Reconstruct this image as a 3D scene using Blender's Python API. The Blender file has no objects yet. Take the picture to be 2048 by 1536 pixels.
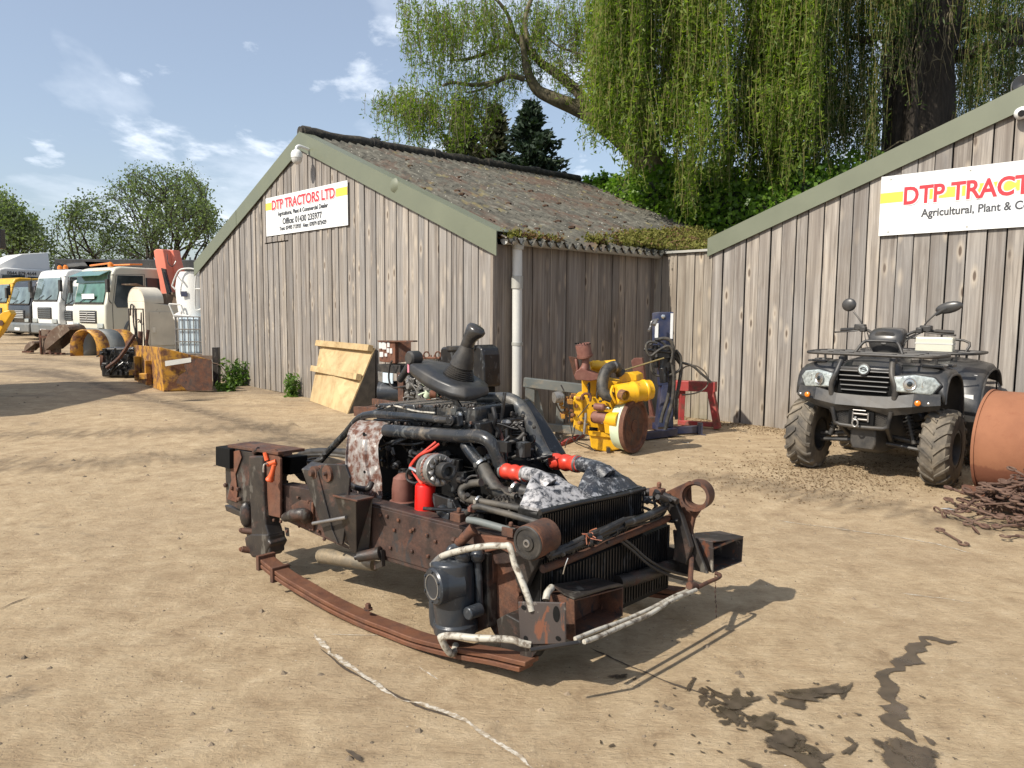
import bpy, math, random
import numpy as np
from mathutils import Vector, Matrix
random.seed(7); RNG = np.random.default_rng(7)
SC = bpy.context.scene
COL = SC.collection
R = math.radians

# ---------------------------------------------------------------- camera, sky, sun, exposure
FPX, PITCH, ROLL, CAMH = 1540.0, 0.0981, 0.008, 1.4
_F = Vector((0, math.cos(PITCH), -math.sin(PITCH))); _R0 = Vector((1, 0, 0)); _U0 = Vector((0, math.sin(PITCH), math.cos(PITCH)))
_R = _R0 * math.cos(ROLL) + _U0 * math.sin(ROLL); _U = _U0 * math.cos(ROLL) - _R0 * math.sin(ROLL)
CAM = Vector((0, 0, CAMH))
cd = bpy.data.cameras.new('camera'); cam = bpy.data.objects.new('camera', cd); COL.objects.link(cam)
cd.sensor_width = 36; cd.lens = FPX / 2048 * 36; cd.clip_end = 3000; cd.clip_start = 0.05
m = Matrix((_R, _U, -_F)).transposed().to_4x4(); m.translation = CAM; cam.matrix_world = m
SC.camera = cam

SUN_EL, SUN_AZ = R(43), R(35.5)      # light travels towards +X, a little away from the camera
sun_to = Vector((-math.cos(SUN_EL) * math.cos(SUN_AZ), -math.cos(SUN_EL) * math.sin(SUN_AZ), math.sin(SUN_EL)))
sl = bpy.data.lights.new('sun', 'SUN'); sl.energy = 5.0; sl.angle = R(0.6); sl.color = (1.0, 0.93, 0.82)
so = bpy.data.objects.new('sun', sl); COL.objects.link(so); so.rotation_euler = sun_to.to_track_quat('Z', 'Y').to_euler()
SC.view_settings.view_transform = 'Standard'; SC.view_settings.look = 'None'; SC.view_settings.gamma = 1
SC.view_settings.use_curve_mapping = False; SC.view_settings.exposure = 0.30

W = bpy.data.worlds.new('World'); SC.world = W; W.use_nodes = True
nt = W.node_tree; nt.nodes.clear()
def wn(t, **k):
    n = nt.nodes.new(t)
    for a, b in k.items(): setattr(n, a, b)
    return n
sky = wn('ShaderNodeTexSky', sky_type='NISHITA', sun_disc=False); sky.sun_elevation = SUN_EL
sky.sun_rotation = math.atan2(sun_to.x, sun_to.y); sky.air_density = 1.0; sky.dust_density = 1.6; sky.ozone_density = 2.2
bg = wn('ShaderNodeBackground'); bg.inputs[1].default_value = 0.112
out = wn('ShaderNodeOutputWorld')
tc = wn('ShaderNodeTexCoord'); sep = wn('ShaderNodeSeparateXYZ'); nt.links.new(tc.outputs['Generated'], sep.inputs[0])
# clouds on a flat layer: project the direction onto a plane overhead
mx = wn('ShaderNodeMath', operation='MAXIMUM'); nt.links.new(sep.outputs[2], mx.inputs[0]); mx.inputs[1].default_value = 0.0
ad = wn('ShaderNodeMath', operation='ADD'); nt.links.new(mx.outputs[0], ad.inputs[0]); ad.inputs[1].default_value = 0.16
dx = wn('ShaderNodeMath', operation='DIVIDE'); nt.links.new(sep.outputs[0], dx.inputs[0]); nt.links.new(ad.outputs[0], dx.inputs[1])
dy = wn('ShaderNodeMath', operation='DIVIDE'); nt.links.new(sep.outputs[1], dy.inputs[0]); nt.links.new(ad.outputs[0], dy.inputs[1])
cb = wn('ShaderNodeCombineXYZ'); nt.links.new(dx.outputs[0], cb.inputs[0]); nt.links.new(dy.outputs[0], cb.inputs[1])
def cloud(scale, det, lo, hi, off, dist=0.4):
    mp = wn('ShaderNodeMapping'); mp.inputs['Location'].default_value = off; nt.links.new(cb.outputs[0], mp.inputs[0])
    mp.inputs['Scale'].default_value = (1.0, 0.75, 1)
    n = wn('ShaderNodeTexNoise'); n.inputs['Scale'].default_value = scale; n.inputs['Detail'].default_value = det
    n.inputs['Roughness'].default_value = 0.58; n.inputs['Distortion'].default_value = dist; nt.links.new(mp.outputs[0], n.inputs['Vector'])
    r = wn('ShaderNodeMapRange'); r.interpolation_type = 'SMOOTHSTEP'; r.inputs[1].default_value = lo; r.inputs[2].default_value = hi
    nt.links.new(n.outputs[0], r.inputs[0]); return r.outputs[0]
c1 = cloud(3.4, 9, 0.54, 0.72, (3.1, 1.7, 0), .15); c2 = cloud(1.25, 6, 0.38, 0.70, (0.4, 5.2, 0), 0.3)
m1 = wn('ShaderNodeMath', operation='MULTIPLY'); nt.links.new(c1, m1.inputs[0]); m1.inputs[1].default_value = 0.62
m2 = wn('ShaderNodeMath', operation='MULTIPLY'); nt.links.new(c2, m2.inputs[0]); m2.inputs[1].default_value = 0.55
ma = wn('ShaderNodeMath', operation='ADD', use_clamp=True); nt.links.new(m1.outputs[0], ma.inputs[0]); nt.links.new(m2.outputs[0], ma.inputs[1])
# a thin veil everywhere pales the blue as on the hazy day
ma2 = wn('ShaderNodeMath', operation='MAXIMUM'); nt.links.new(ma.outputs[0], ma2.inputs[0]); ma2.inputs[1].default_value = 0.19
mixc = wn('ShaderNodeMix', data_type='RGBA'); nt.links.new(ma2.outputs[0], mixc.inputs[0]); nt.links.new(sky.outputs[0], mixc.inputs[6])
mixc.inputs[7].default_value = (8.4, 9.0, 9.9, 1)
nt.links.new(mixc.outputs[2], bg.inputs[0]); nt.links.new(bg.outputs[0], out.inputs[0])

# ---------------------------------------------------------------- measuring the photograph's perspective
def ray(px, py): return _F + _R * ((px - 1024) / FPX) - _U * ((py - 768) / FPX)
def at(px, py, d):
    r = ray(px, py); return CAM + r * (d / r.y)
def G(px, py, z=0.0):
    r = ray(px, py); return CAM + r * ((z - CAMH) / r.z)
def onplane(px, py, p0, n):
    r = ray(px, py); return CAM + r * ((p0 - CAM).dot(n) / r.dot(n))
def proj(P):
    d = Vector(P) - CAM; z = d.dot(_F); return (1024 + FPX * d.dot(_R) / z, 768 - FPX * d.dot(_U) / z)

# ---------------------------------------------------------------- mesh collecting
class MB:
    def __init__(s): s.v = []; s.f = []; s.rn = []; s.r = 0.5
    def add(s, vs, fs):
        o = len(s.v); s.v += [Vector(p) for p in vs]; s.f += [[i + o for i in f] for f in fs]; s.rn += [s.r] * len(fs); return s
    def box(s, c, size, M=None):
        hx, hy, hz = (k / 2 for k in size); c = Vector(c)
        vs = [Vector((x, y, z)) for z in (-hz, hz) for y in (-hy, hy) for x in (-hx, hx)]
        if M is not None: vs = [M @ p for p in vs]
        return s.add([p + c for p in vs], [(0, 2, 3, 1), (4, 5, 7, 6), (0, 1, 5, 4), (2, 6, 7, 3), (0, 4, 6, 2), (1, 3, 7, 5)])
    def hexa(s, b, t):      # bottom four, top four (same winding)
        return s.add(list(b) + list(t), [(3, 2, 1, 0), (4, 5, 6, 7), (0, 1, 5, 4), (1, 2, 6, 5), (2, 3, 7, 6), (3, 0, 4, 7)])
    def prism(s, poly, d):  # polygon of 3D points pushed along d
        n = len(poly); d = Vector(d); poly = [Vector(p) for p in poly]
        return s.add(poly + [p + d for p in poly], [list(range(n))[::-1], list(range(n, 2 * n))] + [(i, (i + 1) % n, (i + 1) % n + n, i + n) for i in range(n)])
    def tube(s, pts, r, seg=10, caps=True, closed=False, sm=0, flat=1.0, up=None):
        pts = [Vector(p) for p in pts]; rs = list(r) if hasattr(r, '__len__') else [r] * len(pts)
        if sm:
            np_, nr = [], []
            n = len(pts); rng = range(n) if closed else range(n - 1)
            for i in rng:
                a = pts[(i - 1) % n] if (i > 0 or closed) else pts[0]; b = pts[i]; c = pts[(i + 1) % n]; d = pts[(i + 2) % n] if (i + 2 < n or closed) else pts[-1]
                for k in range(sm):
                    t = k / sm; np_.append(0.5 * ((2 * b) + (c - a) * t + (2 * a - 5 * b + 4 * c - d) * t * t + (3 * b - a - 3 * c + d) * t ** 3)); nr.append(rs[i] * (1 - t) + rs[(i + 1) % n] * t)
            if not closed: np_.append(pts[-1]); nr.append(rs[-1])
            pts, rs = np_, nr
        n = len(pts); vs = []; nrm = None
        for i in range(n):
            if closed: t = pts[(i + 1) % n] - pts[(i - 1) % n]
            else: t = pts[min(i + 1, n - 1)] - pts[max(i - 1, 0)]
            t = t.normalized() if t.length > 1e-9 else Vector((0, 0, 1))
            if nrm is None:
                a = Vector(up) if up is not None else (Vector((0, 0, 1)) if abs(t.z) < 0.9 else Vector((1, 0, 0)))
                nrm = (a - t * a.dot(t)).normalized()
            else:
                nrm = (nrm - t * nrm.dot(t)); nrm = nrm.normalized() if nrm.length > 1e-6 else t.orthogonal().normalized()
            b = t.cross(nrm)
            for k in range(seg):
                an = 2 * math.pi * k / seg; vs.append(pts[i] + nrm * math.cos(an) * rs[i] * flat + b * math.sin(an) * rs[i])
        fs = []
        for i in range(n if closed else n - 1):
            j = (i + 1) % n
            for k in range(seg): l = (k + 1) % seg; fs.append((i * seg + k, i * seg + l, j * seg + l, j * seg + k))
        if caps and not closed: fs.append(tuple(range(seg))[::-1]); fs.append(tuple((n - 1) * seg + k for k in range(seg)))
        return s.add(vs, fs)
    def lathe(s, c, ax, prof, seg=20, cap=True):   # prof: (along axis, radius)
        ax = Vector(ax).normalized(); c = Vector(c); a = ax.orthogonal().normalized(); b = ax.cross(a); vs = []
        for h, r in prof:
            for k in range(seg):
                an = 2 * math.pi * k / seg; vs.append(c + ax * h + (a * math.cos(an) + b * math.sin(an)) * r)
        fs = []
        for i in range(len(prof) - 1):
            for k in range(seg): l = (k + 1) % seg; fs.append((i * seg + k, i * seg + l, (i + 1) * seg + l, (i + 1) * seg + k))
        if cap: fs.append(tuple(range(seg))[::-1]); fs.append(tuple((len(prof) - 1) * seg + k for k in range(seg)))
        return s.add(vs, fs)
    def cyl(s, a, b, r, seg=16): 
        a = Vector(a); b = Vector(b); return s.lathe(a, b - a, [(0, r), ((b - a).length, r)], seg)
    def ring(s, c, ax, ro, ri, w, seg=24):
        return s.lathe(c, ax, [(-w / 2, ri), (-w / 2, ro), (w / 2, ro), (w / 2, ri), (-w / 2, ri)], seg, cap=False)
    def bolt(s, c, ax, r=0.009, h=0.008): return s.lathe(c, ax, [(0, r), (h, r), (h * 1.3, r * 0.6)], 6)
    def ball(s, c, r, seg=12, M=None, sc=(1, 1, 1)):
        vs = []; fs = []; n = seg // 2 + 1; c = Vector(c)
        for i in range(n):
            th = math.pi * i / (n - 1)
            for k in range(seg):
                ph = 2 * math.pi * k / seg; p = Vector((math.sin(th) * math.cos(ph) * r * sc[0], math.sin(th) * math.sin(ph) * r * sc[1], math.cos(th) * r * sc[2]))
                if M is not None: p = M @ p
                vs.append(p + c)
        for i in range(n - 1):
            for k in range(seg): l = (k + 1) % seg; fs.append((i * seg + k, (i + 1) * seg + k, (i + 1) * seg + l, i * seg + l))
        return s.add(vs, fs)
    def loft(s, secs, cap=True, closed=True):
        n = len(secs[0]); vs = [p for q in secs for p in q]; fs = []
        for i in range(len(secs) - 1):
            for k in range(n if closed else n - 1): l = (k + 1) % n; fs.append((i * n + k, i * n + l, (i + 1) * n + l, (i + 1) * n + k))
        if cap: fs.append(tuple(range(n))[::-1]); fs.append(tuple((len(secs) - 1) * n + k for k in range(n)))
        return s.add(vs, fs)
    def build(s, name, mat, parent=None, smooth=True, ang=38, bevel=0, bseg=2, solid=0, sub=0, label=None, world=True, fixn=True):
        me = bpy.data.meshes.new(name); me.from_pydata([tuple(p) for p in s.v], [], s.f)
        at_ = me.attributes.new('rnd', 'FLOAT', 'FACE'); at_.data.foreach_set('value', s.rn)
        if fixn:
            import bmesh
            b = bmesh.new(); b.from_mesh(me); bmesh.ops.remove_doubles(b, verts=b.verts, dist=1e-6) if sub else None
            bmesh.ops.recalc_face_normals(b, faces=b.faces); b.to_mesh(me); b.free()
        if smooth:
            me.shade_smooth(); me.set_sharp_from_angle(angle=R(ang))
        me.materials.append(mat); o = bpy.data.objects.new(name, me); COL.objects.link(o)
        if parent is not None:
            o.parent = parent
            if world and 'Mw' in MW.get(parent.name, {}): o.matrix_parent_inverse = MW[parent.name]['Mw'].inverted()
        if bevel: mo = o.modifiers.new('bevel', 'BEVEL'); mo.width = bevel; mo.segments = bseg; mo.limit_method = 'ANGLE'; mo.angle_limit = R(35); mo.harden_normals = False
        if solid: mo = o.modifiers.new('solid', 'SOLIDIFY'); mo.thickness = solid; mo.offset = 0
        if sub: mo = o.modifiers.new('sub', 'SUBSURF'); mo.levels = sub; mo.render_levels = sub
        if label: o['label'] = label
        return o
MW = {}
def tag(o, label=None, cat=None, group=None, kind=None):
    if label: o['label'] = label
    if cat: o['category'] = cat
    if group: o['group'] = group
    if kind: o['kind'] = kind
    return o
def thing(name, label, cat, loc=(0, 0, 0), rz=0.0, group=None):
    o = bpy.data.objects.new(name, None); COL.objects.link(o); o.location = loc; o.rotation_euler = (0, 0, rz); o.empty_display_size = 0.2
    MW[o.name] = {'Mw': Matrix.Translation(Vector(loc)) @ Matrix.Rotation(rz, 4, 'Z')}
    return tag(o, label, cat, group)
def Mbasis(x, y, z): return Matrix((Vector(x), Vector(y), Vector(z))).transposed()

def leafmesh(name, C, N, size, mat, parent=None, asp=0.5, droop=None):
    """many small leaf quads: centres C, long directions N (numpy), sizes"""
    n = len(C); t = N / (np.linalg.norm(N, axis=1, keepdims=True) + 1e-9)
    rv = RNG.normal(size=(n, 3)); b = np.cross(t, rv); b /= (np.linalg.norm(b, axis=1, keepdims=True) + 1e-9)
    s = np.asarray(size).reshape(-1, 1) * np.ones((n, 1))
    v = np.empty((n, 4, 3)); v[:, 0] = C - t * s * .5; v[:, 1] = C + b * s * asp * .5; v[:, 2] = C + t * s * .5; v[:, 3] = C - b * s * asp * .5
    me = bpy.data.meshes.new(name); me.vertices.add(4 * n); me.vertices.foreach_set('co', v.reshape(-1))
    me.loops.add(4 * n); me.loops.foreach_set('vertex_index', np.arange(4 * n, dtype=np.int32))
    me.polygons.add(n); me.polygons.foreach_set('loop_start', np.arange(0, 4 * n, 4, dtype=np.int32)); me.polygons.foreach_set('loop_total', np.full(n, 4, dtype=np.int32))
    me.update(); me.validate()
    a = me.attributes.new('rnd', 'FLOAT', 'FACE'); a.data.foreach_set('value', RNG.random(n).astype(np.float32))
    me.materials.append(mat); o = bpy.data.objects.new(name, me); COL.objects.link(o)
    if parent is not None:
        o.parent = parent; o.matrix_parent_inverse = MW[parent.name]['Mw'].inverted()
    return o

# ---------------------------------------------------------------- materials
class NT:
    def __init__(s, name):
        s.m = bpy.data.materials.new(name); s.m.use_nodes = True; s.t = s.m.node_tree; s.t.nodes.clear()
        s.b = s.t.nodes.new('ShaderNodeBsdfPrincipled'); s.o = s.t.nodes.new('ShaderNodeOutputMaterial'); s.t.links.new(s.b.outputs[0], s.o.inputs[0])
        s.tc = s.t.nodes.new('ShaderNodeTexCoord').outputs['Object']
    def n(s, t, **k):
        q = s.t.nodes.new(t)
        for a, b in k.items(): setattr(q, a, b)
        return q
    def L(s, a, b): s.t.links.new(a, b)
    def map(s, sc=(1, 1, 1), rot=(0, 0, 0), loc=(0, 0, 0), src=None):
        q = s.n('ShaderNodeMapping'); q.inputs['Scale'].default_value = sc; q.inputs['Rotation'].default_value = rot; q.inputs['Location'].default_value = loc; s.L(src or s.tc, q.inputs[0]); return q.outputs[0]
    def noise(s, scale, det=4, rough=0.55, dist=0, src=None):
        q = s.n('ShaderNodeTexNoise'); q.inputs['Scale'].default_value = scale; q.inputs['Detail'].default_value = det; q.inputs['Roughness'].default_value = rough; q.inputs['Distortion'].default_value = dist; s.L(src or s.tc, q.inputs['Vector']); return q.outputs[0]
    def vor(s, scale, src=None, feat='F1'):
        q = s.n('ShaderNodeTexVoronoi'); q.feature = feat; q.inputs['Scale'].default_value = scale; s.L(src or s.tc, q.inputs['Vector']); return q.outputs['Distance']
    def rng(s, x, lo, hi, a=0.0, b=1.0):
        q = s.n('ShaderNodeMapRange'); q.inputs[1].default_value = lo; q.inputs[2].default_value = hi; q.inputs[3].default_value = a; q.inputs[4].default_value = b; s.L(x, q.inputs[0]); return q.outputs[0]
    def math(s, op, a, b=None, clamp=False):
        q = s.n('ShaderNodeMath', operation=op, use_clamp=clamp)
        for i, x in enumerate((a, b)):
            if x is None: continue
            if isinstance(x, (int, float)): q.inputs[i].default_value = x
            else: s.L(x, q.inputs[i])
        return q.outputs[0]
    def mix(s, f, a, b, mode='MIX'):
        q = s.n('ShaderNodeMix', data_type='RGBA'); q.blend_type = mode
        for i, x in ((0, f), (6, a), (7, b)):
            if isinstance(x, (int, float)): q.inputs[i].default_value = x
            elif isinstance(x, (tuple, list)): q.inputs[i].default_value = (*x[:3], 1)
            else: s.L(x, q.inputs[i])
        return q.outputs[2]
    def ramp(s, x, stops):
        q = s.n('ShaderNodeValToRGB'); e = q.color_ramp.elements
        while len(e) < len(stops): e.new(0.5)
        for i, (p, c) in enumerate(stops): e[i].position = p; e[i].color = (*c, 1)
        s.L(x, q.inputs[0]); return q.outputs[0]
    def attr(s, name='rnd'): q = s.n('ShaderNodeAttribute'); q.attribute_name = name; return q.outputs['Fac']
    def col(s, c): s.L(c, s.b.inputs['Base Color']) if not isinstance(c, tuple) else s.b.inputs['Base Color'].__setattr__('default_value', (*c, 1))
    def rough(s, c): s.L(c, s.b.inputs['Roughness']) if not isinstance(c, (int, float)) else s.b.inputs['Roughness'].__setattr__('default_value', c)
    def metal(s, c): s.L(c, s.b.inputs['Metallic']) if not isinstance(c, (int, float)) else s.b.inputs['Metallic'].__setattr__('default_value', c)
    def bump(s, h, st=0.3, d=0.01):
        q = s.n('ShaderNodeBump'); q.inputs['Strength'].default_value = st; q.inputs['Distance'].default_value = d; s.L(h, q.inputs['Height']); s.L(q.outputs[0], s.b.inputs['Normal'])

def worn(name, c1, c2, amt=0.5, scale=8, soft=0.06, r1=0.5, r2=0.9, c3=None, met=0.0, bump=0.3, dust=0.0, bd=0.004, spec=0.5):
    """paint c1 with patches of c2 (rust, primer, bare metal), streaks of c3, optional light dust"""
    n = NT(name); a = n.noise(scale, 8, 0.65, 0.3); k = n.rng(a, 1 - amt - soft, 1 - amt + soft)
    v = n.noise(scale * 0.35, 3); base = n.mix(n.rng(v, .3, .7), tuple(x * .82 for x in c1), tuple(min(1, x * 1.15) for x in c1))
    fine = n.noise(scale * 9, 4, .7); c2v = n.mix(n.rng(fine, .3, .7), tuple(x * .6 for x in c2), tuple(min(1, x * 1.35) for x in c2))
    c = n.mix(k, base, c2v)
    if c3: c = n.mix(n.rng(n.noise(scale * 1.7, 6, .6, .5, n.map((1, 1, .45), loc=(9, 3, 1))), .58, .64), c, c3)
    if dust: c = n.mix(n.math('MULTIPLY', n.rng(n.noise(scale * .8, 5), .35, .75), dust), c, (.32, .26, .19))
    n.col(c); n.rough(n.rng(k, 0, 1, r1, r2)); n.metal(met); n.b.inputs['Specular IOR Level'].default_value = spec
    n.bump(n.math('ADD', n.math('MULTIPLY', k, -.5), n.math('MULTIPLY', fine, .4)), bump, bd); return n.m
def plain(name, c, rough=.5, met=0.0, var=.12, scale=12, bump=.08, dust=0.0, spec=.5):
    n = NT(name); v = n.noise(scale, 5, .6); col = n.mix(n.rng(v, .3, .7), tuple(x * (1 - var) for x in c), tuple(min(1, x * (1 + var)) for x in c))
    if dust: col = n.mix(n.math('MULTIPLY', n.rng(n.noise(scale * .5, 6, .65), .38, .72), dust), col, (.34, .28, .20))
    n.col(col); n.rough(n.rng(v, .3, .7, max(.02, rough - .08), min(1, rough + .08))); n.metal(met); n.b.inputs['Specular IOR Level'].default_value = spec
    if bump: n.bump(n.noise(scale * 6, 3), bump, .003)
    return n.m
def glass_mat(name, c=(.03, .04, .045), rough=.06):
    n = NT(name); n.col(n.mix(n.rng(n.noise(1.4, 3), .35, .7), tuple(x * .6 for x in c), tuple(x * 1.6 for x in c))); n.rough(rough); n.b.inputs['Specular IOR Level'].default_value = .8; return n.m

def timber(name, tint=(1, 1, 1), green=0.0, dark=1.0):
    n = NT(name); r = n.attr(); off = n.math('MULTIPLY', r, 37.0); cx = n.n('ShaderNodeCombineXYZ'); n.L(off, cx.inputs[0]); n.L(off, cx.inputs[2])
    ad_ = n.n('ShaderNodeVectorMath', operation='ADD'); n.L(n.tc, ad_.inputs[0]); n.L(cx.outputs[0], ad_.inputs[1]); P = ad_.outputs[0]
    g = n.noise(1, 6, .62, .9, n.map((26, 26, 1.1), src=P)); g2 = n.noise(1, 4, .6, .3, n.map((90, 90, 3.2), src=P)); blot = n.noise(1.1, 4, .6, .4, P)
    base = n.ramp(g, [(.27, (.115, .104, .094)), (.43, (.235, .215, .193)), (.58, (.345, .32, .288)), (.76, (.46, .43, .39))])
    base = n.mix(n.rng(g2, .3, .7, 0, .34), base, (.14, .112, .09))
    tone = n.ramp(r, [(0, (.64, .63, .62)), (.3, (.98, .95, .92)), (.6, (.80, .81, .83)), (.8, (1.08, 1.05, 1.01)), (1, (1.22, 1.17, 1.10))]); base = n.mix(1.0, base, tone, 'MULTIPLY')
    base = n.mix(n.rng(blot, .40, .72, 0, .55), base, (.27, .26, .25))
    # knots: voronoi cells squashed sideways so they sit one above another along a board
    kp = n.map((8.2, 8.2, 2.5), src=P); kv = n.n('ShaderNodeTexVoronoi'); kv.inputs['Scale'].default_value = 1.0; kv.inputs['Randomness'].default_value = .9; n.L(kp, kv.inputs['Vector'])
    kd = kv.outputs['Distance']
    sc_ = n.n('ShaderNodeSeparateColor'); n.L(kv.outputs['Color'], sc_.inputs[0]); has = n.math('GREATER_THAN', sc_.outputs[0], .40)
    kn = n.math('MULTIPLY', n.rng(kd, .16, .09), has); halo = n.math('MULTIPLY', n.rng(kd, .34, .15), has)
    base = n.mix(n.math('MULTIPLY', halo, .55), base, (.50, .43, .34)); base = n.mix(n.math('MULTIPLY', kn, .85), base, (.075, .05, .036))
    rain = n.noise(1, 3, .5, 0, n.map((14, 14, .35), src=P)); base = n.mix(n.rng(rain, .50, .68, 0, .62), base, (.14, .118, .10))
    sp = n.n('ShaderNodeSeparateXYZ'); n.L(n.tc, sp.inputs[0]); low = n.math('MULTIPLY', n.rng(sp.outputs[2], .60, .03), n.rng(n.noise(2.2, 4), .3, .7))
    base = n.mix(n.math('MULTIPLY', low, .68 + green * .5), base, (.105, .105, .052) if green else (.15, .118, .08))
    base = n.mix(1.0, base, tuple(x * dark for x in tint), 'MULTIPLY')
    n.col(base); n.rough(.86); n.b.inputs['Specular IOR Level'].default_value = .25; n.bump(n.math('ADD', g2, n.math('MULTIPLY', kn, -.5)), .45, .004); return n.m
def leafmat(name, a, b, tr=.45, rough=.5):
    n = NT(name); r = n.attr(); c = n.mix(r, a, b); c = n.mix(n.rng(n.noise(.7, 3), .35, .65, 0, .4), c, tuple(x * .55 for x in a)); n.col(c); n.rough(rough); n.b.inputs['Specular IOR Level'].default_value = .35
    t = n.n('ShaderNodeBsdfTranslucent'); n.L(n.mix(1.0, c, (1.5, 1.7, .7), 'MULTIPLY'), t.inputs[0]); ms = n.n('ShaderNodeMixShader'); ms.inputs[0].default_value = tr; n.L(n.b.outputs[0], ms.inputs[1]); n.L(t.outputs[0], ms.inputs[2]); n.L(ms.outputs[0], n.o.inputs[0]); return n.m

M = {}
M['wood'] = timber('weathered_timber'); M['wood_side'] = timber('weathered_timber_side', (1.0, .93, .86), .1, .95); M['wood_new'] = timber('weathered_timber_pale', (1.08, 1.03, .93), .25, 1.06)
M['barge'] = plain('green_grey_metal', (.142, .154, .105), .5, 0, .06, 2, .02)
M['pvc'] = plain('grey_plastic_pipe', (.56, .56, .53), .45, 0, .10, 3, .03, .18)
M['pvc2'] = plain('grey_gutter', (.36, .36, .33), .45, 0, .15, 3, .03, .3)
M['black'] = worn('black_engine_paint', (.009, .010, .012), (.055, .036, .026), .33, 14, .05, .3, .8, (.05, .055, .06), 0, .3, .05)
M['greypipe'] = worn('scuffed_grey_pipe', (.040, .048, .056), (.15, .14, .115), .40, 12, .10, .32, .7, (.02, .022, .025), .15, .25, .2)
M['blackpipe'] = worn('grey_black_pipe_paint', (.016, .020, .025), (.15, .125, .095), .36, 11, .07, .25, .7, (.085, .09, .09), .15, .25, .12)
M['rubber'] = plain('black_rubber', (.014, .014, .015), .55, 0, .3, 20, .2, .12)
M['hose'] = plain('dusty_hose', (.024, .024, .023), .6, 0, .3, 20, .2, .26)
M['plastic'] = plain('charcoal_plastic', (.020, .021, .023), .45, 0, .18, 9, .12, .16)
M['void'] = plain('void_black', (.005, .005, .005), .8, 0, .4, 9, .3, .0, .2)  # near black parts; holes and gaps get their shade from this colour
M['rust'] = worn('dark_rust', (.052, .024, .017), (.135, .052, .026), .48, 12, .14, .68, .92, (.035, .022, .02), .1, .8, .10)
M['rust_rail'] = worn('rail_rust', (.034, .023, .021), (.085, .040, .027), .44, 9, .14, .45, .85, (.030, .026, .027), .15, .7, .06)
M['rust_lt'] = worn('bright_rust', (.15, .058, .031), (.07, .030, .020), .45, 10, .12, .8, .95, None, .1, .8, .12)
M['rust_blk'] = worn('rusty_black', (.020, .018, .018), (.085, .037, .024), .38, 9, .08, .4, .85, (.09, .085, .075), .1, .6, .10)
M['spring'] = worn('spring_rust', (.17, .070, .036), (.095, .040, .025), .45, 14, .14, .62, .85, None, .3, .7, .08)
M['shield'] = worn('heat_shield', (.34, .32, .30), (.12, .050, .033), .51, 22, .09, .42, .9, (.28, .25, .22), .25, .5, .12)
M['tank'] = worn('flaking_alloy', (.022, .026, .034), (.30, .31, .33), .42, 34, .06, .38, .6, (.10, .11, .12), .1, .5, .08)
M['tankw'] = worn('bare_alloy_flaking', (.40, .39, .39), (.030, .034, .042), .49, 34, .07, .5, .5, (.4, .38, .37), .15, .4, .06)
M['redhose'] = plain('red_silicone', (.56, .040, .020), .42, 0, .18, 16, .1, .08)
M['redfilter'] = plain('red_canister', (.62, .010, .006), .30, 0, .08, 8, .02)
M['orange'] = plain('orange_paint', (.58, .09, .022), .5, 0, .2, 12, .1)
M['alu'] = worn('cast_alloy', (.32, .31, .29), (.06, .055, .05), .42, 18, .1, .38, .7, None, .6, .4, .15)
M['steel'] = plain('dull_steel', (.25, .24, .23), .4, .7, .2, 14, .1, .15)
M['brightsteel'] = plain('bright_steel', (.6, .6, .58), .28, .9, .1, 14, .05)
M['whitepipe'] = worn('white_flaked_pipe', (.44, .42, .36), (.10, .08, .06), .44, 24, .06, .5, .8, (.25, .22, .17), 0, .3, .25)
M['casting'] = worn('dark_casting', (.026, .032, .040), (.15, .13, .10), .27, 10, .05, .3, .65, (.075, .085, .095), .15, .4, .08)
M['fins'] = plain('radiator_fins', (.007, .007, .007), .6, .1, .5, 30, .4, .03, .3)
M['yellow'] = worn('yellow_paint', (.74, .40, .006), (.20, .10, .03), .27, 12, .05, .38, .8, (.55, .27, .008), 0, .3, .12)
M['yellowrust'] = worn('yellow_rusted', (.47, .225, .012), (.14, .055, .026), .50, 6.5, .07, .5, .9, None, 0, .5, .15)
M['palegreen'] = plain('pale_green_primer', (.50, .58, .42), .5, 0, .1, 10, .1, .1)
M['maroon'] = plain('maroon_primer', (.16, .058, .042), .6, 0, .2, 14, .2, .15)
M['greysteel'] = worn('grey_painted_steel', (.105, .125, .125), (.27, .22, .15), .34, 7, .1, .5, .8, None, 0, .3, .3)
M['blue'] = worn('blue_paint', (.010, .021, .066), (.08, .075, .07), .30, 7, .08, .4, .75, None, 0, .3, .22)
M['redpaint'] = worn('red_paint', (.33, .030, .030), (.13, .055, .035), .44, 8, .08, .5, .85, None, 0, .4, .2)
M['white'] = plain('white_paint', (.70, .70, .67), .35, 0, .05, 2, .0, .08)
M['cream'] = plain('cream_paint', (.57, .56, .46), .35, 0, .05, 2, .0, .12)
M['creamrust'] = worn('cream_rusty', (.66, .60, .48), (.24, .15, .09), .30, 3.5, .05, .5, .9, None, 0, .3, .2)
M['cabblack'] = plain('black_cab_paint', (.009, .010, .013), .25, 0, .2, 3, .0, .1)
M['cabyellow'] = plain('yellow_cab_paint', (.66, .36, .01), .35, 0, .1, 3, .0, .1)
M['cabgrey'] = plain('grey_bumper', (.11, .125, .13), .5, 0, .15, 3, .0, .2)
M['coral'] = worn('coral_crane_paint', (.80, .22, .14), (.60, .20, .13), .3, 3, .1, .5, .8, None, 0, .2, .15)
M['glass'] = glass_mat('cab_glass'); M['windscreen'] = glass_mat('windscreen_glass', (.12, .16, .16), .08); M['greenglass'] = glass_mat('green_windscreen', (.07, .16, .12), .1)
M['lamp'] = plain('clear_lamp_lens', (.40, .44, .43), .10, .25, .45, 38, .5, 0, .9)
M['amber'] = plain('amber_lens', (.75, .20, .01), .18, 0, .1, 20, .1, 0, .8)
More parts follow.
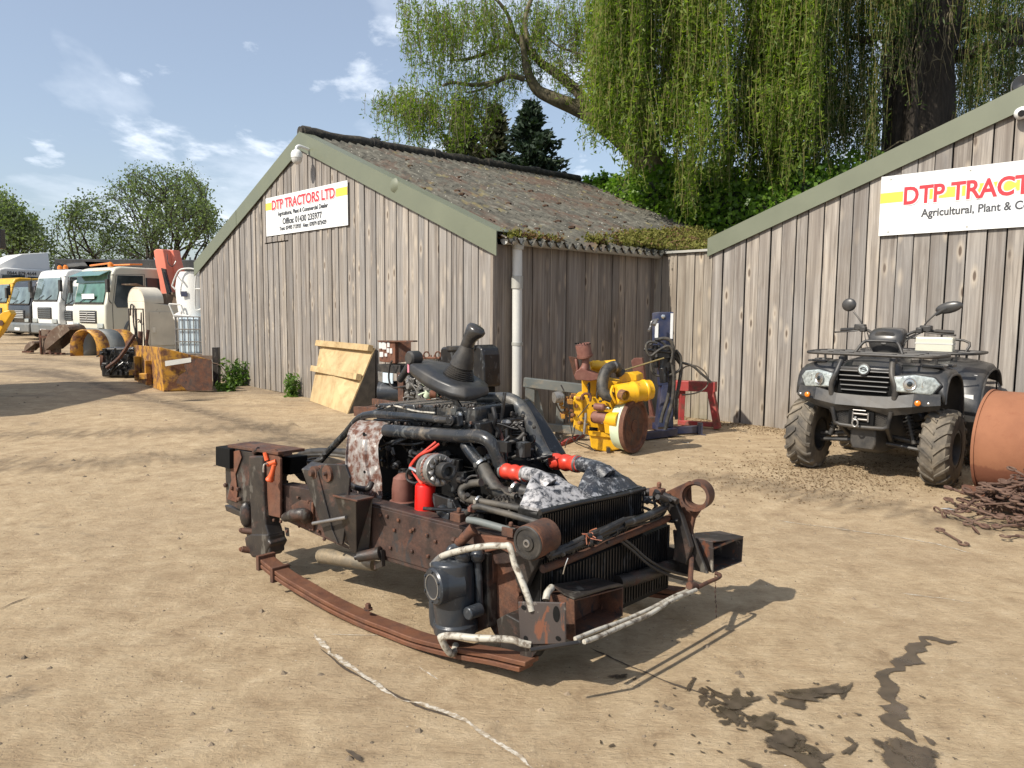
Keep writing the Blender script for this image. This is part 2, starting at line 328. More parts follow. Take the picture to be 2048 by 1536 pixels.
M['signwhite'] = plain('sign_white', (.74, .75, .74), .35, 0, .03, 1.5, .0, .05)
M['signyellow'] = plain('sign_yellow', (.78, .52, .07), .4, 0, .03, 3, 0)
M['signred'] = plain('sign_red', (.68, .035, .045), .4, 0, .03, 3, 0)
M['signdark'] = plain('sign_black', (.05, .05, .055), .4, 0, .03, 3, 0)
M['signgrey'] = plain('sign_pale_grey', (.50, .53, .54), .4, 0, .05, 6, 0)
M['plate'] = worn('scraped_plate', (.055, .045, .042), (.34, .31, .26), .36, 13, .06, .5, .7, (.15, .06, .035), .1, .4)
M['ply'] = worn('raw_plywood', (.50, .37, .19), (.30, .20, .09), .42, 3.6, .14, .7, .85, (.38, .27, .13), 0, .3, .1)
M['plyshade'] = plain('shaded_plywood_side', (.075, .07, .062), .8, 0, .3, 12, .3, .1)  # ramp's unlit side: shade put into a darker plywood colour
M['atv'] = plain('atv_black_plastic', (.026, .028, .031), .33, 0, .15, 6, .05, .12)
M['atvmatt'] = plain('atv_matt_black', (.020, .021, .023), .5, 0, .2, 10, .1, .18)
M['tyre'] = plain('muddy_tyre', (.060, .054, .046), .85, 0, .35, 9, .5, .55)
M['tyredark'] = plain('truck_tyre', (.022, .022, .022), .8, 0, .3, 9, .3, .3)
n = NT('orange_rust_drum'); a_ = n.noise(14, 8, .75); b_ = n.noise(2.2, 5, .6); c = n.mix(n.rng(b_, .35, .65), (.225, .088, .042), (.30, .125, .060)); c = n.mix(n.rng(a_, .55, .70, 0, .6), c, (.22, .075, .035)); c = n.mix(n.rng(n.vor(30), .10, .03, 0, .6), c, (.14, .05, .03))
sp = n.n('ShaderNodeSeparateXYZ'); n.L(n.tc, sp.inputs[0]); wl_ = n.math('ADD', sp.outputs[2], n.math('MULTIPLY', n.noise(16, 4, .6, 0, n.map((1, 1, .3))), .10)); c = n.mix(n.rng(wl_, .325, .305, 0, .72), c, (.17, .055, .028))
n.col(n.mix(1.0, c, (.88, .88, .90), 'MULTIPLY')); n.rough(.85); n.bump(a_, .4, .006); M['drum'] = n.m
M['chain'] = worn('rusty_chain', (.135, .075, .052), (.07, .036, .027), .45, 20, .15, .75, .9, None, .2, .5, .18)
M['mud'] = worn('earthy_brown_steel', (.14, .095, .065), (.10, .05, .03), .45, 4, .15, .8, .95, (.25, .2, .15), 0, .4, .35)
M['paper'] = plain('white_paper', (.75, .75, .73), .7, 0, .05, 9, 0)
M['ibc'] = plain('translucent_tank', (.50, .60, .66), .35, 0, .1, 3, 0, .1)
n_ = NT('bark'); g_ = n_.noise(1, 7, .7, 1.2, n_.map((9, 9, 1.6))); n_.col(n_.ramp(g_, [(.3, (.012, .009, .007)), (.5, (.034, .026, .019)), (.72, (.085, .068, .050))])); n_.rough(.95); n_.bump(g_, 1, .05); M['bark'] = n_.m
n_ = NT('willow_branch_bark'); g_ = n_.noise(6, 6, .6, .8); n_.col(n_.ramp(g_, [(.3, (.05, .042, .025)), (.5, (.12, .10, .062)), (.72, (.22, .19, .11))])); n_.rough(.9); n_.bump(g_, .6, .02); M['branch'] = n_.m
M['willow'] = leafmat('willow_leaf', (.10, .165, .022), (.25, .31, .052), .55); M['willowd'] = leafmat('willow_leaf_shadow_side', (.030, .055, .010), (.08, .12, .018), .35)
M['twig'] = plain('yellow_twig', (.17, .15, .04), .6, 0, .3, 9, 0)
M['ivy'] = leafmat('ivy_leaf', (.085, .17, .022), (.24, .38, .06), .45, .35); M['conifer'] = leafmat('conifer_needle', (.014, .030, .016), (.035, .058, .030), .15, .7); M['conifer2'] = leafmat('dusty_conifer_needle', (.05, .045, .022), (.07, .085, .035), .15, .7)
M['farleaf'] = leafmat('far_leaf', (.09, .12, .058), (.17, .21, .115), .5, .6); M['weed'] = leafmat('weed_leaf', (.05, .11, .02), (.17, .26, .06), .4)
M['moss'] = leafmat('roof_sedum', (.12, .12, .018), (.20, .19, .045), .2, .8); M['mossred'] = leafmat('roof_sedum_red', (.10, .04, .025), (.17, .12, .04), .2, .8); M['straw'] = leafmat('dead_leaf', (.12, .075, .04), (.27, .19, .11), .2, .8)
# ================================================================ ground
def vnoise(x, y, s, seed):
    r = np.random.default_rng(seed); t = r.random((64, 64)); x = np.asarray(x) / s; y = np.asarray(y) / s
    xi = np.floor(x).astype(int); yi = np.floor(y).astype(int); fx = x - xi; fy = y - yi; fx = fx * fx * (3 - 2 * fx); fy = fy * fy * (3 - 2 * fy)
    g = lambda i, j: t[i % 64, j % 64]
    return (g(xi, yi) * (1 - fx) + g(xi + 1, yi) * fx) * (1 - fy) + (g(xi, yi + 1) * (1 - fx) + g(xi + 1, yi + 1) * fx) * fy
RUTS = [[(60, 735), (200, 768), (320, 800), (430, 826), (560, 862), (660, 884), (740, 900)], [(0, 742), (90, 735), (150, 745), (190, 764)], [(520, 880), (600, 868), (700, 880)]]
RUTP = [[(G(*p).x, G(*p).y) for p in r] for r in RUTS]
def rutf(x, y):
    d = np.full(np.shape(x), 9.0)
    for R_ in RUTP:
        for (ax_, ay), (bx_, by) in zip(R_[:-1], R_[1:]):
            L2 = (bx_ - ax_) ** 2 + (by - ay) ** 2; t = np.clip(((x - ax_) * (bx_ - ax_) + (y - ay) * (by - ay)) / L2, 0, 1); d = np.minimum(d, np.hypot(x - ax_ - t * (bx_ - ax_), y - ay - t * (by - ay)))
    return np.exp(-(d / .17) ** 2)
def gz(x, y):
    x = np.asarray(x, float); y = np.asarray(y, float)
    h = (vnoise(x, y, 1.7, 1) - .5) * .022 + (vnoise(x, y, .55, 2) - .5) * .012 + (vnoise(x, y, .22, 3) - .5) * .006
    rut = rutf(x, y)
    far = 1 / (1 + (np.maximum(y - 5, 0) / 30) ** 2); gate = 1.0
    return (h - .02 * rut * gate * (1 + .6 * (vnoise(x, y, .1, 5) - .5))) * far - .004
ys = [-4.0]
while ys[-1] < 900: ys.append(ys[-1] + max(.035, (abs(ys[-1]) * .0125 if ys[-1] > 2 else .035 if ys[-1] > 1.4 else .35)))
ys = np.array(ys); xs = np.linspace(-1, 1, 341); xs = np.sign(xs) * (np.abs(xs) ** 1.15)
gx = xs[None, :] * (3.6 + np.maximum(ys, 0)[:, None] * 1.15 + np.maximum(ys - 60, 0)[:, None] * 2); gy = np.repeat(ys[:, None], len(xs), 1)
gzz = gz(gx, gy); nv = np.stack([gx, gy, gzz], -1).reshape(-1, 3); nx = len(xs); ny = len(ys)
me = bpy.data.meshes.new('ground'); me.vertices.add(len(nv)); me.vertices.foreach_set('co', nv.reshape(-1))
ii = (np.arange(ny - 1)[:, None] * nx + np.arange(nx - 1)[None, :]).reshape(-1); q = np.stack([ii, ii + 1, ii + nx + 1, ii + nx], -1).astype(np.int32)
me.loops.add(q.size); me.loops.foreach_set('vertex_index', q.reshape(-1)); me.polygons.add(len(q)); me.polygons.foreach_set('loop_start', np.arange(0, q.size, 4, dtype=np.int32)); me.polygons.foreach_set('loop_total', np.full(len(q), 4, np.int32)); me.update(); me.shade_smooth()
ra = me.attributes.new('rut', 'FLOAT', 'POINT'); ra.data.foreach_set('value', np.clip(rutf(nv[:, 0], nv[:, 1]) + .35 * rutf(nv[:, 0] + .25, nv[:, 1] + .3), 0, 1).astype(np.float32))
n = NT('packed_dirt'); P = n.tc
big = n.noise(.7, 6, .65, .5); mid = n.noise(5.5, 12, .74, .3); fine = n.noise(30, 8, .75); str_ = n.noise(1, 10, .74, .7, n.map((3.2, 8.5, 1), (0, 0, R(-16))))
c = n.ramp(mid, [(.28, (.21, .145, .085)), (.42, (.355, .262, .158)), (.56, (.435, .333, .208)), (.74, (.53, .42, .28))])
c = n.mix(n.rng(big, .46, .66, 0, .35), c, (.275, .20, .125)); c = n.mix(n.rng(str_, .57, .68, 0, .38), c, (.22, .155, .095))
c = n.mix(n.rng(fine, .55, .70, 0, .45), c, (.18, .125, .075)); c = n.mix(n.rng(fine, .44, .30, 0, .35), c, (.56, .45, .31))
flk = n.noise(1, 8, .75, .5, n.map((16, 48, 1), (0, 0, R(-12)))); c = n.mix(n.rng(flk, .60, .67, 0, .55), c, (.15, .105, .065)); c = n.mix(n.rng(flk, .40, .33, 0, .30), c, (.56, .46, .33))
spk = n.math('MULTIPLY', n.rng(n.vor(34), .13, .05), n.rng(n.noise(5, 3), .48, .62)); c = n.mix(spk, c, (.09, .065, .045))
pal = n.math('MULTIPLY', n.rng(n.vor(21, n.map(loc=(4, 4, 0))), .10, .03), n.rng(n.noise(3, 3, src=n.map(loc=(7, 1, 0))), .5, .6)); c = n.mix(pal, c, (.6, .54, .44))
# damp and oily blotches, darker mud along the ruts of the yard further back
oil = n.rng(n.noise(1.35, 6, .62, .8, n.map(loc=(2, 9, 0))), .63, .72, 0, .5); c = n.mix(oil, c, (.10, .078, .055))
sp = n.n('ShaderNodeSeparateXYZ'); n.L(P, sp.inputs[0]); back = n.rng(sp.outputs[1], 8.5, 13, 0, 1)
mud = n.math('MULTIPLY', back, n.rng(n.noise(1, 9, .72, .9, n.map((.30, .75, 1))), .46, .60)); c = n.mix(n.math('MULTIPLY', mud, .62), c, (.15, .115, .083)); c = n.mix(n.math('MULTIPLY', n.attr('rut'), n.rng(n.noise(7, 6, .7), .3, .6, .25, .95)), c, (.115, .088, .062))
n.col(c); n.rough(n.rng(oil, 0, .5, .93, .7)); n.b.inputs['Specular IOR Level'].default_value = .25
hb = n.math('ADD', n.math('MULTIPLY', fine, .5), n.math('ADD', n.math('MULTIPLY', mid, 1.2), n.math('MULTIPLY', str_, 1.3))); n.bump(n.math('ADD', hb, n.math('MULTIPLY', flk, .8)), .8, .018)
me.materials.append(n.m); o = bpy.data.objects.new('ground', me); COL.objects.link(o); tag(o, kind='structure')

def edge(o_, e): o_.data.attributes.new('edge', 'FLOAT', 'POINT').data.foreach_set('value', e)
def feather(mat, sc=60, lo=.30, hi=.48, amp=.8, top=1.0):
    t = mat.node_tree; b = next(q for q in t.nodes if q.type == 'BSDF_PRINCIPLED'); a = t.nodes.new('ShaderNodeAttribute'); a.attribute_name = 'edge'; c = t.nodes.new('ShaderNodeTexCoord'); z = t.nodes.new('ShaderNodeTexNoise'); z.inputs['Scale'].default_value = sc; z.inputs['Detail'].default_value = 6; z.inputs['Roughness'].default_value = .7; t.links.new(c.outputs['Object'], z.inputs['Vector'])
    m1_ = t.nodes.new('ShaderNodeMath'); m1_.operation = 'MULTIPLY_ADD'; t.links.new(z.outputs[0], m1_.inputs[0]); m1_.inputs[1].default_value = amp; m1_.inputs[2].default_value = -amp / 2; m2_ = t.nodes.new('ShaderNodeMath'); m2_.operation = 'ADD'; t.links.new(m1_.outputs[0], m2_.inputs[0]); t.links.new(a.outputs['Fac'], m2_.inputs[1])
    r = t.nodes.new('ShaderNodeMapRange'); r.inputs[1].default_value = lo; r.inputs[2].default_value = hi; r.inputs[4].default_value = top; t.links.new(m2_.outputs[0], r.inputs[0]); t.links.new(r.outputs[0], b.inputs['Alpha']); return mat
def drape(name, pts, wd, mat, lift=.004, jag=.5, kind='structure', n_per=.02):
    """irregular strip lying on the ground along pixel points (measured to ground positions)"""
    P = [G(*p) for p in pts]; seq = [P[0]]
    for a, b in zip(P[:-1], P[1:]):
        k = max(1, int((b - a).length / n_per)); seq += [a.lerp(b, (i + 1) / k) for i in range(k)]
    mb = MB(); vs = []; ed = []; N = len(seq); rw = np.interp(np.arange(N), np.arange(0, N, 3), np.random.default_rng(len(pts) + N).random(len(range(0, N, 3))))
    rw2 = np.interp(np.arange(N), np.arange(0, N, 2), np.random.default_rng(5 + N).random(len(range(0, N, 2)))) - .5
    for i, p in enumerate(seq):
        t = (seq[min(i + 2, N - 1)] - seq[max(i - 2, 0)]); t.z = 0; t.normalize(); s = Vector((-t.y, t.x, 0)); taper = min(1, (i + .3) / 4, (N - 1 - i + .3) / 4)
        w = wd * taper * (1 - jag + 2 * jag * rw[i]); c_ = p + s * (wd * rw2[i] * .9)
        for k in (-1, -.5, 0, .5, 1):
            q_ = c_ + s * w * .9 * k; ed.append(1 - abs(k)); vs.append(Vector((q_.x, q_.y, float(gz(q_.x, q_.y)) + lift)))
    fs = [(i * 5 + k, i * 5 + k + 1, i * 5 + k + 6, i * 5 + k + 5) for i in range(N - 1) for k in range(4)]
    mb.add(vs, fs); o_ = mb.build(name, mat, fixn=False); edge(o_, ed); return tag(o_, kind=kind)
PE = []
def puddle(mb, px, py, rx, ry, rot=0, lift=.004, seed=0):
    rx *= 1.35; ry *= 1.35
    c0 = G(px, py); r_ = random.Random(seed); n_ = 22; ph = [r_.random() * 6.28 for _ in range(4)]; vs = [Vector((c0.x, c0.y, float(gz(c0.x, c0.y)) + lift))]
    for i in range(n_):
        a = 2 * math.pi * i / n_; k = 1 + .28 * math.sin(2 * a + ph[0]) + .2 * math.sin(3 * a + ph[1]) + .14 * math.sin(5 * a + ph[2])
        x = math.cos(a) * rx * k; y = math.sin(a) * ry * k; X = c0.x + x * math.cos(rot) - y * math.sin(rot); Y = c0.y + x * math.sin(rot) + y * math.cos(rot); vs.append(Vector((X, Y, float(gz(X, Y)) + lift)))
    PE.extend([1.0] + [0.0] * n_); mb.add(vs, [(0, i + 1, (i + 1) % n_ + 1) for i in range(n_)])
n = NT('wet_oil'); n.col(n.mix(n.rng(n.noise(18, 4), .35, .65), (.050, .038, .026), (.095, .072, .048))); n.rough(n.rng(n.noise(9, 3), .3, .7, .16, .55)); M['wet'] = n.m
M['line'] = worn('chalky_line', (.60, .55, .46), (.36, .29, .20), .5, 40, .06, .8, .95)
M['crack'] = plain('crack_dirt', (.065, .048, .033), .95, 0, .3, 30, .3)
feather(M['wet'], 45, .26, .42, .7, .93); feather(M['line'], 70, .38, .62, 1.3, .85); feather(M['crack'], 60, .3, .6, .9, .9); M['track'] = feather(plain('damp_track', (.135, .10, .066), .95, 0, .4, 20, .4), 9, .15, 1.3, 1.5, .42)
for pts, wd in (([(-40, 932), (100, 930), (250, 922), (400, 910), (560, 892), (700, 878)], .45), ([(-40, 870), (200, 866), (420, 858), (600, 850)], .5), ([(1350, 945), (1600, 985), (1850, 1030), (2090, 1060)], .40), ([(60, 715), (260, 735), (420, 800)], .6)): drape('tyre_track', pts, wd, M['track'], .0034, .15)
drape('ground_line', [(628, 1266), (645, 1290), (662, 1306), (690, 1326), (730, 1350), (762, 1376), (800, 1400)], .020, M['line'], .005)
drape('ground_line', [(800, 1400), (850, 1412), (905, 1432), (950, 1456), (985, 1480), (1020, 1505), (1075, 1545)], .017, M['line'], .005, .45)
drape('ground_crack', [(640, 1296), (690, 1338), (735, 1360), (800, 1395), (850, 1420), (920, 1440)], .010, M['crack'], .003)
drape('ground_crack', [(1180, 1292), (1250, 1325), (1330, 1360), (1400, 1385), (1480, 1420), (1560, 1475), (1640, 1545)], .012, M['crack'], .003)
drape('ground_line', [(650, 1268), (720, 1270), (790, 1268)], .006, M['line']); drape('ground_line', [(835, 1330), (880, 1362)], .008, M['line'])
drape('ground_line', [(1550, 1040), (1680, 1056), (1790, 1072), (1880, 1090), (1945, 1108)], .012, M['line']); drape('ground_line', [(1800, 1182), (1880, 1192), (1950, 1204)], .010, M['line'])
drape('ground_crack', [(0, 1222), (25, 1210), (60, 1196)], .012, M['crack'])
mb = MB()
w0 = drape('wet_trail', [(1915, 1281), (1880, 1277), (1848, 1274), (1838, 1296), (1800, 1326), (1762, 1352), (1772, 1378), (1800, 1412), (1788, 1436), (1808, 1462), (1840, 1480)], .050, M['wet'], .0045, .55)
for k, (px_, py_, rx, ry) in enumerate([(1590, 1402, .05, .03), (1618, 1385, .06, .022), (1655, 1378, .065, .02), (1690, 1377, .05, .016), (1472, 1392, .045, .022), (1500, 1385, .02, .01), (1460, 1430, .06, .016), (1800, 1508, .07, .026), (1842, 1532, .08, .03), (1570, 1440, .03, .014),
      (1580, 1470, .05, .02), (1560, 1496, .03, .012), (1238, 1353, .03, .018), (1700, 1500, .035, .012), (1380, 1370, .05, .008), (1700, 780 + 700, .02, .01), (1545, 1395, .02, .015), (1860, 1480, .02, .012), (710, 1518, .03, .012), (1500, 1530, .04, .01), (1600, 1388, .08, .028), (1640, 1378, .08, .03), (1480, 1405, .07, .028), (1530, 1445, .06, .03), (1820, 1500, .06, .05), (1835, 1525, .10, .05), (1800, 1535, .12, .03), (1570, 1480, .05, .04), (1600, 1520, .09, .03)]): puddle(mb, px_, py_, rx * 1.2, ry * 1.2, .3 * k, .0045 + .0002 * k, k)
r_ = random.Random(3)
for k in range(60):
    t = r_.random(); puddle(mb, 1400 + 260 * t + r_.gauss(0, 14), 1385 + 150 * t + r_.gauss(0, 9), r_.uniform(.010, .045), r_.uniform(.007, .02), r_.random() * 3, .0045, k + 50)
for k in range(40): puddle(mb, r_.uniform(1200, 2000), r_.uniform(1340, 1530), r_.uniform(.004, .014), r_.uniform(.003, .008), r_.random() * 3, .0045, k + 150)
o_ = mb.build('wet_patches', M['wet'], fixn=False); edge(o_, PE); tag(o_, kind='structure')
# clods and grit
mb = MB(); r_ = random.Random(11)
def stone(mb, x, y, s):
    z = float(gz(x, y)); a = r_.random() * 6; vs = []
    for i in range(5): an = a + i * 1.257; vs.append(Vector((x + math.cos(an) * s * r_.uniform(.6, 1.2), y + math.sin(an) * s * r_.uniform(.5, 1), z - .002)))
    vs.append(Vector((x + r_.uniform(-.3, .3) * s, y, z + s * r_.uniform(.35, .8)))); mb.add(vs, [(i, (i + 1) % 5, 5) for i in range(5)])
for k in range(6500):
    d = 1.9 + 12 * r_.random() ** 1.7; x = r_.uniform(-.75, .75) * d; s = r_.uniform(.0015, .006) * (1 + d * .10)
    if r_.random() < .05: s *= 2.8
    stone(mb, x, d, s)
tag(mb.build('grit', plain('grit_stones', (.20, .155, .105), .95, 0, .7, 3, .2), fixn=False, smooth=False), kind='stuff')

# ================================================================ timber sheds
AZ = .7309; u = Vector((math.sin(AZ), -math.cos(AZ), 0)); v = Vector((math.cos(AZ), math.sin(AZ), 0)); Z = Vector((0, 0, 1)); C0 = Vector((-.2143, 8.6051, 0))
WID, EAVE, RIDGE, SIDE, CONN, RLEN = 8.823, 2.12, 3.98, 2.865, .93, 5.98
def B(a, b, z): return C0 - u * a + v * b + Z * z
def boards(mb, p0, d, n_, L, ztop, zbot=.0, w=(.11, .16), th=.022, gap=.009, cut=None, rs=None):
    """vertical boards from p0 along d; n_ is the outward normal; ztop(s) gives the cut height"""
    s = 0; k = 0; r = rs or random
    while s < L - .02:
        ww = min(r.uniform(*w), L - s); lift = (.0 if k % 2 else .009) + r.uniform(0, .006); g = gap * r.uniform(.5, 1.6); s1 = s + ww - g; mb.r = r.random(); tilt = r.uniform(-.002, .002)
        spans = [(zbot - r.uniform(0, .015), None)]
        if cut and cut[0] < s + ww / 2 < cut[1]: spans = [(zbot, cut[2]), (cut[2] + .018, None)]
        for (z0, z1) in spans:
            up = z1 is None; za, zb = (ztop(s), ztop(s1)) if up else (z1, z1); lf = lift + (.012 if (up and len(spans) > 1) else 0)
            if min(za, zb) <= z0: continue
            a, b_ = p0 + d * (s + tilt), p0 + d * (s1 + tilt); o1 = n_ * lf; o2 = n_ * (lf + th)
            mb.hexa([a + o1 + Z * z0, b_ + o1 + Z * z0, b_ + o2 + Z * z0, a + o2 + Z * z0], [p0 + d * s + o1 + Z * za, p0 + d * s1 + o1 + Z * zb, p0 + d * s1 + o2 + Z * zb, p0 + d * s + o2 + Z * za])
        s += ww; k += 1
def zr(a): return 3.93 - (1.72) * abs(a - WID / 2) / (WID / 2)      # roof surface height over the gable
rs = random.Random(21)
shed = thing('timber_shed', 'weathered grey timber shed with mossy corrugated roof and small hatch, left of the downpipe', 'shed', B(WID / 2, 3, 0), math.atan2(u.y, u.x))
back = MB(); back.prism([B(.02, .03, -.1), B(WID - .02, .03, -.1), B(WID - .02, .03, 2.05), B(WID / 2, .03, 3.75), B(.02, .03, 2.05)], v * (RLEN - .1)); back.build('core_wall', M['void'], shed, smooth=False)
mb = MB(); boards(mb, B(0, 0, 0), -u, -v, WID, lambda s: zr(s) - .10, cut=(WID * .56, WID * .66, 2.42), rs=rs, w=(.09, .15)); mb.build('gable_wall', M['wood'], shed, smooth=False, bevel=.002, bseg=1)
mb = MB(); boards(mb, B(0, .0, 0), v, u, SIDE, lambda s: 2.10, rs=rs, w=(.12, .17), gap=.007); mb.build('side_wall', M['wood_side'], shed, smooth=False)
mb = MB(); boards(mb, B(WID, .0, 0), v, -u, RLEN, lambda s: 2.05, rs=rs); mb.build('side_wall', M['wood'], shed, smooth=False)
mb = MB(); mb.hexa([B(-.045, -.045, -.05), B(.0, -.045, -.05), B(.0, .02, -.05), B(-.045, .02, -.05)], [B(-.045, -.045, 2.12), B(.0, -.045, 2.12), B(.0, .02, 2.12), B(-.045, .02, 2.12)]); mb.build('corner_post', M['wood_side'], shed, smooth=False)
# barge flashing: face plate and top flange on both slopes
for sgn, nm in ((1, 'right'), (-1, 'left')):
    mb = MB(); e = (-.14 if sgn > 0 else WID + .12); mid_ = WID / 2
    segs = [(mid_, mid_ * .60), (mid_ * .60 + .0, mid_ * .12 if 1 else 0), (mid_ * .12, e)] if sgn > 0 else [(mid_, mid_ * 1.55), (mid_ * 1.55, e)]
    for k, (a0, a1) in enumerate(segs):
        off = .075 + .004 * k
        f = lambda a, dz, b: B(a, -b, zr(a) + dz)
        mb.hexa([f(a0, -.19, off), f(a1, -.19, off), f(a1, -.19, off - .012), f(a0, -.19, off - .012)], [f(a0, .07, off), f(a1, .07, off), f(a1, .07, off - .012), f(a0, .07, off - .012)])
        mb.hexa([f(a0, .07, off), f(a1, .07, off), f(a1, .07, -.12), f(a0, .07, -.12)], [f(a0, .078, off), f(a1, .078, off), f(a1, .078, -.12), f(a0, .078, -.12)])
    mb.build('barge_board', M['barge'], shed, smooth=False)
mb = MB(); p = B(mid_ * .42, -.085, zr(mid_ * .42)); mb.lathe(p + Z * .0, -v, [(-.01, .10), (.012, .07), (.02, .02)], 7); mb.build('flashing_dent', M['barge'], shed)
# corrugated roof
def corrug(mb, a0, a1, zf, b0, b1, wl=.146, amp=.040, courses=4):
    nb = int((b1 - b0) / wl * 8)
    for c_ in range(courses):
        t0, t1 = c_ / courses, (c_ + 1) / courses + .015; rows = []
        for i in range(7):
            t = t0 + (t1 - t0) * i / 6; a = a0 + (a1 - a0) * t; row = []
            for j in range(nb + 1):
                b = b0 + (b1 - b0) * j / nb; z = zf(a) + amp * math.cos(2 * math.pi * b / wl) + .012 * (courses - c_) * .5 + .010 * (float(vnoise(a * 3, b * 3, .5, 8)) - .5)
                row.append(B(a, b, z))
            rows.append(row)
        mb.loft(rows, cap=False, closed=False)
n = NT('old_fibre_cement'); a_ = n.noise(1, 9, .72, .2, n.map((5, 22, 9), src=n.map(rot=(0, 0, .84)))); b_ = n.noise(1.6, 6, .65, .6); c = n.ramp(a_, [(.28, (.019, .019, .015)), (.45, (.052, .050, .040)), (.6, (.105, .100, .080)), (.76, (.22, .21, .175))])
c = n.mix(n.rng(b_, .50, .62, 0, .6), c, (.085, .046, .030)); c = n.mix(n.rng(n.noise(3.2, 5, .6, 0, n.map(loc=(5, 3, 0))), .60, .68, 0, .5), c, (.20, .165, .055)); c = n.mix(n.rng(n.vor(13), .13, .05), c, (.42, .40, .35))
n.col(c); n.rough(.95); n.bump(a_, .55, .01); M['fibre'] = n.m
mb = MB(); corrug(mb, WID / 2, -.16, zr, -.02, RLEN); mb.build('roof', M['fibre'], shed, fixn=False)
mb = MB(); corrug(mb, WID / 2, WID + .14, zr, -.02, RLEN, courses=2); mb.build('roof', M['fibre'], shed, fixn=False)
mb = MB(); pts = [B(WID / 2, -.07 + (RLEN + .1) * i / 24, 4.0 + .008 * math.sin(i * 2.1)) for i in range(25)]; mb.tube(pts, [.085 + .01 * math.sin(i * 1.7) for i in range(25)], 14); 
for k in range(5): mb.ring(B(WID / 2, .03 + 1.2 * k, 4.0), v, .105, .07, .12, 14)
mb.build('ridge_cap', worn('mossy_ridge', (.030, .027, .022), (.10, .085, .06), .42, 12, .1, .9, .95, None, 0, .9), shed)
# moss cushions and dead stems scattered over the roof sheets
r_ = random.Random(5); mb = MB()
for k in range(260):
    a = r_.uniform(-.1, 4.3); b = r_.uniform(0, RLEN) ; 
    if float(vnoise(a * 2, b * 2, 1.1, 4)) < .42: continue
    s = r_.uniform(.012, .045); mb.ball(B(a, b, zr(a) + .03 + .02 * math.cos(2 * math.pi * b / .146)), s, 6, None, (1.3, 1.2, .6))
mb.build('moss_cushions', worn('brown_moss', (.075, .040, .024), (.16, .13, .05), .4, 15, .1, .95, .95), shed)['kind'] = 'stuff'
# gutter and downpipe
gut = thing('gutter', 'grey half round gutter along the mossy eave of the left shed', 'gutter', B(-.16, 0, 2.1))
def channel(mb, pts, r, out, th=.004, seg=10):
    secs = []
    for p in pts:
        q = [p + out * (math.cos(a) * r) + Z * (math.sin(a) * r) for a in [math.pi + math.pi * k / seg for k in range(seg + 1)]]; q += [p + out * (math.cos(a) * (r - th)) + Z * (math.sin(a) * (r - th)) for a in [2 * math.pi - math.pi * k / seg for k in range(seg + 1)]]; secs.append(q)
    mb.loft(secs)
mb = MB(); channel(mb, [B(-.135, .04 + 2.72 * i / 6, 2.155 - .004 * i) for i in range(7)], .062, u); mb.build('channel', M['pvc2'], gut)
for k in range(3): 
    mb = MB(); channel(mb, [B(-.135, .55 + k * .95 + d_, 2.152 - k * .008) for d_ in (0, .05)], .068, u, .006); mb.build('joint_clip', M['pvc2'], gut)
mb = MB(); mb.add([B(-.135, .042, 2.155) + u * math.cos(a) * .06 + Z * math.sin(a) * .06 for a in [math.pi + math.pi * k / 12 for k in range(13)]], [tuple(range(13))]); mb.prism([B(-.135, .036, 2.155) + u * math.cos(a) * .064 + Z * math.sin(a) * .064 for a in [math.pi + math.pi * k / 12 for k in range(13)]], v * .008); mb.build('end_cap', M['pvc'], gut)
dp = thing('downpipe', 'pale grey plastic downpipe at the corner of the left shed', 'downpipe', B(-.135, .26, 0))
mb = MB(); mb.tube([B(-.12, .24, 2.12), B(-.115, .25, 1.9), B(-.11, .27, 0)], .056, 16); mb.build('pipe', M['pvc'], dp)
mb = MB(); mb.lathe(B(-.115, .25, 1.76), -Z, [(0, .058), (.0, .064), (.14, .064), (.14, .058)], 18); mb.build('coupling', M['pvc2'], dp)
mb = MB(); mb.lathe(B(-.13, .245, 2.17), -Z, [(0, .07), (.08, .07), (.12, .06)], 18); mb.build('outlet', M['pvc2'], dp)
mb = MB(); mb.ring(B(-.112, .262, 1.0), Z, .064, .055, .035, 18); mb.box(B(-.045, .262, 1.0), (.03, .03, .05)); mb.build('bracket', M['pvc2'], dp)

# connecting wall
E0 = B(0, SIDE, 0); G0 = E0 + u * CONN
lw = thing('link_wall', 'short pale board wall between the two sheds with metal capping', 'wall', E0)
mb = MB(); boards(mb, E0 + u * .02, u, -v, CONN - .02, lambda s: 2.13, rs=rs, w=(.12, .16)); mb.build('boards', M['wood_new'], lw, smooth=False)
mb = MB(); mb.hexa([E0 + v * .02 + Z * -.1, G0 + v * .02 + Z * -.1, G0 + v * .12 - Z * .1, E0 + v * .12 - Z * .1], [E0 + v * .02 + Z * 2.12, G0 + v * .02 + Z * 2.12, G0 + v * .12 + Z * 2.12, E0 + v * .12 + Z * 2.12]); mb.build('core', M['void'], lw, smooth=False)
mb = MB(); a, b_ = E0 - u * .08, G0 + u * .02; mb.hexa([a - v * .07 + Z * 2.135, b_ - v * .07 + Z * 2.135, b_ + v * .25 + Z * 2.15, a + v * .25 + Z * 2.15], [a - v * .07 + Z * 2.165, b_ - v * .07 + Z * 2.165, b_ + v * .25 + Z * 2.18, a + v * .25 + Z * 2.18]); mb.build('capping', M['pvc2'], lw, smooth=False)

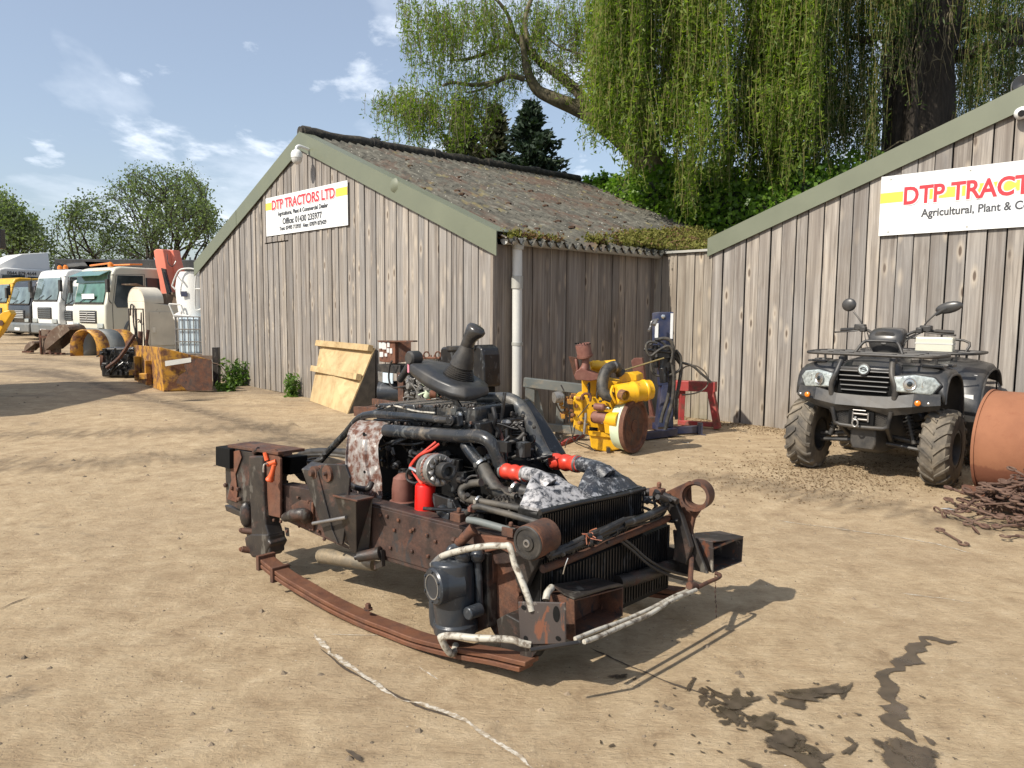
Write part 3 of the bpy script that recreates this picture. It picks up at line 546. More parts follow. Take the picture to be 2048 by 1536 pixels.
# right shed gable
tl = onplane(1424, 474, G0 - v * .07, v); tr = onplane(2048, 172, G0 - v * .07, v); bl = onplane(1435, 505, G0 - v * .07, v); br = onplane(2048, 216, G0 - v * .07, v)
s_of = lambda p: (p - G0).dot(u)
kt = (tr.z - tl.z) / (s_of(tr) - s_of(tl)); RW = 5.6      # half width to the ridge
zt = lambda s: tl.z + kt * ((s if s < RW else 2 * RW - s) - s_of(tl)); bh = .5 * ((tl.z - bl.z) + (tr.z - br.z)) + .02
shed2 = thing('timber_shed', 'weathered grey timber shed behind the quad bike, carrying the larger sign', 'shed', G0 + u * RW, math.atan2(u.y, u.x))
mb = MB(); boards(mb, G0, u, -v, 2 * RW, lambda s: zt(s) - bh * .6, rs=rs, w=(.135, .185), gap=.012); mb.build('gable_wall', M['wood'], shed2, smooth=False, bevel=.002, bseg=1)
D2 = 5.5; P2 = lambda s, b, z: G0 + u * s + v * b + Z * z
mb = MB(); mb.prism([P2(.02, .02, -.1), P2(2 * RW, .02, -.1), P2(2 * RW, .02, zt(0) - .15), P2(RW, .02, zt(RW) - .15), P2(.02, .02, zt(0) - .15)], v * D2); mb.build('core_wall', M['void'], shed2, smooth=False)
for (sa, sb, nm) in ((-.06, RW, 0), (RW, 2 * RW + .06, 1)):
    mb = MB(); f = lambda s, dz, b: P2(s, -b, zt(s) + dz)
    for (q0, q1, off) in ((sa, (sa + sb) / 2, .07), ((sa + sb) / 2, sb, .074)):
        mb.hexa([f(q0, -bh, off), f(q1, -bh, off), f(q1, -bh, off - .012), f(q0, -bh, off - .012)], [f(q0, 0, off), f(q1, 0, off), f(q1, 0, off - .012), f(q0, 0, off - .012)])
        mb.hexa([f(q0, 0, off), f(q1, 0, off), f(q1, 0, -.12), f(q0, 0, -.12)], [f(q0, .008, off), f(q1, .008, off), f(q1, .008, -.12), f(q0, .008, -.12)])
    mb.build('barge_board', M['barge'], shed2, smooth=False)
mb = MB(); mb.add([P2(-.05, .1, zt(-.05) - .05), P2(RW, .1, zt(RW) - .05), P2(RW, D2, zt(RW) - .05), P2(-.05, D2, zt(-.05) - .05), P2(2 * RW, .1, zt(2 * RW) - .05), P2(2 * RW, D2, zt(2 * RW) - .05)], [(0, 1, 2, 3), (1, 4, 5, 2)]); mb.build('roof', M['fibre'], shed2, solid=.04, smooth=False, fixn=False)

# ================================================================ signs
def textmesh(txt, size, off, ext, M4, mat, name, parent, sx=1.0, spacing=1.0, shear=0):
    cu = bpy.data.curves.new('lettering', 'FONT'); cu.body = txt; cu.size = size; cu.offset = off; cu.extrude = ext; cu.align_x = 'CENTER'; cu.space_character = spacing; cu.shear = shear; cu.resolution_u = 4
    o = bpy.data.objects.new('tmp', cu); COL.objects.link(o); dg = bpy.context.evaluated_depsgraph_get(); me = bpy.data.meshes.new_from_object(o.evaluated_get(dg)); bpy.data.objects.remove(o)
    me.transform(Matrix.Diagonal((sx, 1, 1, 1))); me.transform(M4); me.materials.clear(); me.materials.append(mat); me.name = name
    ob = bpy.data.objects.new(name, me); COL.objects.link(ob)
    if parent is not None: ob.parent = parent; ob.matrix_parent_inverse = MW[parent.name]['Mw'].inverted()
    return ob
def sign(name, label, TL, TR, BL, lines, band):
    w = (TR - TL).length; ex = (TR - TL).normalized(); h = (TL - BL).length; ez = (TL - BL).normalized(); en = ex.cross(ez).normalized()
    if en.dot(CAM - TL) < 0: en = -en
    t = thing(name, label, 'sign', BL); c_ = BL + ex * w / 2 + ez * h / 2
    mb = MB(); mb.box(c_ - en * .004, (w, .010, h), Mbasis(ex, -en, ez)); mb.build('panel', M['signwhite'], t, smooth=False)
    mb = MB()
    for (a0, a1) in band[2]: mb.box(BL + ex * w * (a0 + a1) / 2 + ez * h * (band[0] + band[1]) / 2 + en * .0025, (w * (a1 - a0), .002, h * (band[1] - band[0])), Mbasis(ex, -en, ez))
    mb.build('yellow_band', M['signyellow'], t, smooth=False)
    mb = MB()
    for i in range(4):
        for zz in (.06, .94): mb.bolt(BL + ex * w * (.04 + .306 * i) + ez * h * zz + en * .001, en, .010, .004)
    mb.build('screws', M['pvc2'], t)
    for (txt, size, xx, zz, mt, bold, sx, lay) in lines:
        base = Matrix.Translation(BL + ex * w * xx + ez * h * zz + en * (.004 + .0016 * lay)) @ Mbasis(ex, ez, en).to_4x4()
        textmesh(txt, h * size, h * bold, .0006, base, M[mt], 'lettering', t, sx)
    return t, (BL, ex, ez, en, w, h)
pf = B(0, -.055, 0)
q = [onplane(x, y, pf, v) for x, y in ((533, 398), (697, 360), (533, 473), (698, 451))]
ex = u; hh = (q[0].z - q[2].z + q[1].z - q[3].z) / 2; BLp = Vector(q[2]); wv = (q[1] - q[0]).dot(u); TLp = BLp + Z * hh
print('sign1', wv, hh, q[0], 'slopes', (q[1].z - q[0].z) / wv, (q[3].z - q[2].z) / wv)
tiltv = (u * wv + Z * ((q[1].z - q[0].z + q[3].z - q[2].z) / 2))
def titled(sz, y, x, sx): return [('DTP TRACTORS LTD', sz, x + .006, y - .012, 'signgrey', .016, sx, 0), ('DTP TRACTORS LTD', sz, x, y, 'signwhite', .026, sx, 1), ('DTP TRACTORS LTD', sz, x, y, 'signred', .011, sx, 2)]
sign('sign_board', 'white dealer sign with phone numbers fixed high on the left shed gable', TLp, TLp + tiltv, BLp,
     titled(.335, .67, .48, 1.08) + [('Agricultural, Plant & Commercial Dealer', .145, .48, .485, 'signdark', .005, 1.12, 0), ('Office: 01430 235977', .215, .475, .255, 'signdark', .007, 1.12, 0), ('Tom: 07495 712935  Alex: 07879 872429', .135, .48, .105, 'signdark', .005, 1.10, 0)],
     (.68, .865, ((0, .10), (.155, .17), (.88, 1))))
pf2 = G0 - v * .06
q = [onplane(x, y, pf2, v) for x, y in ((1762, 353), (2048, 320), (1757, 472), (2048, 452))]
hh = (q[0].z - q[2].z + q[1].z - q[3].z) / 2; w2 = 2.44; sl_ = ((q[1].z - q[0].z) + (q[3].z - q[2].z)) / 2 / ((q[1] - q[0]).dot(u)); BLp = Vector(q[2]); tv = u * w2 + Z * (w2 * sl_)
print('sign2', hh, sl_, 'depth', q[0].y)
sg, (BLs, ex_, ez_, en_, w_s, h_s) = sign('sign_board', 'large white dealer sign above the quad bike, cut by the photo edge', BLp + Z * hh, BLp + Z * hh + tv, BLp,
     titled(.40, .50, .50, .87) + [('Agricultural, Plant & Commercial Dealer', .18, .50, .27, 'signdark', .004, .89, 0)], (.55, .72, ((0, .115), (.185, .88), (.93, 1))))
# pale grey tractor silhouette printed behind the words
mb = MB(); pp = lambda x, y: BLs + ex_ * (x * h_s) + ez_ * (y * h_s) + en_ * .0018
mb.prism([pp(x, y) for x, y in ((1.28, .14), (1.30, .26), (1.42, .36), (1.55, .40), (1.60, .74), (2.05, .92), (2.4, .9), (2.7, .5), (2.9, .35), (2.9, .2), (2.5, .12), (2.2, .2), (2.0, .16), (1.7, .08), (1.45, .08))], en_ * .0015); mb.build('tractor_print', plain('sign_tractor_print', (.62, .645, .66), .4, 0, .08, 14, 0), sg, smooth=False)

# ================================================================ security cameras and lamp
def domecam(label, W_, s=1.0):
    t = thing('security_camera', label, 'camera', W_, math.atan2(u.y, u.x)); n_ = -v
    mb = MB(); mb.box(W_ + n_ * .02, (.10 * s, .03, .14 * s), Mbasis(u, v, Z)); mb.tube([W_ + n_ * .03, W_ + n_ * .12 * s + Z * .02, W_ + n_ * .2 * s + Z * .03, W_ + n_ * .24 * s, W_ + n_ * .24 * s - Z * .06], .024 * s, 10, sm=4); mb.build('bracket', M['white'], t)
    c_ = W_ + n_ * .24 * s - Z * .12 * s
    mb = MB(); mb.lathe(c_ + Z * .09 * s, -Z, [(0, .04 * s), (.02, .07 * s), (.06 * s, .088 * s), (.12 * s, .088 * s)], 18); mb.build('housing', M['white'], t)
    mb = MB(); mb.lathe(c_ - Z * .03 * s, -Z, [(0, .082 * s), (.04 * s, .078 * s), (.08 * s, .055 * s), (.10 * s, .015 * s)], 18); mb.build('dome', M['pvc'], t)
domecam('white dome camera on a bracket under the ridge of the left shed', onplane(622, 300, B(0, -.04, 0), v), .95)
Wc = onplane(2046, 226, G0 - v * .05, v); t = thing('security_camera', 'white ball camera under the barge board at the right edge', 'camera', Wc)
mb = MB(); mb.lathe(Wc, -v, [(0, .055), (.03, .055), (.04, .03)], 16); mb.build('mount', M['white'], t); mb = MB(); mb.ball(Wc - v * .07 - Z * .015, .055, 16); mb.build('ball', M['white'], t)
mb = MB(); d_ = (Vector((-.35, -.8, -.2))).normalized(); mb.lathe(Wc - v * .07 - Z * .015 + d_ * .045, d_, [(0, .03), (.014, .03), (.014, .022)], 14); mb.build('lens', M['cabblack'], t)
Wl = onplane(2046, 168, G0 - v * .03, v); t = thing('floodlight', 'dark round lamp on a loop bracket above the right barge board', 'lamp', Wl)
mb = MB(); mb.tube([Wl - u * .09 - Z * .06, Wl - u * .085 + Z * .03, Wl + Z * .085, Wl + u * .085 + Z * .03, Wl + u * .09 - Z * .06], .006, 8, sm=4); mb.build('bracket', M['steel'], t)
mb = MB(); mb.lathe(Wl + v * .06, -v, [(0, .03), (.02, .07), (.1, .078), (.1, .068), (.09, .0)], 16); mb.build('lamp_body', M['cabblack'], t)
# ================================================================ vegetation
def strand_np(top, length, step=.033, sway=.09, leaf=.085, n_side=1):
    """points along a hanging willow withy"""
    n_ = max(3, int(length / step)); t = np.arange(n_) * step
    ph = RNG.random(3) * 6.28; amp = sway * (t / max(length, .3)) ** 1.2
    x = top[0] + amp * np.sin(t * 2.1 + ph[0]) + (RNG.random() - .5) * .22 * t; y = top[1] + amp * np.cos(t * 1.7 + ph[1]); z = top[2] - t + .12 * np.minimum(t, .3)
    return np.stack([x, y, z], 1)
def strands_mesh(name, specs, mats, parent, leaf=.085, asp=.24, twigcol='twig', dens=1):
    """specs: list of (top, length). returns leaf objects and a twig object"""
    P = []; D = []; tv = []; tf = []
    for top, L_ in specs:
        p = strand_np(top, L_); d = RNG.normal(size=p.shape) * .55; d[:, 2] -= 1.0
        for _ in range(dens): P.append(p + RNG.normal(size=p.shape) * .038); dd = RNG.normal(size=p.shape) * .75; dd[:, 2] -= .7; D.append(dd)
        q_ = p[::6]; 
        if len(q_) < 2: continue
        o_ = len(tv); w = .0035
        for k in q_: tv += [(k[0] - w, k[1], k[2]), (k[0] + w, k[1], k[2]), (k[0], k[1] + w, k[2])]
        for i in range(len(q_) - 1):
            a = o_ + i * 3; tf += [(a, a + 1, a + 4, a + 3), (a + 1, a + 2, a + 5, a + 4), (a + 2, a, a + 3, a + 5)]
    P = np.concatenate(P); D = np.concatenate(D); sz = leaf * (.6 + .8 * RNG.random(len(P)))
    o1 = leafmesh(name, P, D, sz, mats, parent, asp)
    me = bpy.data.meshes.new('withies'); me.from_pydata(tv, [], tf); me.materials.append(M[twigcol]); o2 = bpy.data.objects.new('withies', me); COL.objects.link(o2); o2.parent = parent; o2.matrix_parent_inverse = MW[parent.name]['Mw'].inverted()
    return o1
rw = random.Random(31)
def region(n_, x0, x1, y0, y1, d0, d1, l0, l1, ybot=None):
    out = []
    for _ in range(n_):
        # withies hang in bunches
        cx, cy, cd_ = rw.uniform(x0, x1), rw.uniform(y0, y1), rw.uniform(d0, d1); k = rw.randint(3, 9); L_ = rw.uniform(l0, l1)
        for _ in range(k):
            p = at(cx + rw.gauss(0, 13), cy + rw.gauss(0, 12), cd_ + rw.gauss(0, .15)); l = L_ * rw.uniform(.6, 1.1)
            if (math.sin(cx * .031 + cd_ * 2.1) + math.sin(cx * .0113 + 1.3)) < -.95 and y0 < 0: continue
            if ybot:
                yb = (ybot(cx) if callable(ybot) else ybot) - 45 + 75 * math.sin(cx * .047) * math.sin(cx * .019 + 1); q = at(cx, yb, cd_); l = min(l, max(.15, p.z - q.z - rw.random() * .5))
            out.append(((p.x, p.y, p.z), l))
    return out
wt = at(1850, 300, 14.5); wt.z = 0
willow = thing('willow_tree', 'huge weeping willow with dark trunk trailing yellow green curtains over the sheds', 'tree', wt)
mb = MB()
tr_ = lambda pts, r0, r1, sm=5, seg=12: mb.tube([at(*p) for p in pts], list(np.linspace(r0, r1, len(pts))), seg, sm=sm)
mb.tube([wt, wt + Z * 1.5, at(1835, 330, 14.5), at(1838, 220, 14.5), at(1835, 120, 14.5), at(1850, 40, 14.6), at(1880, -80, 14.7), at(1890, -260, 14.8)], [.85, .72, .62, .60, .60, .66, .55, .4], 18, sm=5)
for ph in range(9):       # buttress ridges of the old trunk
    a = ph * .7; mb.tube([at(1840 + 52 * math.cos(a), 420, 14.5 + .5 * math.sin(a)), at(1838 + 48 * math.cos(a + .2), 240, 14.5 + .5 * math.sin(a + .2)), at(1845 + 50 * math.cos(a + .5), 60, 14.5 + .52 * math.sin(a + .5))], [.14, .10, .12], 8, sm=5)
tr_([(1850, 90, 14.5), (1800, 20, 14.3), (1740, -60, 14.1), (1650, -160, 13.8)], .36, .16)
tr_([(1870, 60, 14.6), (1925, 60, 14.4), (1985, 45, 14.2), (2080, 60, 14)], .22, .12); tr_([(1880, 120, 14.5), (1930, 108, 14.3), (1990, 90, 14), (2060, 78, 14)], .13, .07)
tr_([(1810, 90, 14.4), (1770, 70, 14.1), (1735, 80, 13.9), (1700, 70, 13.7)], .10, .04)
mb.build('trunk', M['bark'], willow)
mb = MB()
# the big leaning limb on the left, forked as in the picture
limb = [(1840, 600, 15.6), (1500, 470, 15.3), (1330, 365, 15.2), (1250, 285, 15.1), (1195, 238, 15.0), (1150, 215, 15), (1105, 196, 14.9), (1075, 180, 14.9), (1058, 150, 14.8), (1050, 118, 14.8), (1043, 70, 14.7)]
tr_(limb, .25, .045); 
tr_([(1175, 228, 15), (1160, 190, 15), (1135, 165, 15.1), (1110, 145, 15.1), (1085, 128, 15.2), (1062, 105, 15.2), (1030, 72, 15.2), (1010, 50, 15.3)], .115, .05)
tr_([(1048, 158, 14.8), (1020, 152, 14.7), (985, 165, 14.6), (945, 170, 14.5), (905, 165, 14.4), (885, 172, 14.3)], .06, .022, 5, 8)
tr_([(1010, 90, 15.2), (975, 105, 15.1), (935, 118, 15), (900, 120, 14.9)], .05, .02, 5, 8); tr_([(990, 165, 14.6), (960, 180, 14.5), (930, 185, 14.4)], .03, .012, 5, 8)
tr_([(1230, 262, 15.1), (1225, 215, 14.9), (1250, 190, 14.8), (1255, 165, 14.8)], .10, .05, 5, 8); tr_([(1240, 200, 14.8), (1225, 195, 14.7), (1200, 195, 14.7), (1188, 172, 14.7), (1165, 165, 14.7)], .035, .015, 5, 8)
tr_([(1340, 360, 15.1), (1290, 260, 14.9), (1270, 180, 14.8), (1290, 60, 14.7), (1330, -120, 14.5)], .16, .08)
tr_([(1060, 100, 14.8), (1050, 40, 14.8), (1070, -20, 14.9), (1100, -90, 15)], .05, .03, 5, 8); tr_([(1030, 72, 15.2), (1010, 20, 15), (960, -30, 14.8), (900, -60, 14.6)], .04, .02, 5, 8)
tr_([(1640, -150, 13.8), (1520, -230, 13.6), (1400, -240, 13.4), (1280, -180, 13.3)], .16, .06)
tr_([(1190, 130, 14.9), (1150, 105, 14.8), (1115, 92, 14.8), (1080, 60, 14.7)], .03, .012, 5, 8)
for k in range(46):     # bare crooked twigs through the middle of the crown
    x, y, d = rw.uniform(1120, 1260), rw.uniform(90, 185), rw.uniform(14.5, 15.2); pts = []
    for i in range(6): pts.append(at(x, y, d)); x += rw.uniform(-22, 22); y += rw.uniform(-16, 10); d += rw.uniform(-.1, .1)
    mb.tube(pts, list(np.linspace(.011, .004, 6)), 5, sm=2)
for k in range(60):
    x, y, d = rw.uniform(1450, 2030), rw.uniform(60, 330), rw.uniform(13.4, 15); pts = []
    for i in range(6): pts.append(at(x, y, d)); x += rw.uniform(-26, 26); y += rw.uniform(-12, 22); d += rw.uniform(-.1, .1)
    mb.tube(pts, list(np.linspace(.014, .004, 6)), 5, sm=2)
for k in range(34):     # pale dead withies trailing down the trunk
    x, y, d = rw.uniform(1770, 1900), rw.uniform(-40, 110), 13.75; pts = []
    for i in range(7): pts.append(at(x, y, d)); x += rw.uniform(-9, 9); y += rw.uniform(10, 28)
    mb.tube(pts, list(np.linspace(.010, .003, 7)), 5, sm=2)
mb.build('limbs', M['branch'], willow)
# curtain in front (sunlit), inner curtain around the trunk with shade put into its leaf colour, airy crown on the left
A_ = region(215, 1215, 1650, -330, 60, 12.6, 13.9, 2.6, 5.2, lambda x: 330 + 60 * math.sin(x * .021) + (x - 1215) * .07)
A_ += region(60, 1190, 1300, -100, 160, 13.2, 14.4, 1.4, 2.8, 320); A_ += region(150, 1200, 1640, -60, 250, 12.7, 14.2, .5, 1.5, 400)
A_ += region(55, 1260, 1600, 150, 300, 12.4, 13.6, .7, 1.7, 455)
strands_mesh('sunlit_curtain', A_, M['willow'], willow, .10, .25)
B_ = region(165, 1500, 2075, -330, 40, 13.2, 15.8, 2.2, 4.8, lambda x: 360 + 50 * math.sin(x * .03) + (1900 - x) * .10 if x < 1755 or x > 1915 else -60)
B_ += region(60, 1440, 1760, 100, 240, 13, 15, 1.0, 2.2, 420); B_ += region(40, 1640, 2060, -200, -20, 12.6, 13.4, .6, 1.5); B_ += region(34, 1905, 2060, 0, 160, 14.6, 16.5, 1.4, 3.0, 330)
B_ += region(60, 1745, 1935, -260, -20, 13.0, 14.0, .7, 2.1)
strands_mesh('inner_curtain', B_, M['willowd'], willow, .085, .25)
C_ = []
for (cx, cy, sx, sy, n_, l0, l1, d) in [(860, 20, 45, 30, 20, .5, 1.1, 14.4), (900, 60, 50, 40, 26, .5, 1.0, 14.5), (960, 20, 60, 40, 34, .5, 1.2, 14.8), (1040, 30, 60, 40, 34, .5, 1.1, 14.9), (1120, 20, 60, 40, 28, .4, 1.0, 14.9),
      (1000, 95, 60, 25, 26, .4, .9, 15.1), (1100, 110, 60, 30, 24, .4, .9, 15), (850, 195, 55, 22, 34, .7, 1.25, 14.3), (920, 195, 40, 20, 26, .7, 1.25, 14.4), (800, 195, 30, 14, 14, .4, .8, 14.3), (765, 190, 14, 8, 6, .4, .6, 14.3),
      (1190, 60, 50, 50, 28, .4, 1.1, 14.8), (1180, 195, 45, 30, 14, .3, .6, 15.1), (1230, 120, 40, 60, 26, .4, 1.0, 14.5), (830, 60, 20, 20, 6, .4, .9, 14.4), (820, 5, 16, 12, 6, .4, .9, 14.4), (950, 150, 60, 18, 16, .3, .6, 14.6), (1000, 170, 50, 20, 12, .3, .8, 14.7),(870,130,40,20,9,.3,.6,14.5)]:
    for _ in range(n_):
        x, y, dd = rw.gauss(cx, sx * .62), rw.gauss(cy, sy * .62), d + rw.gauss(0, .35); L_ = rw.uniform(l0, l1)
        for _ in range(rw.randint(3, 6)):
            p = at(x + rw.gauss(0, 9), y + rw.gauss(0, 8), dd + rw.gauss(0, .1)); C_.append(((p.x, p.y, p.z), L_ * rw.uniform(.5, 1)))
strands_mesh('airy_crown', C_, M['willow'], willow, .082, .24, 'branch')
# crown overhead, above the picture, that shades the inner curtains
C2 = region(170, 1300, 2200, -700, -330, 13, 17.5, .8, 2.0); strands_mesh('upper_crown', C2, M['willow'], willow, .10, .30)

def blobcloud(name, blobs, n_, size, mat, parent, shell=.35, asp=.8, dirz=.2):
    P = []; N = []; vol = np.array([b[3] * b[4] for b in blobs]); vol = vol / vol.sum()
    for b, w_ in zip(blobs, vol):
        k = int(n_ * w_); d = RNG.normal(size=(k, 3)); d /= np.linalg.norm(d, axis=1, keepdims=True); rr = (1 - shell * RNG.random(k) ** 1.6)[:, None]
        P.append(np.array(b[:3]) + d * rr * np.array([b[3], b[3], b[4]]) * (1 + .12 * RNG.normal(size=(k, 1)))); t = RNG.normal(size=(k, 3)); t[:, 2] += dirz; N.append(t)
    P = np.concatenate(P); N = np.concatenate(N); P = P[P[:, 2] > .02]; N = N[:len(P)]
    return leafmesh(name, P, N, size * (.6 + .8 * RNG.random(len(P))), mat, parent, asp)
iv0 = at(1380, 440, 14); iv0.z = 0
ivy = thing('ivy_bush', 'bright green ivy mound growing behind the mossy roof edge', 'bush', iv0)
bl = []
for (x, y, d, r, rz_) in [(1180, 375, 16.2, .25, .22), (1225, 398, 15.9, .50, .42), (1270, 395, 15.2, .62, .55), (1330, 400, 14.7, .72, .62), (1400, 415, 14.2, .80, .66), (1465, 430, 13.8, .75, .62), (1530, 440, 13.6, .8, .7), (1300, 440, 14.8, .7, .6), (1390, 480, 14.2, .8, .7), (1480, 490, 13.8, .8, .7), (1600, 420, 13.6, .9, .8), (1700, 400, 14, .9, .8), (1205, 372, 15.9, .2, .3), (1350, 360, 15.2, .5, .45), (1440, 375, 14.9, .6, .5), (1560, 370, 14.6, .7, .6)]:
    p = at(x, y, d); bl.append((p.x, p.y, p.z, r, rz_))
mb = MB()
for b in bl: mb.ball(b[:3], 1, 10, None, (b[3] * .72, b[3] * .72, b[4] * .72))
for b in bl[::2]: mb.tube([(b[0], b[1], 0), b[:3]], .09, 6)
mb.build('woody_core', plain('ivy_core', (.018, .026, .010), .95, 0, .5, 6, .6), ivy)
blobcloud('ivy_leaves', bl, 36000, .085, M['ivy'], ivy, .42, .85, .4)

# sedum and moss rooted in the gutter and the roof valley
def scatter(name, pts, n_, size, mat, zr_, kind='stuff', asp=.7, par=None):
    P = []
    for k in range(n_):
        b = rw.choice(pts); P.append((b[0] + rw.gauss(0, b[3]), b[1] + rw.gauss(0, b[3]), b[2] + abs(rw.gauss(0, b[4]))))
    P = np.array(P); N = RNG.normal(size=P.shape); N[:, 2] += 1.1
    o = leafmesh(name, P, N, size * (.5 + RNG.random(len(P))), mat, None, asp); return tag(o, kind=kind)
mp = []; mr = []
for i in range(60):
    b = rw.uniform(.0, .95) if i < 28 else rw.uniform(1.45, 2.85); p = B(-.10 + rw.uniform(-.04, .10), b, 2.17 + (.02 if b > 1.4 else 0)); (mp if rw.random() < .72 else mr).append((p.x, p.y, p.z, .035, .035 if b < 1 else .05))
for i in range(230):
    b = rw.uniform(2.3, 5.6); a = rw.uniform(-.1, .35 + (b - 2.3) * .28) if b > 2.6 else rw.uniform(-.1, .25); p = B(a, b, zr(a) + .03); (mp if rw.random() < .8 else mr).append((p.x, p.y, p.z, .09, .035))
for i in range(40): p = P2(rw.uniform(-.9, .6), rw.uniform(.1, 1.6), 2.2); mp.append((p.x, p.y, p.z, .09, .05))
scatter('roof_moss', mp, 24000, .036, M['moss'], 0); scatter('roof_sedum', mr, 5200, .034, M['mossred'], 0)
mb = MB()
for k in range(70):
    b = rw.uniform(2.3, 4.2); a = rw.uniform(-.12, .5); p = B(a, b, zr(a) + .05); d = Vector((rw.gauss(0, 1), rw.gauss(0, 1), rw.uniform(-.1, .25))).normalized() * rw.uniform(.1, .35); mb.tube([p, p + d * .5 + Z * .02, p + d], [.005, .004, .002], 4)
tag(mb.build('dead_stems', plain('dead_stem', (.26, .15, .08), .9, 0, .3, 9, .1)), kind='stuff')

def conifer(label, px, ytop, d, ybase_r, mat, dens=1.0, wpx=1.0, lean=0, n_=9000, rs=1, name='conifer_tree'):
    top = at(px, ytop, d); base = Vector((top.x, top.y, 0)); H = top.z; r_ = random.Random(rs)
    t = thing(name, label, 'tree', base); mb = MB(); mb.tube([base, base + Z * H * .5, top], [.22, .14, .02], 10); P = []; N = []
    z = H * .22
    while z < H * .985:
        k = (H - z) / H; rad = ybase_r * min(1, k * 1.5 + .05) * r_.uniform(.75, 1.1) * wpx; nb = 7
        for j in range(nb):
            a = r_.random() * 6.28; R_ = rad * r_.uniform(.6, 1.1); d_ = Vector((math.cos(a), math.sin(a), r_.uniform(.05, .45))); o_ = base + Z * z
            tip = o_ + d_ * R_; mid = o_ + d_ * R_ * .5 - Z * .05; mb.tube([o_, mid, tip], [.025, .015, .004], 4)
            m_ = int(34 * dens * (.4 + R_))
            for q in range(m_):
                f = r_.random() ** .6; p = o_ + d_ * R_ * f + Vector((r_.gauss(0, .09), r_.gauss(0, .09), r_.gauss(0, .06) - .04)) * (.6 + R_ * .5); P.append(p[:]); N.append((d_.x + r_.gauss(0, .5), d_.y + r_.gauss(0, .5), .35 + r_.gauss(0, .5)))
        z += .12 + .04 * k
    mb.build('trunk', M['bark'], t); leafmesh('crown', np.array(P), np.array(N), .20 * (.6 + .8 * RNG.random(len(P))), mat, t, .42); return t
conifer('dark green conifer with ragged right side behind the roof ridge', 1062, 195, 24, 2.3, M['conifer'], 1.5, rs=1)
conifer('brownish thin conifer left of the dark one behind the roof', 990, 205, 25, 2.0, M['conifer2'], 1.3, rs=2)
conifer('grey brown conifer half hidden by hanging willow twigs', 925, 200, 26, 2.5, M['conifer2'], 1.2, rs=3)
conifer('dark conifer tip showing small above the shed roof ridge', 752, 268, 30, 1.5, M['conifer'], .5, rs=4)

def broadleaf(label, x, y0, d, stems, n_leaf, size, mat, rs, name='field_tree', env=None, depth=5, base_z=0.0):
    stems = [(a_, b_, c_ * .62) for a_, b_, c_ in stems]
    """grow a tree by repeated forking; env(p) in px keeps it inside the outline seen in the photo"""
    r_ = random.Random(rs); b = at(x, y0, d); b.z = base_z; t = thing(name, label, 'tree', b); mb = MB(); ends = []
    def grow(p, dir_, L_, rad, lv):
        pts = [p]; q = p.copy(); dd = dir_.copy()
        for i in range(4):
            dd = (dd + Vector((r_.gauss(0, .13), r_.gauss(0, .13), r_.gauss(0, .08) + .015))).normalized(); q = q + dd * L_ / 4; pts.append(q.copy())
        mb.tube(pts, list(np.linspace(rad, rad * .62, 5)), 7 if lv < 2 else 4, caps=False)
        if lv >= 2: ends.extend([(pts[k], lv) for k in (2, 3, 4)])
        if lv >= depth: return
        for k in range(3 if lv < 3 else 2 + (r_.random() < .6)):
            ax = Vector((r_.gauss(0, 1), r_.gauss(0, 1), r_.gauss(0, .6))).normalized(); nd = (dd + ax * r_.uniform(.45, .85)).normalized(); nd.z = max(nd.z, -.15)
            pr = proj(q + nd * L_ * .8)
            if env and not env(*pr): nd = (nd + Vector((x_c(pr[0]) , 0, -.2)) * .6).normalized(); 
            if env and not env(*proj(q + nd * L_ * .7)): continue
            grow(q if k < 2 else pts[3], nd, L_ * r_.uniform(.62, .86), rad * .60, lv + 1)
    x_c = lambda px_: (x - px_) / 150
    for (dirx, L_, rad) in stems: grow(b, Vector((dirx, r_.uniform(-.2, .2), 1)).normalized(), L_, rad, 0)
    mb.build('trunk', M['bark'], t, smooth=False, fixn=False); P = np.array([e[0][:] for e in ends]); k = max(1, n_leaf // len(P)); P = np.repeat(P, k, 0); P = P + RNG.normal(size=P.shape) * size * 1.9
    leafmesh('crown', P, RNG.normal(size=P.shape), size * (.5 + .9 * RNG.random(len(P))), mat, t, .75); return t
def envA(x, y): 
    if y > 510: return True
    top = np.interp(x, [80, 110, 150, 200, 230, 270, 330, 380, 410, 432], [480, 430, 405, 385, 350, 328, 335, 330, 380, 430]); return 82 < x < 434 and y > top
def envB(x, y): return x < np.interp(y, [385, 420, 450, 500, 560], [12, 45, 78, 100, 110]) and y > 388
broadleaf('large spreading tree with open crown behind the parked trucks', 300, 560, 52, [(-.8, 3.6, .34), (-.35, 4.0, .40), (.12, 4.2, .42), (.5, 3.6, .34), (-1.5, 3.4, .28), (.9, 3.2, .24)], 24000, .15, M['farleaf'], 5, env=envA, depth=5)
broadleaf('darker leafy tree at the left edge behind the white artic cab', 20, 560, 48, [(-.3, 3.4, .32), (.3, 3.2, .32), (.8, 2.6, .22), (-.9, 3, .3)], 15000, .17, M['farleaf'], 9, env=envB, depth=5)
# low hedge line far behind the yard
hp = [( -34 + i * 2.1 + rw.uniform(-.5, .5), 62 + rw.uniform(-2, 2), 1.3 + rw.uniform(-.3, .5), 1.7, 1.5 + rw.uniform(0, .5)) for i in range(28)]
hd = thing('hedge', 'low dark hedge line far behind the yard', 'hedge', (-10, 62, 0)); blobcloud('foliage', hp, 15000, .35, M['farleaf'], hd, .5, .8)
mb = MB(); [mb.ball(b[:3], 1, 8, None, (b[3] * .7, b[3] * .7, b[4] * .8)) for b in hp]; mb.build('stems', plain('hedge_core', (.02, .03, .014), .95), hd)

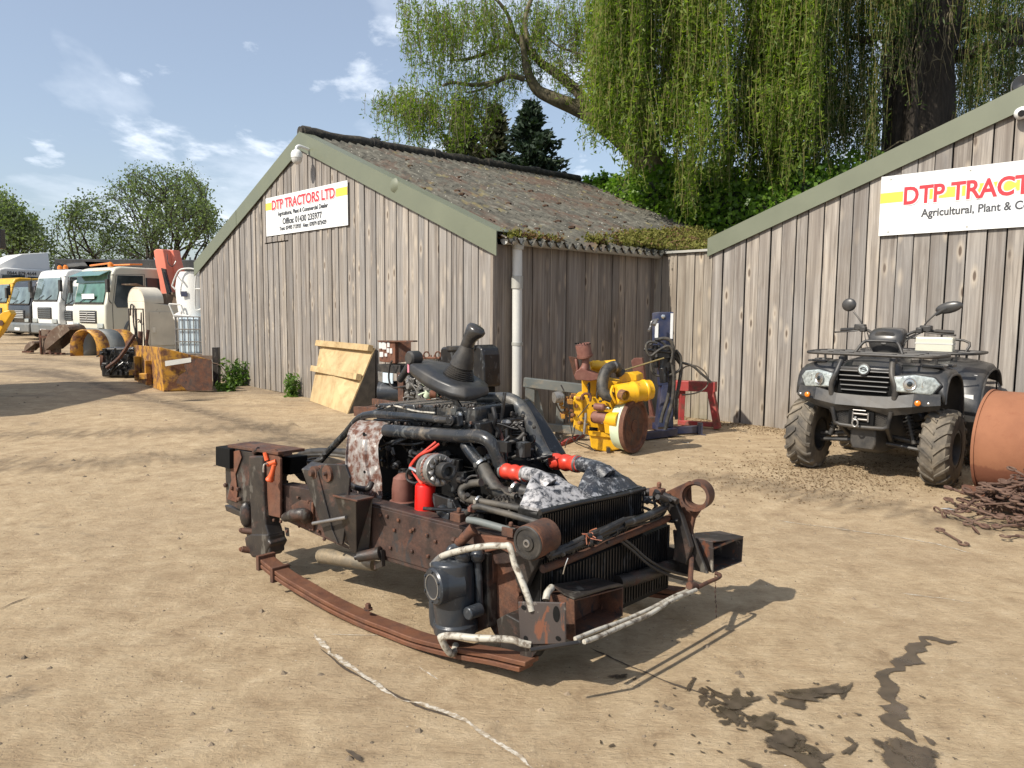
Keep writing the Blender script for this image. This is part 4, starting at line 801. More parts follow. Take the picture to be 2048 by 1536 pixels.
# weeds at the foot of the shed wall
def weed(label, px, py, h, w_, n_, rs):
    g = G(px, py); r_ = random.Random(rs); t = thing('weed_clump', label, 'plant', g, 0, 'weeds along the shed wall'); mb = MB(); P = []; N = []
    for k in range(n_):
        a = r_.random() * 6.28; hh = h * r_.uniform(.35, 1); d = Vector((math.cos(a) * w_, math.sin(a) * w_ * .5, 0)) * r_.random(); p0 = g + d * .5; p1 = p0 + d * .4 + Z * hh; mid = (p0 + p1) / 2 + Z * .03
        mb.tube([p0, mid, p1], [.004, .003, .002], 4)
        for q in range(16): f = r_.random(); p = p0.lerp(p1, f); P.append((p.x + r_.gauss(0, .03), p.y + r_.gauss(0, .03), max(.01, p.z))); N.append((r_.gauss(0, 1), r_.gauss(0, 1), r_.gauss(.6, .6)))
    mb.build('stems', M['weed'], t, fixn=False); leafmesh('leaves', np.array(P), np.array(N), .085 * (.5 + RNG.random(len(P))), M['weed'], t, .35)
weed('broad green weed clump at the foot of the shed wall beside the dark post', 472, 772, .50, .38, 46, 1); weed('thin upright weed against the shed wall left of the plywood ramp', 584, 793, .38, .14, 22, 2); weed('low weed tuft at the left end of the shed wall', 452, 782, .16, .30, 26, 3)
# dead leaves blown along the sheds and under the quad
P = []
for k in range(9000):
    s = rw.uniform(-.9, 4.4); off = abs(rw.gauss(0, .30)) + .05
    if rw.random() < .45: p = G(rw.gauss(1660, 130), 0 * 0 + rw.gauss(948, 26)); 
    else: p = G0 + u * s - v * off
    P.append((p.x, p.y, float(gz(p.x, p.y)) + .004 + rw.random() * .008))
P = np.array(P); N = RNG.normal(size=P.shape); N[:, 2] *= .15
tag(leafmesh('leaf_litter', P, N, .019 * (.4 + RNG.random(len(P))), M['straw'], None, .45), kind='stuff')
# ================================================================ the truck front end on the yard (main subject)
E1 = Vector((.786, -.618, 0)).normalized(); NN = Vector((.618, .786, 0)).normalized(); EL = Vector((.70, .714, 0)).normalized(); NF = Vector((.714, -.70, 0)).normalized()
A0 = Vector((-.25, 3.107, 0))
def K(px, py, l=0.0): return onplane(px, py, A0 + EL * l, NN)
def KK(*pts): return [K(*p) for p in pts]
ch = thing('truck_chassis', 'rusty cut off lorry chassis with engine, gear lever and leaf springs lying on the dirt', 'truck chassis', (-.35, 3.35, 0))
def slab(name, pts, l0, w, mat, bevel=.003, label=None, parent=None, dirn=None, **k):
    mb = MB(); mb.prism([K(x, y, l0) for x, y in pts], (dirn or EL) * w); return mb.build(name, M[mat], parent or ch, smooth=False, bevel=bevel, label=label, **k)
def pipe(name, pts, r, mat, seg=14, sm=6, label=None, parent=None, extra=None, **k):
    mb = MB(); P = [K(*p) for p in pts]; mb.tube(P, r, seg, sm=sm)
    if extra: extra(mb, P)
    return mb.build(name, M[mat], parent or ch, label=label, **k)
def clamp_ring(mb, a, b, r, w=.014): d = (b - a).normalized(); mb.lathe(a, d, [(0, r), (0, r + .004), (w, r + .004), (w, r)], 18)

# side rails
near = [(556, 968), (640, 982), (742, 1006), (850, 1034), (940, 1056), (1000, 1068), (1052, 1088), (1058, 1118), (1010, 1128), (940, 1130), (905, 1158), (868, 1150), (740, 1112), (690, 1096), (558, 1036)]
rail = slab('side_rail', near, 0, .012, 'rust_rail', .004)
mb = MB(); top = [K(x, y, 0) for x, y in ((556, 968), (640, 982), (742, 1006), (850, 1034), (940, 1056), (1000, 1068))]
for a, b in zip(top[:-1], top[1:]): mb.hexa([a + EL * .012 - Z * .014, b + EL * .012 - Z * .014, b + EL * .085 - Z * .014, a + EL * .085 - Z * .014], [a + EL * .012 - Z * .002, b + EL * .012 - Z * .002, b + EL * .085 - Z * .002, a + EL * .085 - Z * .002])
bt = [K(x, y, 0) for x, y in ((558, 1036), (690, 1096), (740, 1112), (868, 1150))]
for a, b in zip(bt[:-1], bt[1:]): mb.hexa([a + EL * .012 + Z * .002, b + EL * .012 + Z * .002, b + EL * .085 + Z * .002, a + EL * .085 + Z * .002], [a + EL * .012 + Z * .014, b + EL * .012 + Z * .014, b + EL * .085 + Z * .014, a + EL * .085 + Z * .014])
mb.build('rail_flange', M['rust_rail'], rail, smooth=False, bevel=.003)
slab('rail_reinforcement', [(742, 1012), (850, 1040), (925, 1060), (905, 1148), (868, 1142), (745, 1105)], -.006, .006, 'rust_rail', .002)
mb = MB()
for x, y in [(775, 1032), (790, 1060), (823, 1062), (828, 1058), (855, 1070), (825, 1102), (857, 1112), (798, 1040), (872, 1082), (880, 1110), (892, 1120), (760, 1098), (782, 1095), (762, 1030), (540, 960), (533, 958), (597, 995), (618, 1003), (565, 1000), (612, 1050), (622, 1058), (638, 1062), (650, 1078), (540, 1036), (549, 1040), (563, 1043), (600, 1052), (575, 1062), (652, 1012), (648, 990)]:
    mb.bolt(K(x, y, -.006), -NN, .0085, .008)
mb.build('rail_bolts', M['rust'], rail)
far = slab('side_rail', [(600, 900), (700, 925), (900, 975), (1100, 1030), (1300, 1085), (1380, 1105), (1380, 1150), (1290, 1135), (1090, 1085), (700, 985), (600, 950)], .86, .01, 'rust_blk', .003)
# rear cross block
blk = slab('rear_crossmember', [(449, 893), (508, 905), (508, 1010), (500, 1030), (452, 1006)], -.03, .19, 'rust_blk', .004)
slab('top_plate', [(455, 889), (556, 904), (556, 910), (455, 895)], -.04, .15, 'rust', .002, parent=blk)
slab('end_plate', [(431, 893), (459, 898), (459, 938), (431, 931)], -.06, .14, 'void', .003, parent=blk)
mb = MB(); mb.prism([K(x, y, -.034) for x, y in ((458, 905), (480, 900), (484, 915), (472, 948), (476, 985), (474, 1004), (456, 998), (464, 960), (462, 935))], -EL * .004); mb.build('rust_patch_plate', M['rust_lt'], blk, smooth=False)
mb = MB(); [mb.bolt(K(x, y, -.035), -NN, .012, .012) for x, y in ((478, 978), (466, 975), (453, 970), (480, 998), (484, 1060), (484, 1098))]; mb.build('nuts', M['rust'], blk)
slab('lower_lip', [(449, 1010), (500, 1030), (500, 1042), (452, 1022)], -.02, .10, 'rust_blk', .003, parent=blk)
# hanger casting
hg = slab('spring_hanger', [(497, 912), (525, 912), (527, 990), (531, 1050), (538, 1075), (540, 1108), (510, 1112), (503, 1080), (500, 1010), (497, 960)], -.05, .085, 'rust_blk', .008, bseg=3)
mb = MB(); mb.tube([K(508, 905, -.03), K(517, 898, -.03)], .012, 8); mb.ball(K(492, 1030, -.045), .034, 14, None, (1, .6, 2.0)); mb.build('hanger_boss', M['rust_blk'], hg)
slab('web_plate', [(486, 1000), (503, 1000), (503, 1072), (496, 1082), (489, 1060), (480, 1035), (481, 1010)], -.03, .03, 'rust_blk', .006, parent=hg)
slab('hanger_foot', [(488, 1075), (500, 1068), (535, 1068), (536, 1080), (541, 1088), (535, 1100), (530, 1114), (504, 1116), (492, 1100)], -.055, .10, 'rust_blk', .01, bseg=3)
pipe('shackle_pin', [(484, 1098, -.08), (530, 1106, .02)], .017, 'rust'); pipe('shackle_pin', [(484, 1061, -.07), (525, 1066, .0)], .016, 'rust')
slab('rust_bracket_plate', [(527, 902), (548, 898), (560, 918), (560, 1036), (524, 1028)], -.03, .014, 'rust_lt', .003)
mb = MB(); mb.cyl(K(536, 929, -.05), K(553, 923, -.03), .013, 12); mb.cyl(K(530, 905, -.04), K(534, 921, -.04), .012, 8); mb.build('orange_fitting', M['orange'], ch)
pipe('tow_lever', [(548, 930, -.07), (545, 944, -.075), (541, 955, -.08)], [.010, .012, .015], 'orange', extra=lambda m_, P: m_.lathe(P[-1], P[-1] - P[-2], [(0, .016), (.012, .021), (.018, .019), (.01, .012)], 16))
pipe('white_hose_end', [(527, 944, -.08), (528, 930, -.08), (535, 927, -.06)], .0045, 'whitepipe', 8)
slab('top_lug', [(546, 902), (550, 896), (566, 905), (568, 912), (556, 915)], -.01, .05, 'rust', .004)
slab('black_block', [(560, 912), (582, 915), (580, 950), (562, 948)], .10, .10, 'void', .006)
pipe('rail_stub', [(571, 1035, -.03), (585, 1030, -.06), (606, 1028, -.05), (614, 1035, -.02)], [.022, .028, .030, .034], 'rust_blk', extra=lambda m_, P: m_.lathe(P[0], P[0] - P[1], [(0, .020), (.02, .014), (.03, .014)], 10))
slab('stub_plate', [(582, 1012), (600, 1000), (626, 1005), (626, 1062), (604, 1056), (588, 1040)], -.012, .011, 'rust', .002)
mb = MB(); mb.hexa([K(569, 1054, .02), K(578, 1056, .02), K(579, 1073, .02), K(572, 1072, .02)], [K(569, 1054, .05), K(578, 1056, .05), K(579, 1073, .05), K(572, 1072, .05)]); mb.build('lug', M['rust_blk'], ch, smooth=False)

# leaf springs: curved blades
def blade(mb, pts, l, w, th, dz=0.0, t0=0, t1=1):
    P = [K(x, y, l) + Z * dz for x, y in pts]; Q = []
    for i in range(len(P) - 1):
        a = P[max(0, i - 1)]; b = P[i]; c = P[i + 1]; d = P[min(len(P) - 1, i + 2)]
        for k in range(6): t = k / 6; Q.append(.5 * ((2 * b) + (c - a) * t + (2 * a - 5 * b + 4 * c - d) * t * t + (3 * b - a - 3 * c + d) * t ** 3))
    Q.append(P[-1]); n_ = len(Q); Q = Q[int(t0 * n_):max(int(t1 * n_), 2)]
    mb.loft([[q, q + EL * w, q + EL * w - Z * th, q - Z * th] for q in Q])
SP = [(512, 1112), (556, 1147), (597, 1172), (640, 1197), (685, 1220), (730, 1240), (773, 1256), (820, 1274), (873, 1288), (925, 1299), (978, 1308), (1022, 1318), (1050, 1324)]
spg = bpy.data.objects.new('leaf_spring', None); COL.objects.link(spg); spg.parent = ch
def leafspring(l, dl=0):
    objs = []
    for k, (dz, t0, t1) in enumerate(((0, 0, 1), (-.026, .02, .96))):
        mb = MB(); blade(mb, SP, l, .075, .019, dz, t0, t1); objs.append(mb.build('spring_leaf', M['spring'], ch, ang=50, bevel=.003))
    mb = MB(); mb.bolt(K(721, 1226, l) + EL * .04 + Z * .004, Z, .014, .022); mb.bolt(K(721, 1226, l) + EL * .04 + Z * .004, Z, .022, .006); mb.build('centre_bolt', M['rust'], objs[0])
    for (x, y) in ((518, 1118), (546, 1142)):
        p = K(x, y, l); mb = MB(); mb.box(p + EL * .037 - Z * .02, (.022, .095, .075), Mbasis(E1, EL, Z)); mb.build('rebound_clip', M['rust'], objs[0], smooth=False, bevel=.003)
    return objs
bpy.data.objects.remove(spg); 
lsp = 0.0
while lsp > -.6 and min((K(x, y, lsp).z for x, y in SP)) < .047: lsp -= .005
print('spring offset', lsp, [round(K(x, y, lsp).z, 3) for x, y in SP])
leafspring(lsp)
def leafspring_far():
    for k, (dz, t0, t1) in enumerate(((0, 0, 1), (-.026, .02, .96))):
        mb = MB(); P = [K(x, y, lsp) + EL * (.86 - lsp) for x, y in SP]; mb.loft([[q + Z * dz, q + EL * .075 + Z * dz, q + EL * .075 + Z * (dz - .019), q + Z * (dz - .019)] for q in P]); mb.build('spring_leaf', M['spring'], ch, ang=50)
leafspring_far()
# front spring eye and hanger plate
slab('front_hanger', [(992, 1240), (1012, 1228), (1034, 1240), (1068, 1262), (1078, 1288), (1052, 1326), (1010, 1326), (1000, 1290)], -.05, .09, 'rust_blk', .005)
slab('inner_plate', [(985, 1122), (1010, 1110), (1042, 1120), (1048, 1190), (1050, 1245), (1046, 1288), (1000, 1290), (978, 1250), (975, 1190)], .02, .012, 'rust', .003, label='dark rust coloured inner plate behind the steering box')
mb = MB(); mb.prism([K(x, y, -.005) for x, y in ((978, 1100), (984, 1104), (987, 1150), (986, 1166), (981, 1176), (983, 1240), (976, 1240), (974, 1174), (980, 1158), (979, 1125))], EL * .05); mb.build('plate_edge', M['rust'], ch, smooth=False, bevel=.002)
pipe('hanger_bolt', [(1032, 1188, -.03), (1050, 1180, .03)], .014, 'rust')

# steering box: big dark casting with round cover
sb0, sb1 = K(905, 1116, -.10), K(912, 1262, -.10)
mb = MB(); ax = (sb1 - sb0).normalized(); H_ = (sb1 - sb0).length
mb.lathe(sb0, ax, [(-.005, .045), (.0, .075), (.012, .088), (.05, .090), (.12, .089), (.20, .084), (H_ * .86, .080), (H_ * .87, .088), (H_, .088), (H_ + .008, .06)], 26)
c_ = K(872, 1172, -.19); mb.tube([c_ + E1 * .04 + NN * .09, c_], [.074, .070], 24)
sbx = mb.build('steering_box', M['casting'], ch, bevel=.004)
mb = MB(); d_ = (-E1 * .3 - NN).normalized(); mb.lathe(c_ + d_ * -.05, d_, [(0, .074), (.06, .073), (.067, .066), (.067, .062)], 28); mb.build('end_cover', M['casting'], sbx)
mb = MB(); mb.lathe(c_ + d_ * .017, d_, [(-.0, .050), (.003, .050), (.003, .0455), (.0, .0455)], 28, cap=False); mb.build('cover_ring', M['alu'], sbx)
mb = MB(); q_ = K(942, 1225, -.13); mb.tube([q_ + EL * .05, q_ - EL * .02], .026, 12); mb.ball(K(905, 1255, -.13), .04, 12, None, (1.2, .8, .7)); mb.tube([K(868, 1200, -.12), K(872, 1245, -.12), K(888, 1262, -.12)], [.022, .026, .018], 10, sm=3); mb.tube([K(955, 1105, -.06), K(960, 1230, -.06)], .016, 10); mb.build('ribs', M['casting'], sbx, bevel=.006)
mb = MB(); [mb.bolt(c_ + d_ * .017 + (Z * math.cos(a) + d_.cross(Z) * math.sin(a)) * .059, d_, .006, .005) for a in [k * math.pi / 3 for k in range(6)]]; mb.tube([K(900, 1112, -.1), K(903, 1098, -.09), K(925, 1095, -.06), K(960, 1100, -.04)], .018, 10, sm=4); mb.ball(K(925, 1112, -.10), .035, 12); mb.ball(K(955, 1112, -.07), .03, 10); mb.build('top_fittings', M['casting'], sbx)
slab('mount_bracket', [(940, 1098), (975, 1108), (978, 1255), (945, 1268), (938, 1200)], -.03, .05, 'rust_blk', .006)
for nm, pts, r in (('guard_pipe', [(868, 1128, -.15), (885, 1112, -.15), (930, 1099, -.14), (975, 1092, -.12), (1008, 1092, -.10), (1020, 1094, -.10), (1030, 1130, -.10), (1040, 1152, -.10), (1056, 1195, -.10), (1064, 1222, -.10)], .0125), ('guard_pipe', [(880, 1275, -.22), (900, 1271, -.22), (950, 1276, -.20), (1020, 1279, -.14), (1042, 1286, -.12), (1062, 1290, -.10)], .0135)):
    pipe(nm, pts, r, 'whitepipe', 12, 5)
pipe('guard_pipe_foot', [(882, 1276, -.22), (892, 1296, -.20), (905, 1308, -.17), (912, 1290, -.12)], .014, 'whitepipe', 10, 4, label='bent rusty white lower end of the guard pipe')
mb = MB(); mb.cyl(K(866, 1132, -.155), K(884, 1114, -.15), .017, 8); mb.build('pipe_union', M['alu'], ch)

# cab mount bracket and wedge
mb = MB(); pts = [(603, 938), (634, 943), (664, 1060), (676, 1088), (650, 1072), (628, 1010)]
mb.prism([K(x, y, -.10) for x, y in pts], EL * .008); mb.prism([K(x, y, -.092) for x, y in ((634, 943), (664, 1060), (676, 1088), (684, 1090), (692, 1040), (699, 955), (690, 930), (650, 928))], EL * .012)
mb.prism([K(603, 938, -.10), K(634, 943, -.10), K(650, 928, -.0), K(624, 922, -.0)], -Z * .006); mb.prism([K(x, y, .0) for x, y in ((624, 924), (652, 928), (690, 1085), (660, 1070))], EL * .008)
mb.prism([K(603, 938, -.10), K(624, 923, .0), K(660, 1070, .0), K(650, 1072, -.10)], E1 * .006)
mb.build('cab_mount_bracket', M['rust_blk'], ch, smooth=False, bevel=.003, label='upright cab mount bracket with pale scraped face')
for (x, y, r, r2) in ((641, 943, .030, .018), (668, 945, .038, .010)):
    a = K(x, y, -.06); mb = MB(); mb.lathe(a - EL * .04, EL, [(0, r * .8), (.0, r), (.02, r), (.025, r * .85), (.04, r), (.08, r)], 20); mb.lathe(a - EL * .045, EL, [(-.012, r2 * .8), (0, r2), (.01, r2)], 12); mb.build('bush', M['rust'], ch)
wd = MB(); a, b, c, d = K(668, 989, -.14), K(712, 1000, -.14), K(746, 993, -.02), K(704, 984, -.02); e, f_, g, h = K(700, 1100, -.06), K(712, 1106, -.06), K(738, 1106, -.02), K(725, 1100, -.02)
wd.hexa([e, f_, g, h], [a, b, c, d]); wd.build('wedge_bracket', M['rust_blk'], ch, smooth=False, bevel=.003)
wd = MB(); wd.hexa([a - Z * .008 - EL * .008, b - Z * .008 + E1 * .008, c + E1 * .008 - Z * .008, d - Z * .008], [a - EL * .008, b + E1 * .008, c + E1 * .008, d]); wd.build('wedge_top', M['rust'], ch, smooth=False, bevel=.002)
pipe('steel_rod', [(626, 1047, -.14), (692, 1035, -.12)], .0085, 'steel', 12, 1)
mb = MB(); mb.lathe(K(722, 1113, -.06), K(765, 1105, -.02) - K(722, 1113, -.06), [(-.03, .010), (-.03, .012), (-.01, .012), (-.01, .024), (.05, .026), (.10, .030)], 14); mb.build('spring_pin', M['rust_blk'], ch)
mb = MB(); mb.prism([K(x, y, -.03) for x, y in ((746, 1108), (762, 1100), (764, 1134), (748, 1140))], EL * .02); mb.build('pin_bracket', M['rust_blk'], ch, smooth=False, bevel=.002)
mb = MB(); mb.tube([K(643, 1112, .10), K(660, 1113, .10), K(750, 1128, .12)], [.036, .038, .034], 20, sm=3); mb.lathe(K(644, 1112, .10), K(644, 1112, .10) - K(660, 1113, .10), [(0, .036), (.004, .036), (-.03, .028)], 20); mb.build('exhaust_can', worn('tan_stained_metal', (.13, .12, .10), (.30, .23, .14), .5, 5, .2, .4, .7, None, .3, .3), ch)
pipe('brake_wire', [(690, 1085, -.02), (720, 1105, -.03), (760, 1120, -.03), (740, 1116, -.04), (700, 1096, -.03)], .004, 'brightsteel', 6, 5)

# ------- engine mass
mb = MB()
def cblock(pts, l0, w, mb): mb.prism([K(x, y, l0) for x, y in pts], EL * w)
cblock([(700, 870), (800, 868), (900, 880), (960, 900), (1000, 930), (1040, 990), (1030, 1060), (860, 1040), (700, 1000)], .34, .34, mb)
cblock([(770, 850), (915, 850), (920, 892), (770, 885)], .30, .34, mb)
mb.build('engine_block', M['void'], ch, smooth=False, bevel=.012)
r_ = random.Random(77); mb = MB()
for k in range(70):       # lumps of pipes, brackets and bosses on the black block
    x, y = r_.uniform(765, 1060), r_.uniform(885, 1040); l = .24 + r_.uniform(0, .1); p = K(x, y, l); t = r_.random()
    if t < .4: mb.box(p, (r_.uniform(.02, .08), r_.uniform(.02, .06), r_.uniform(.02, .07)), Mbasis(E1, NN, Z))
    elif t < .7: mb.lathe(p, Vector((r_.gauss(0, 1), r_.gauss(0, 1), r_.gauss(0, 1))), [(0, .018), (.03, .018), (.035, .01), (.05, .01)], 9)
    else: mb.tube([p, p + Vector((r_.gauss(0, .05), r_.gauss(0, .03), r_.gauss(0, .05))), p + Vector((r_.gauss(0, .09), r_.gauss(0, .05), r_.gauss(0, .09)))], .008, 7, sm=3)
mb.build('block_fittings', M['black'], ch, bevel=.002)
mb = MB()
for k in range(46):
    x, y = r_.uniform(985, 1060), r_.uniform(826, 930); l = .46 + r_.uniform(0, .15)
    if x > 1010 + (y - 800) * .8: continue
    p = K(x, y, l)
    if r_.random() < .5: mb.box(p, (r_.uniform(.03, .09), r_.uniform(.03, .08), r_.uniform(.02, .07)), Mbasis(E1, NN, Z))
    else: mb.tube([p, p + Vector((r_.gauss(0, .05), r_.gauss(0, .03), r_.gauss(0, .05))), p + Vector((r_.gauss(0, .1), r_.gauss(0, .05), r_.gauss(0, .08)))], r_.uniform(.006, .014), 7, sm=3)
mb.build('injection_gear', M['black'], ch, bevel=.002)
slab('front_engine_cover', [(905, 810), (1000, 805), (1030, 845), (1075, 920), (1040, 985), (960, 905), (905, 880)], .58, .22, 'black', .015)
# cylinder head covers: row of ribbed lids
for i in range(5):
    x0, x1 = 752 + i * 40, 790 + i * 40; y0 = 810 + i * 1.5
    slab('rocker_cover', [(x0, y0 + 2), (x0 + 5, y0 - 3), (x1 - 3, y0 - 2), (x1, y0 + 3), (x1, y0 + 34), (x0, y0 + 32)], .36, .26, 'blackpipe', .008)
slab('head', [(745, 838), (960, 846), (960, 880), (745, 868)], .30, .36, 'black', .006)
mb = MB(); [mb.bolt(K(762 + i * 20, 846 + i * .6, .30), -NN, .009, .010) for i in range(10)]; mb.build('head_bolts', M['black'], ch)
pipe('fuel_rail_line', [(770, 816, .30), (790, 812, .30), (830, 822, .30), (870, 826, .30)], .0045, 'whitepipe', 8, 5); pipe('fuel_rail_line', [(735, 826, .31), (770, 815, .31), (800, 814, .31), (855, 826, .31)], .0045, 'blackpipe', 8, 5)
pipe('coolant_pipe', [(638, 925, .35), (655, 905, .34), (690, 868, .32), (716, 838, .30), (740, 829, .29), (780, 830, .28), (850, 836, .27), (885, 840, .26), (915, 840, .26)], .0185, 'blackpipe', 16, 6)
mb = MB(); mb.lathe(K(905, 840, .25), -NN, [(0, .024), (.02, .024), (.02, .014), (.024, .014)], 16); mb.prism([K(x, y, .25) for x, y in ((885, 830), (915, 832), (918, 852), (888, 850))], EL * .03); mb.build('pipe_bracket', M['black'], ch, bevel=.003)
# heat shield sheet
mb = MB(); rows = []
LEFT = [(724, 837), (702, 848), (693, 868), (692, 900), (688, 928), (697, 945), (700, 970), (708, 996)]; RIGHT = [(790, 845), (775, 860), (757, 880), (756, 900), (758, 930), (765, 955), (764, 975), (766, 1001)]; LL = [.30, .24, .19, .17, .16, .15, .14, .13]
for (xl, yl), (xr, yr), l in zip(LEFT, RIGHT, LL):
    row = []
    for k in range(13): t = k / 12; row.append(K(xl + (xr - xl) * t, yl + (yr - yl) * t, l + .010 * math.sin(t * 9) + .008 * math.sin(t * 23 + l * 30)))
    rows.append(row)
mb.loft(rows, cap=False, closed=False); mb.build('heat_shield', M['shield'], ch, solid=.003, sub=1, fixn=False, label='whitish rust spotted heat shield sheet')
mb = MB(); mb.lathe(K(732, 868, .20) - NN * .012, -NN, [(0, .010), (.002, .010)], 14); mb.lathe(K(733, 943, .15) - NN * .012, -NN, [(0, .007), (.002, .007)], 12); mb.build('shield_holes', M['void'], ch)
pipe('outlet_pipe', [(699, 968, .10), (712, 975, .08), (728, 978, .08), (738, 976, .08), (743, 966, .10)], .0145, 'rust_blk', 12, 5)
# oil filter canisters, hoses, alternator
mb = MB(); a = K(806, 1022, .20); mb.lathe(a, Z, [(-.04, .05), (.03, .055), (.035, .062), (.05, .062), (.055, .052), (.11, .052), (.16, .045), (.18, .02)], 22); mb.build('brown_canister', M['maroon'], ch)
mb = MB(); mb.lathe(a + Z * .03, Z, [(0, .055), (0, .064), (.02, .064), (.02, .055)], 22); mb.cyl(a + Z * .04 - NN * .066 - E1 * .03, a + Z * .04 - NN * .066 + E1 * .02, .008, 8); mb.build('band_clamp', M['steel'], ch)
a = K(849, 1034, .10); mb = MB(); mb.lathe(a, Z + E1 * .04, [(0, .040), (.006, .045), (.14, .045), (.15, .040), (.155, .02)], 24); rf = mb.build('red_filter', M['redfilter'], ch, label='bright red oil filter canister')
pipe('red_cable', [(878, 888, .16), (862, 900, .13), (838, 912, .11), (824, 930, .10), (826, 942, .10), (836, 958, .09), (850, 976, .08)], .0065, 'redhose', 8, 5); pipe('red_cable', [(872, 884, .16), (850, 902, .13), (832, 916, .11), (820, 934, .10), (832, 940, .09), (845, 962, .08), (838, 974, .08)], .006, 'redhose', 8, 5)
mb = MB(); mb.tube([K(820, 936, .08), K(832, 942, .07), K(842, 948, .08)], .008, 8, sm=3); mb.build('cable_lug', M['brightsteel'], ch)
pipe('cable_loop', [(826, 930, .10), (814, 945, .10), (816, 960, .10), (832, 966, .10), (842, 955, .10), (836, 935, .10)], .006, 'rubber', 8, 5)
al0, al1 = K(862, 938, .10), K(905, 944, .05); ax = (al1 - al0).normalized(); alt = MB(); alt.lathe(al0 - ax * .02, ax, [(0, .050), (.0, .066), (.045, .070), (.048, .064), (.052, .064)], 28); alt.lathe(al0 + ax * .05, ax, [(0, .064), (0, .071), (.03, .069), (.03, .045)], 28, cap=False)
al = alt.build('alternator', M['alu'], ch, bevel=.002)
mb = MB(); mb.lathe(al0 + ax * .031, ax, [(0, .068), (.018, .068)], 28)
for k in range(28): a = k * 2 * math.pi / 28; s_ = ax.cross(Z).normalized(); t_ = ax.cross(s_); mb.box(al0 + ax * .04 + (s_ * math.cos(a) + t_ * math.sin(a)) * .069, (.018, .006, .005), Mbasis(ax, s_ * math.cos(a) + t_ * math.sin(a), (-s_ * math.sin(a) + t_ * math.cos(a))))
mb.build('stator', M['maroon'], al)
mb = MB()
for k in range(12):
    a = k * 2 * math.pi / 12; rad = s_ * math.cos(a) + t_ * math.sin(a); tg = -s_ * math.sin(a) + t_ * math.cos(a); o_ = al0 + ax * .088; mb.add([o_ + rad * .030 - tg * .010, o_ + rad * .030 + tg * .010, o_ + rad * .062 + tg * .014 + ax * .02, o_ + rad * .064 - tg * .002 + ax * .0], [(0, 1, 2, 3)])
mb.lathe(al0 + ax * .080, ax, [(0, .036), (.008, .036)], 20); mb.build('fan', M['steel'], al, solid=.002, fixn=False)
mb = MB(); o_ = al0 + ax * .095; mb.lathe(o_, ax, [(0, .030), (.0, .036), (.05, .038), (.055, .036), (.055, .021), (.03, .019), (.028, .0)], 26); mb.build('pulley', M['rubber'], al)
mb = MB(); mb.lathe(o_ + ax * .055, ax, [(0, .031), (.0025, .031), (.0025, .021), (.0, .021)], 26, cap=False); mb.build('pulley_rim', M['blackpipe'], al)
slab('alternator_bracket', [(860, 985), (905, 1000), (925, 1040), (890, 1040), (870, 1020)], .10, .03, 'black', .004)
mb = MB(); mb.ball(K(885, 1022, .06), .028, 12); mb.ball(K(910, 1032, .05), .02, 10); mb.box(K(895, 1030, .06), (.05, .04, .03), Mbasis(E1, NN, Z)); mb.build('water_pump_cover', M['casting'], ch, bevel=.004)

# ------- big air pipes
pipe('air_pipe', [(772, 861, .22), (800, 863, .22), (860, 868, .22), (920, 872, .22), (958, 873, .22), (980, 884, .22), (992, 908, .23), (1000, 930, .24), (1012, 940, .245)], [.031] * 5 + [.030, .028, .027, .026], 'blackpipe', 22, 6)
pipe('turbo_hose', [(930, 888, .24), (942, 905, .23), (962, 930, .21)], [.026, .028, .027], 'blackpipe', 20, 5)
pipe('rubber_elbow', [(966, 934, .21), (980, 962, .19), (1000, 985, .19), (1026, 988, .22)], [.030, .034, .034, .028], 'hose', 20, 6)
def hoseclamp(x0, y0, x1, y1, l0, l1, r, mat='brightsteel', w=.012):
    a, b = K(x0, y0, l0), K(x1, y1, l1); mb = MB(); clamp_ring(mb, a, b, r, w); d = (b - a).normalized(); mb.box(a + d * w / 2 - NN * (r + .006), (.014, .010, .018), Mbasis(E1, NN, Z)); mb.build('hose_clamp', M[mat], ch)
hoseclamp(960, 925, 968, 936, .21, .21, .029); hoseclamp(1028, 975, 1034, 978, .2, .2, .024)
def bellows(name, a, b, r, mat, n_=3):
    d = (b - a); L_ = d.length; d = d.normalized(); mb = MB(); pr = [(0, r * .93)]
    for k in range(n_):
        t0 = L_ * (k + .08) / n_; t1 = L_ * (k + .92) / n_
        for j in range(7): th = math.pi * j / 6; pr.append((t0 + (t1 - t0) * j / 6, r * (.94 + .16 * math.sin(th))))
    pr.append((L_, r * .93)); mb.lathe(a, d, pr, 26); o = mb.build(name, M[mat], ch, ang=60)
    mb = MB()
    for t in (.0, .86): clamp_ring(mb, a + d * L_ * t, b, r * .99, .012)
    mb.build('hose_clamp', M['steel'], o); return o
bellows('red_hose', K(1005, 941, .245), K(1055, 949, .23), .031, 'redhose')
bellows('red_hose', K(1103, 922, .62), K(1162, 929, .60), .036, 'redhose')
pipe('air_pipe', [(960, 798, .62), (990, 797, .62), (1020, 800, .62), (1040, 815, .62), (1060, 850, .62), (1075, 885, .62), (1090, 912, .62), (1107, 922, .62)], [.030, .031, .034, .036, .036, .036, .036, .035], 'greypipe', 22, 6)
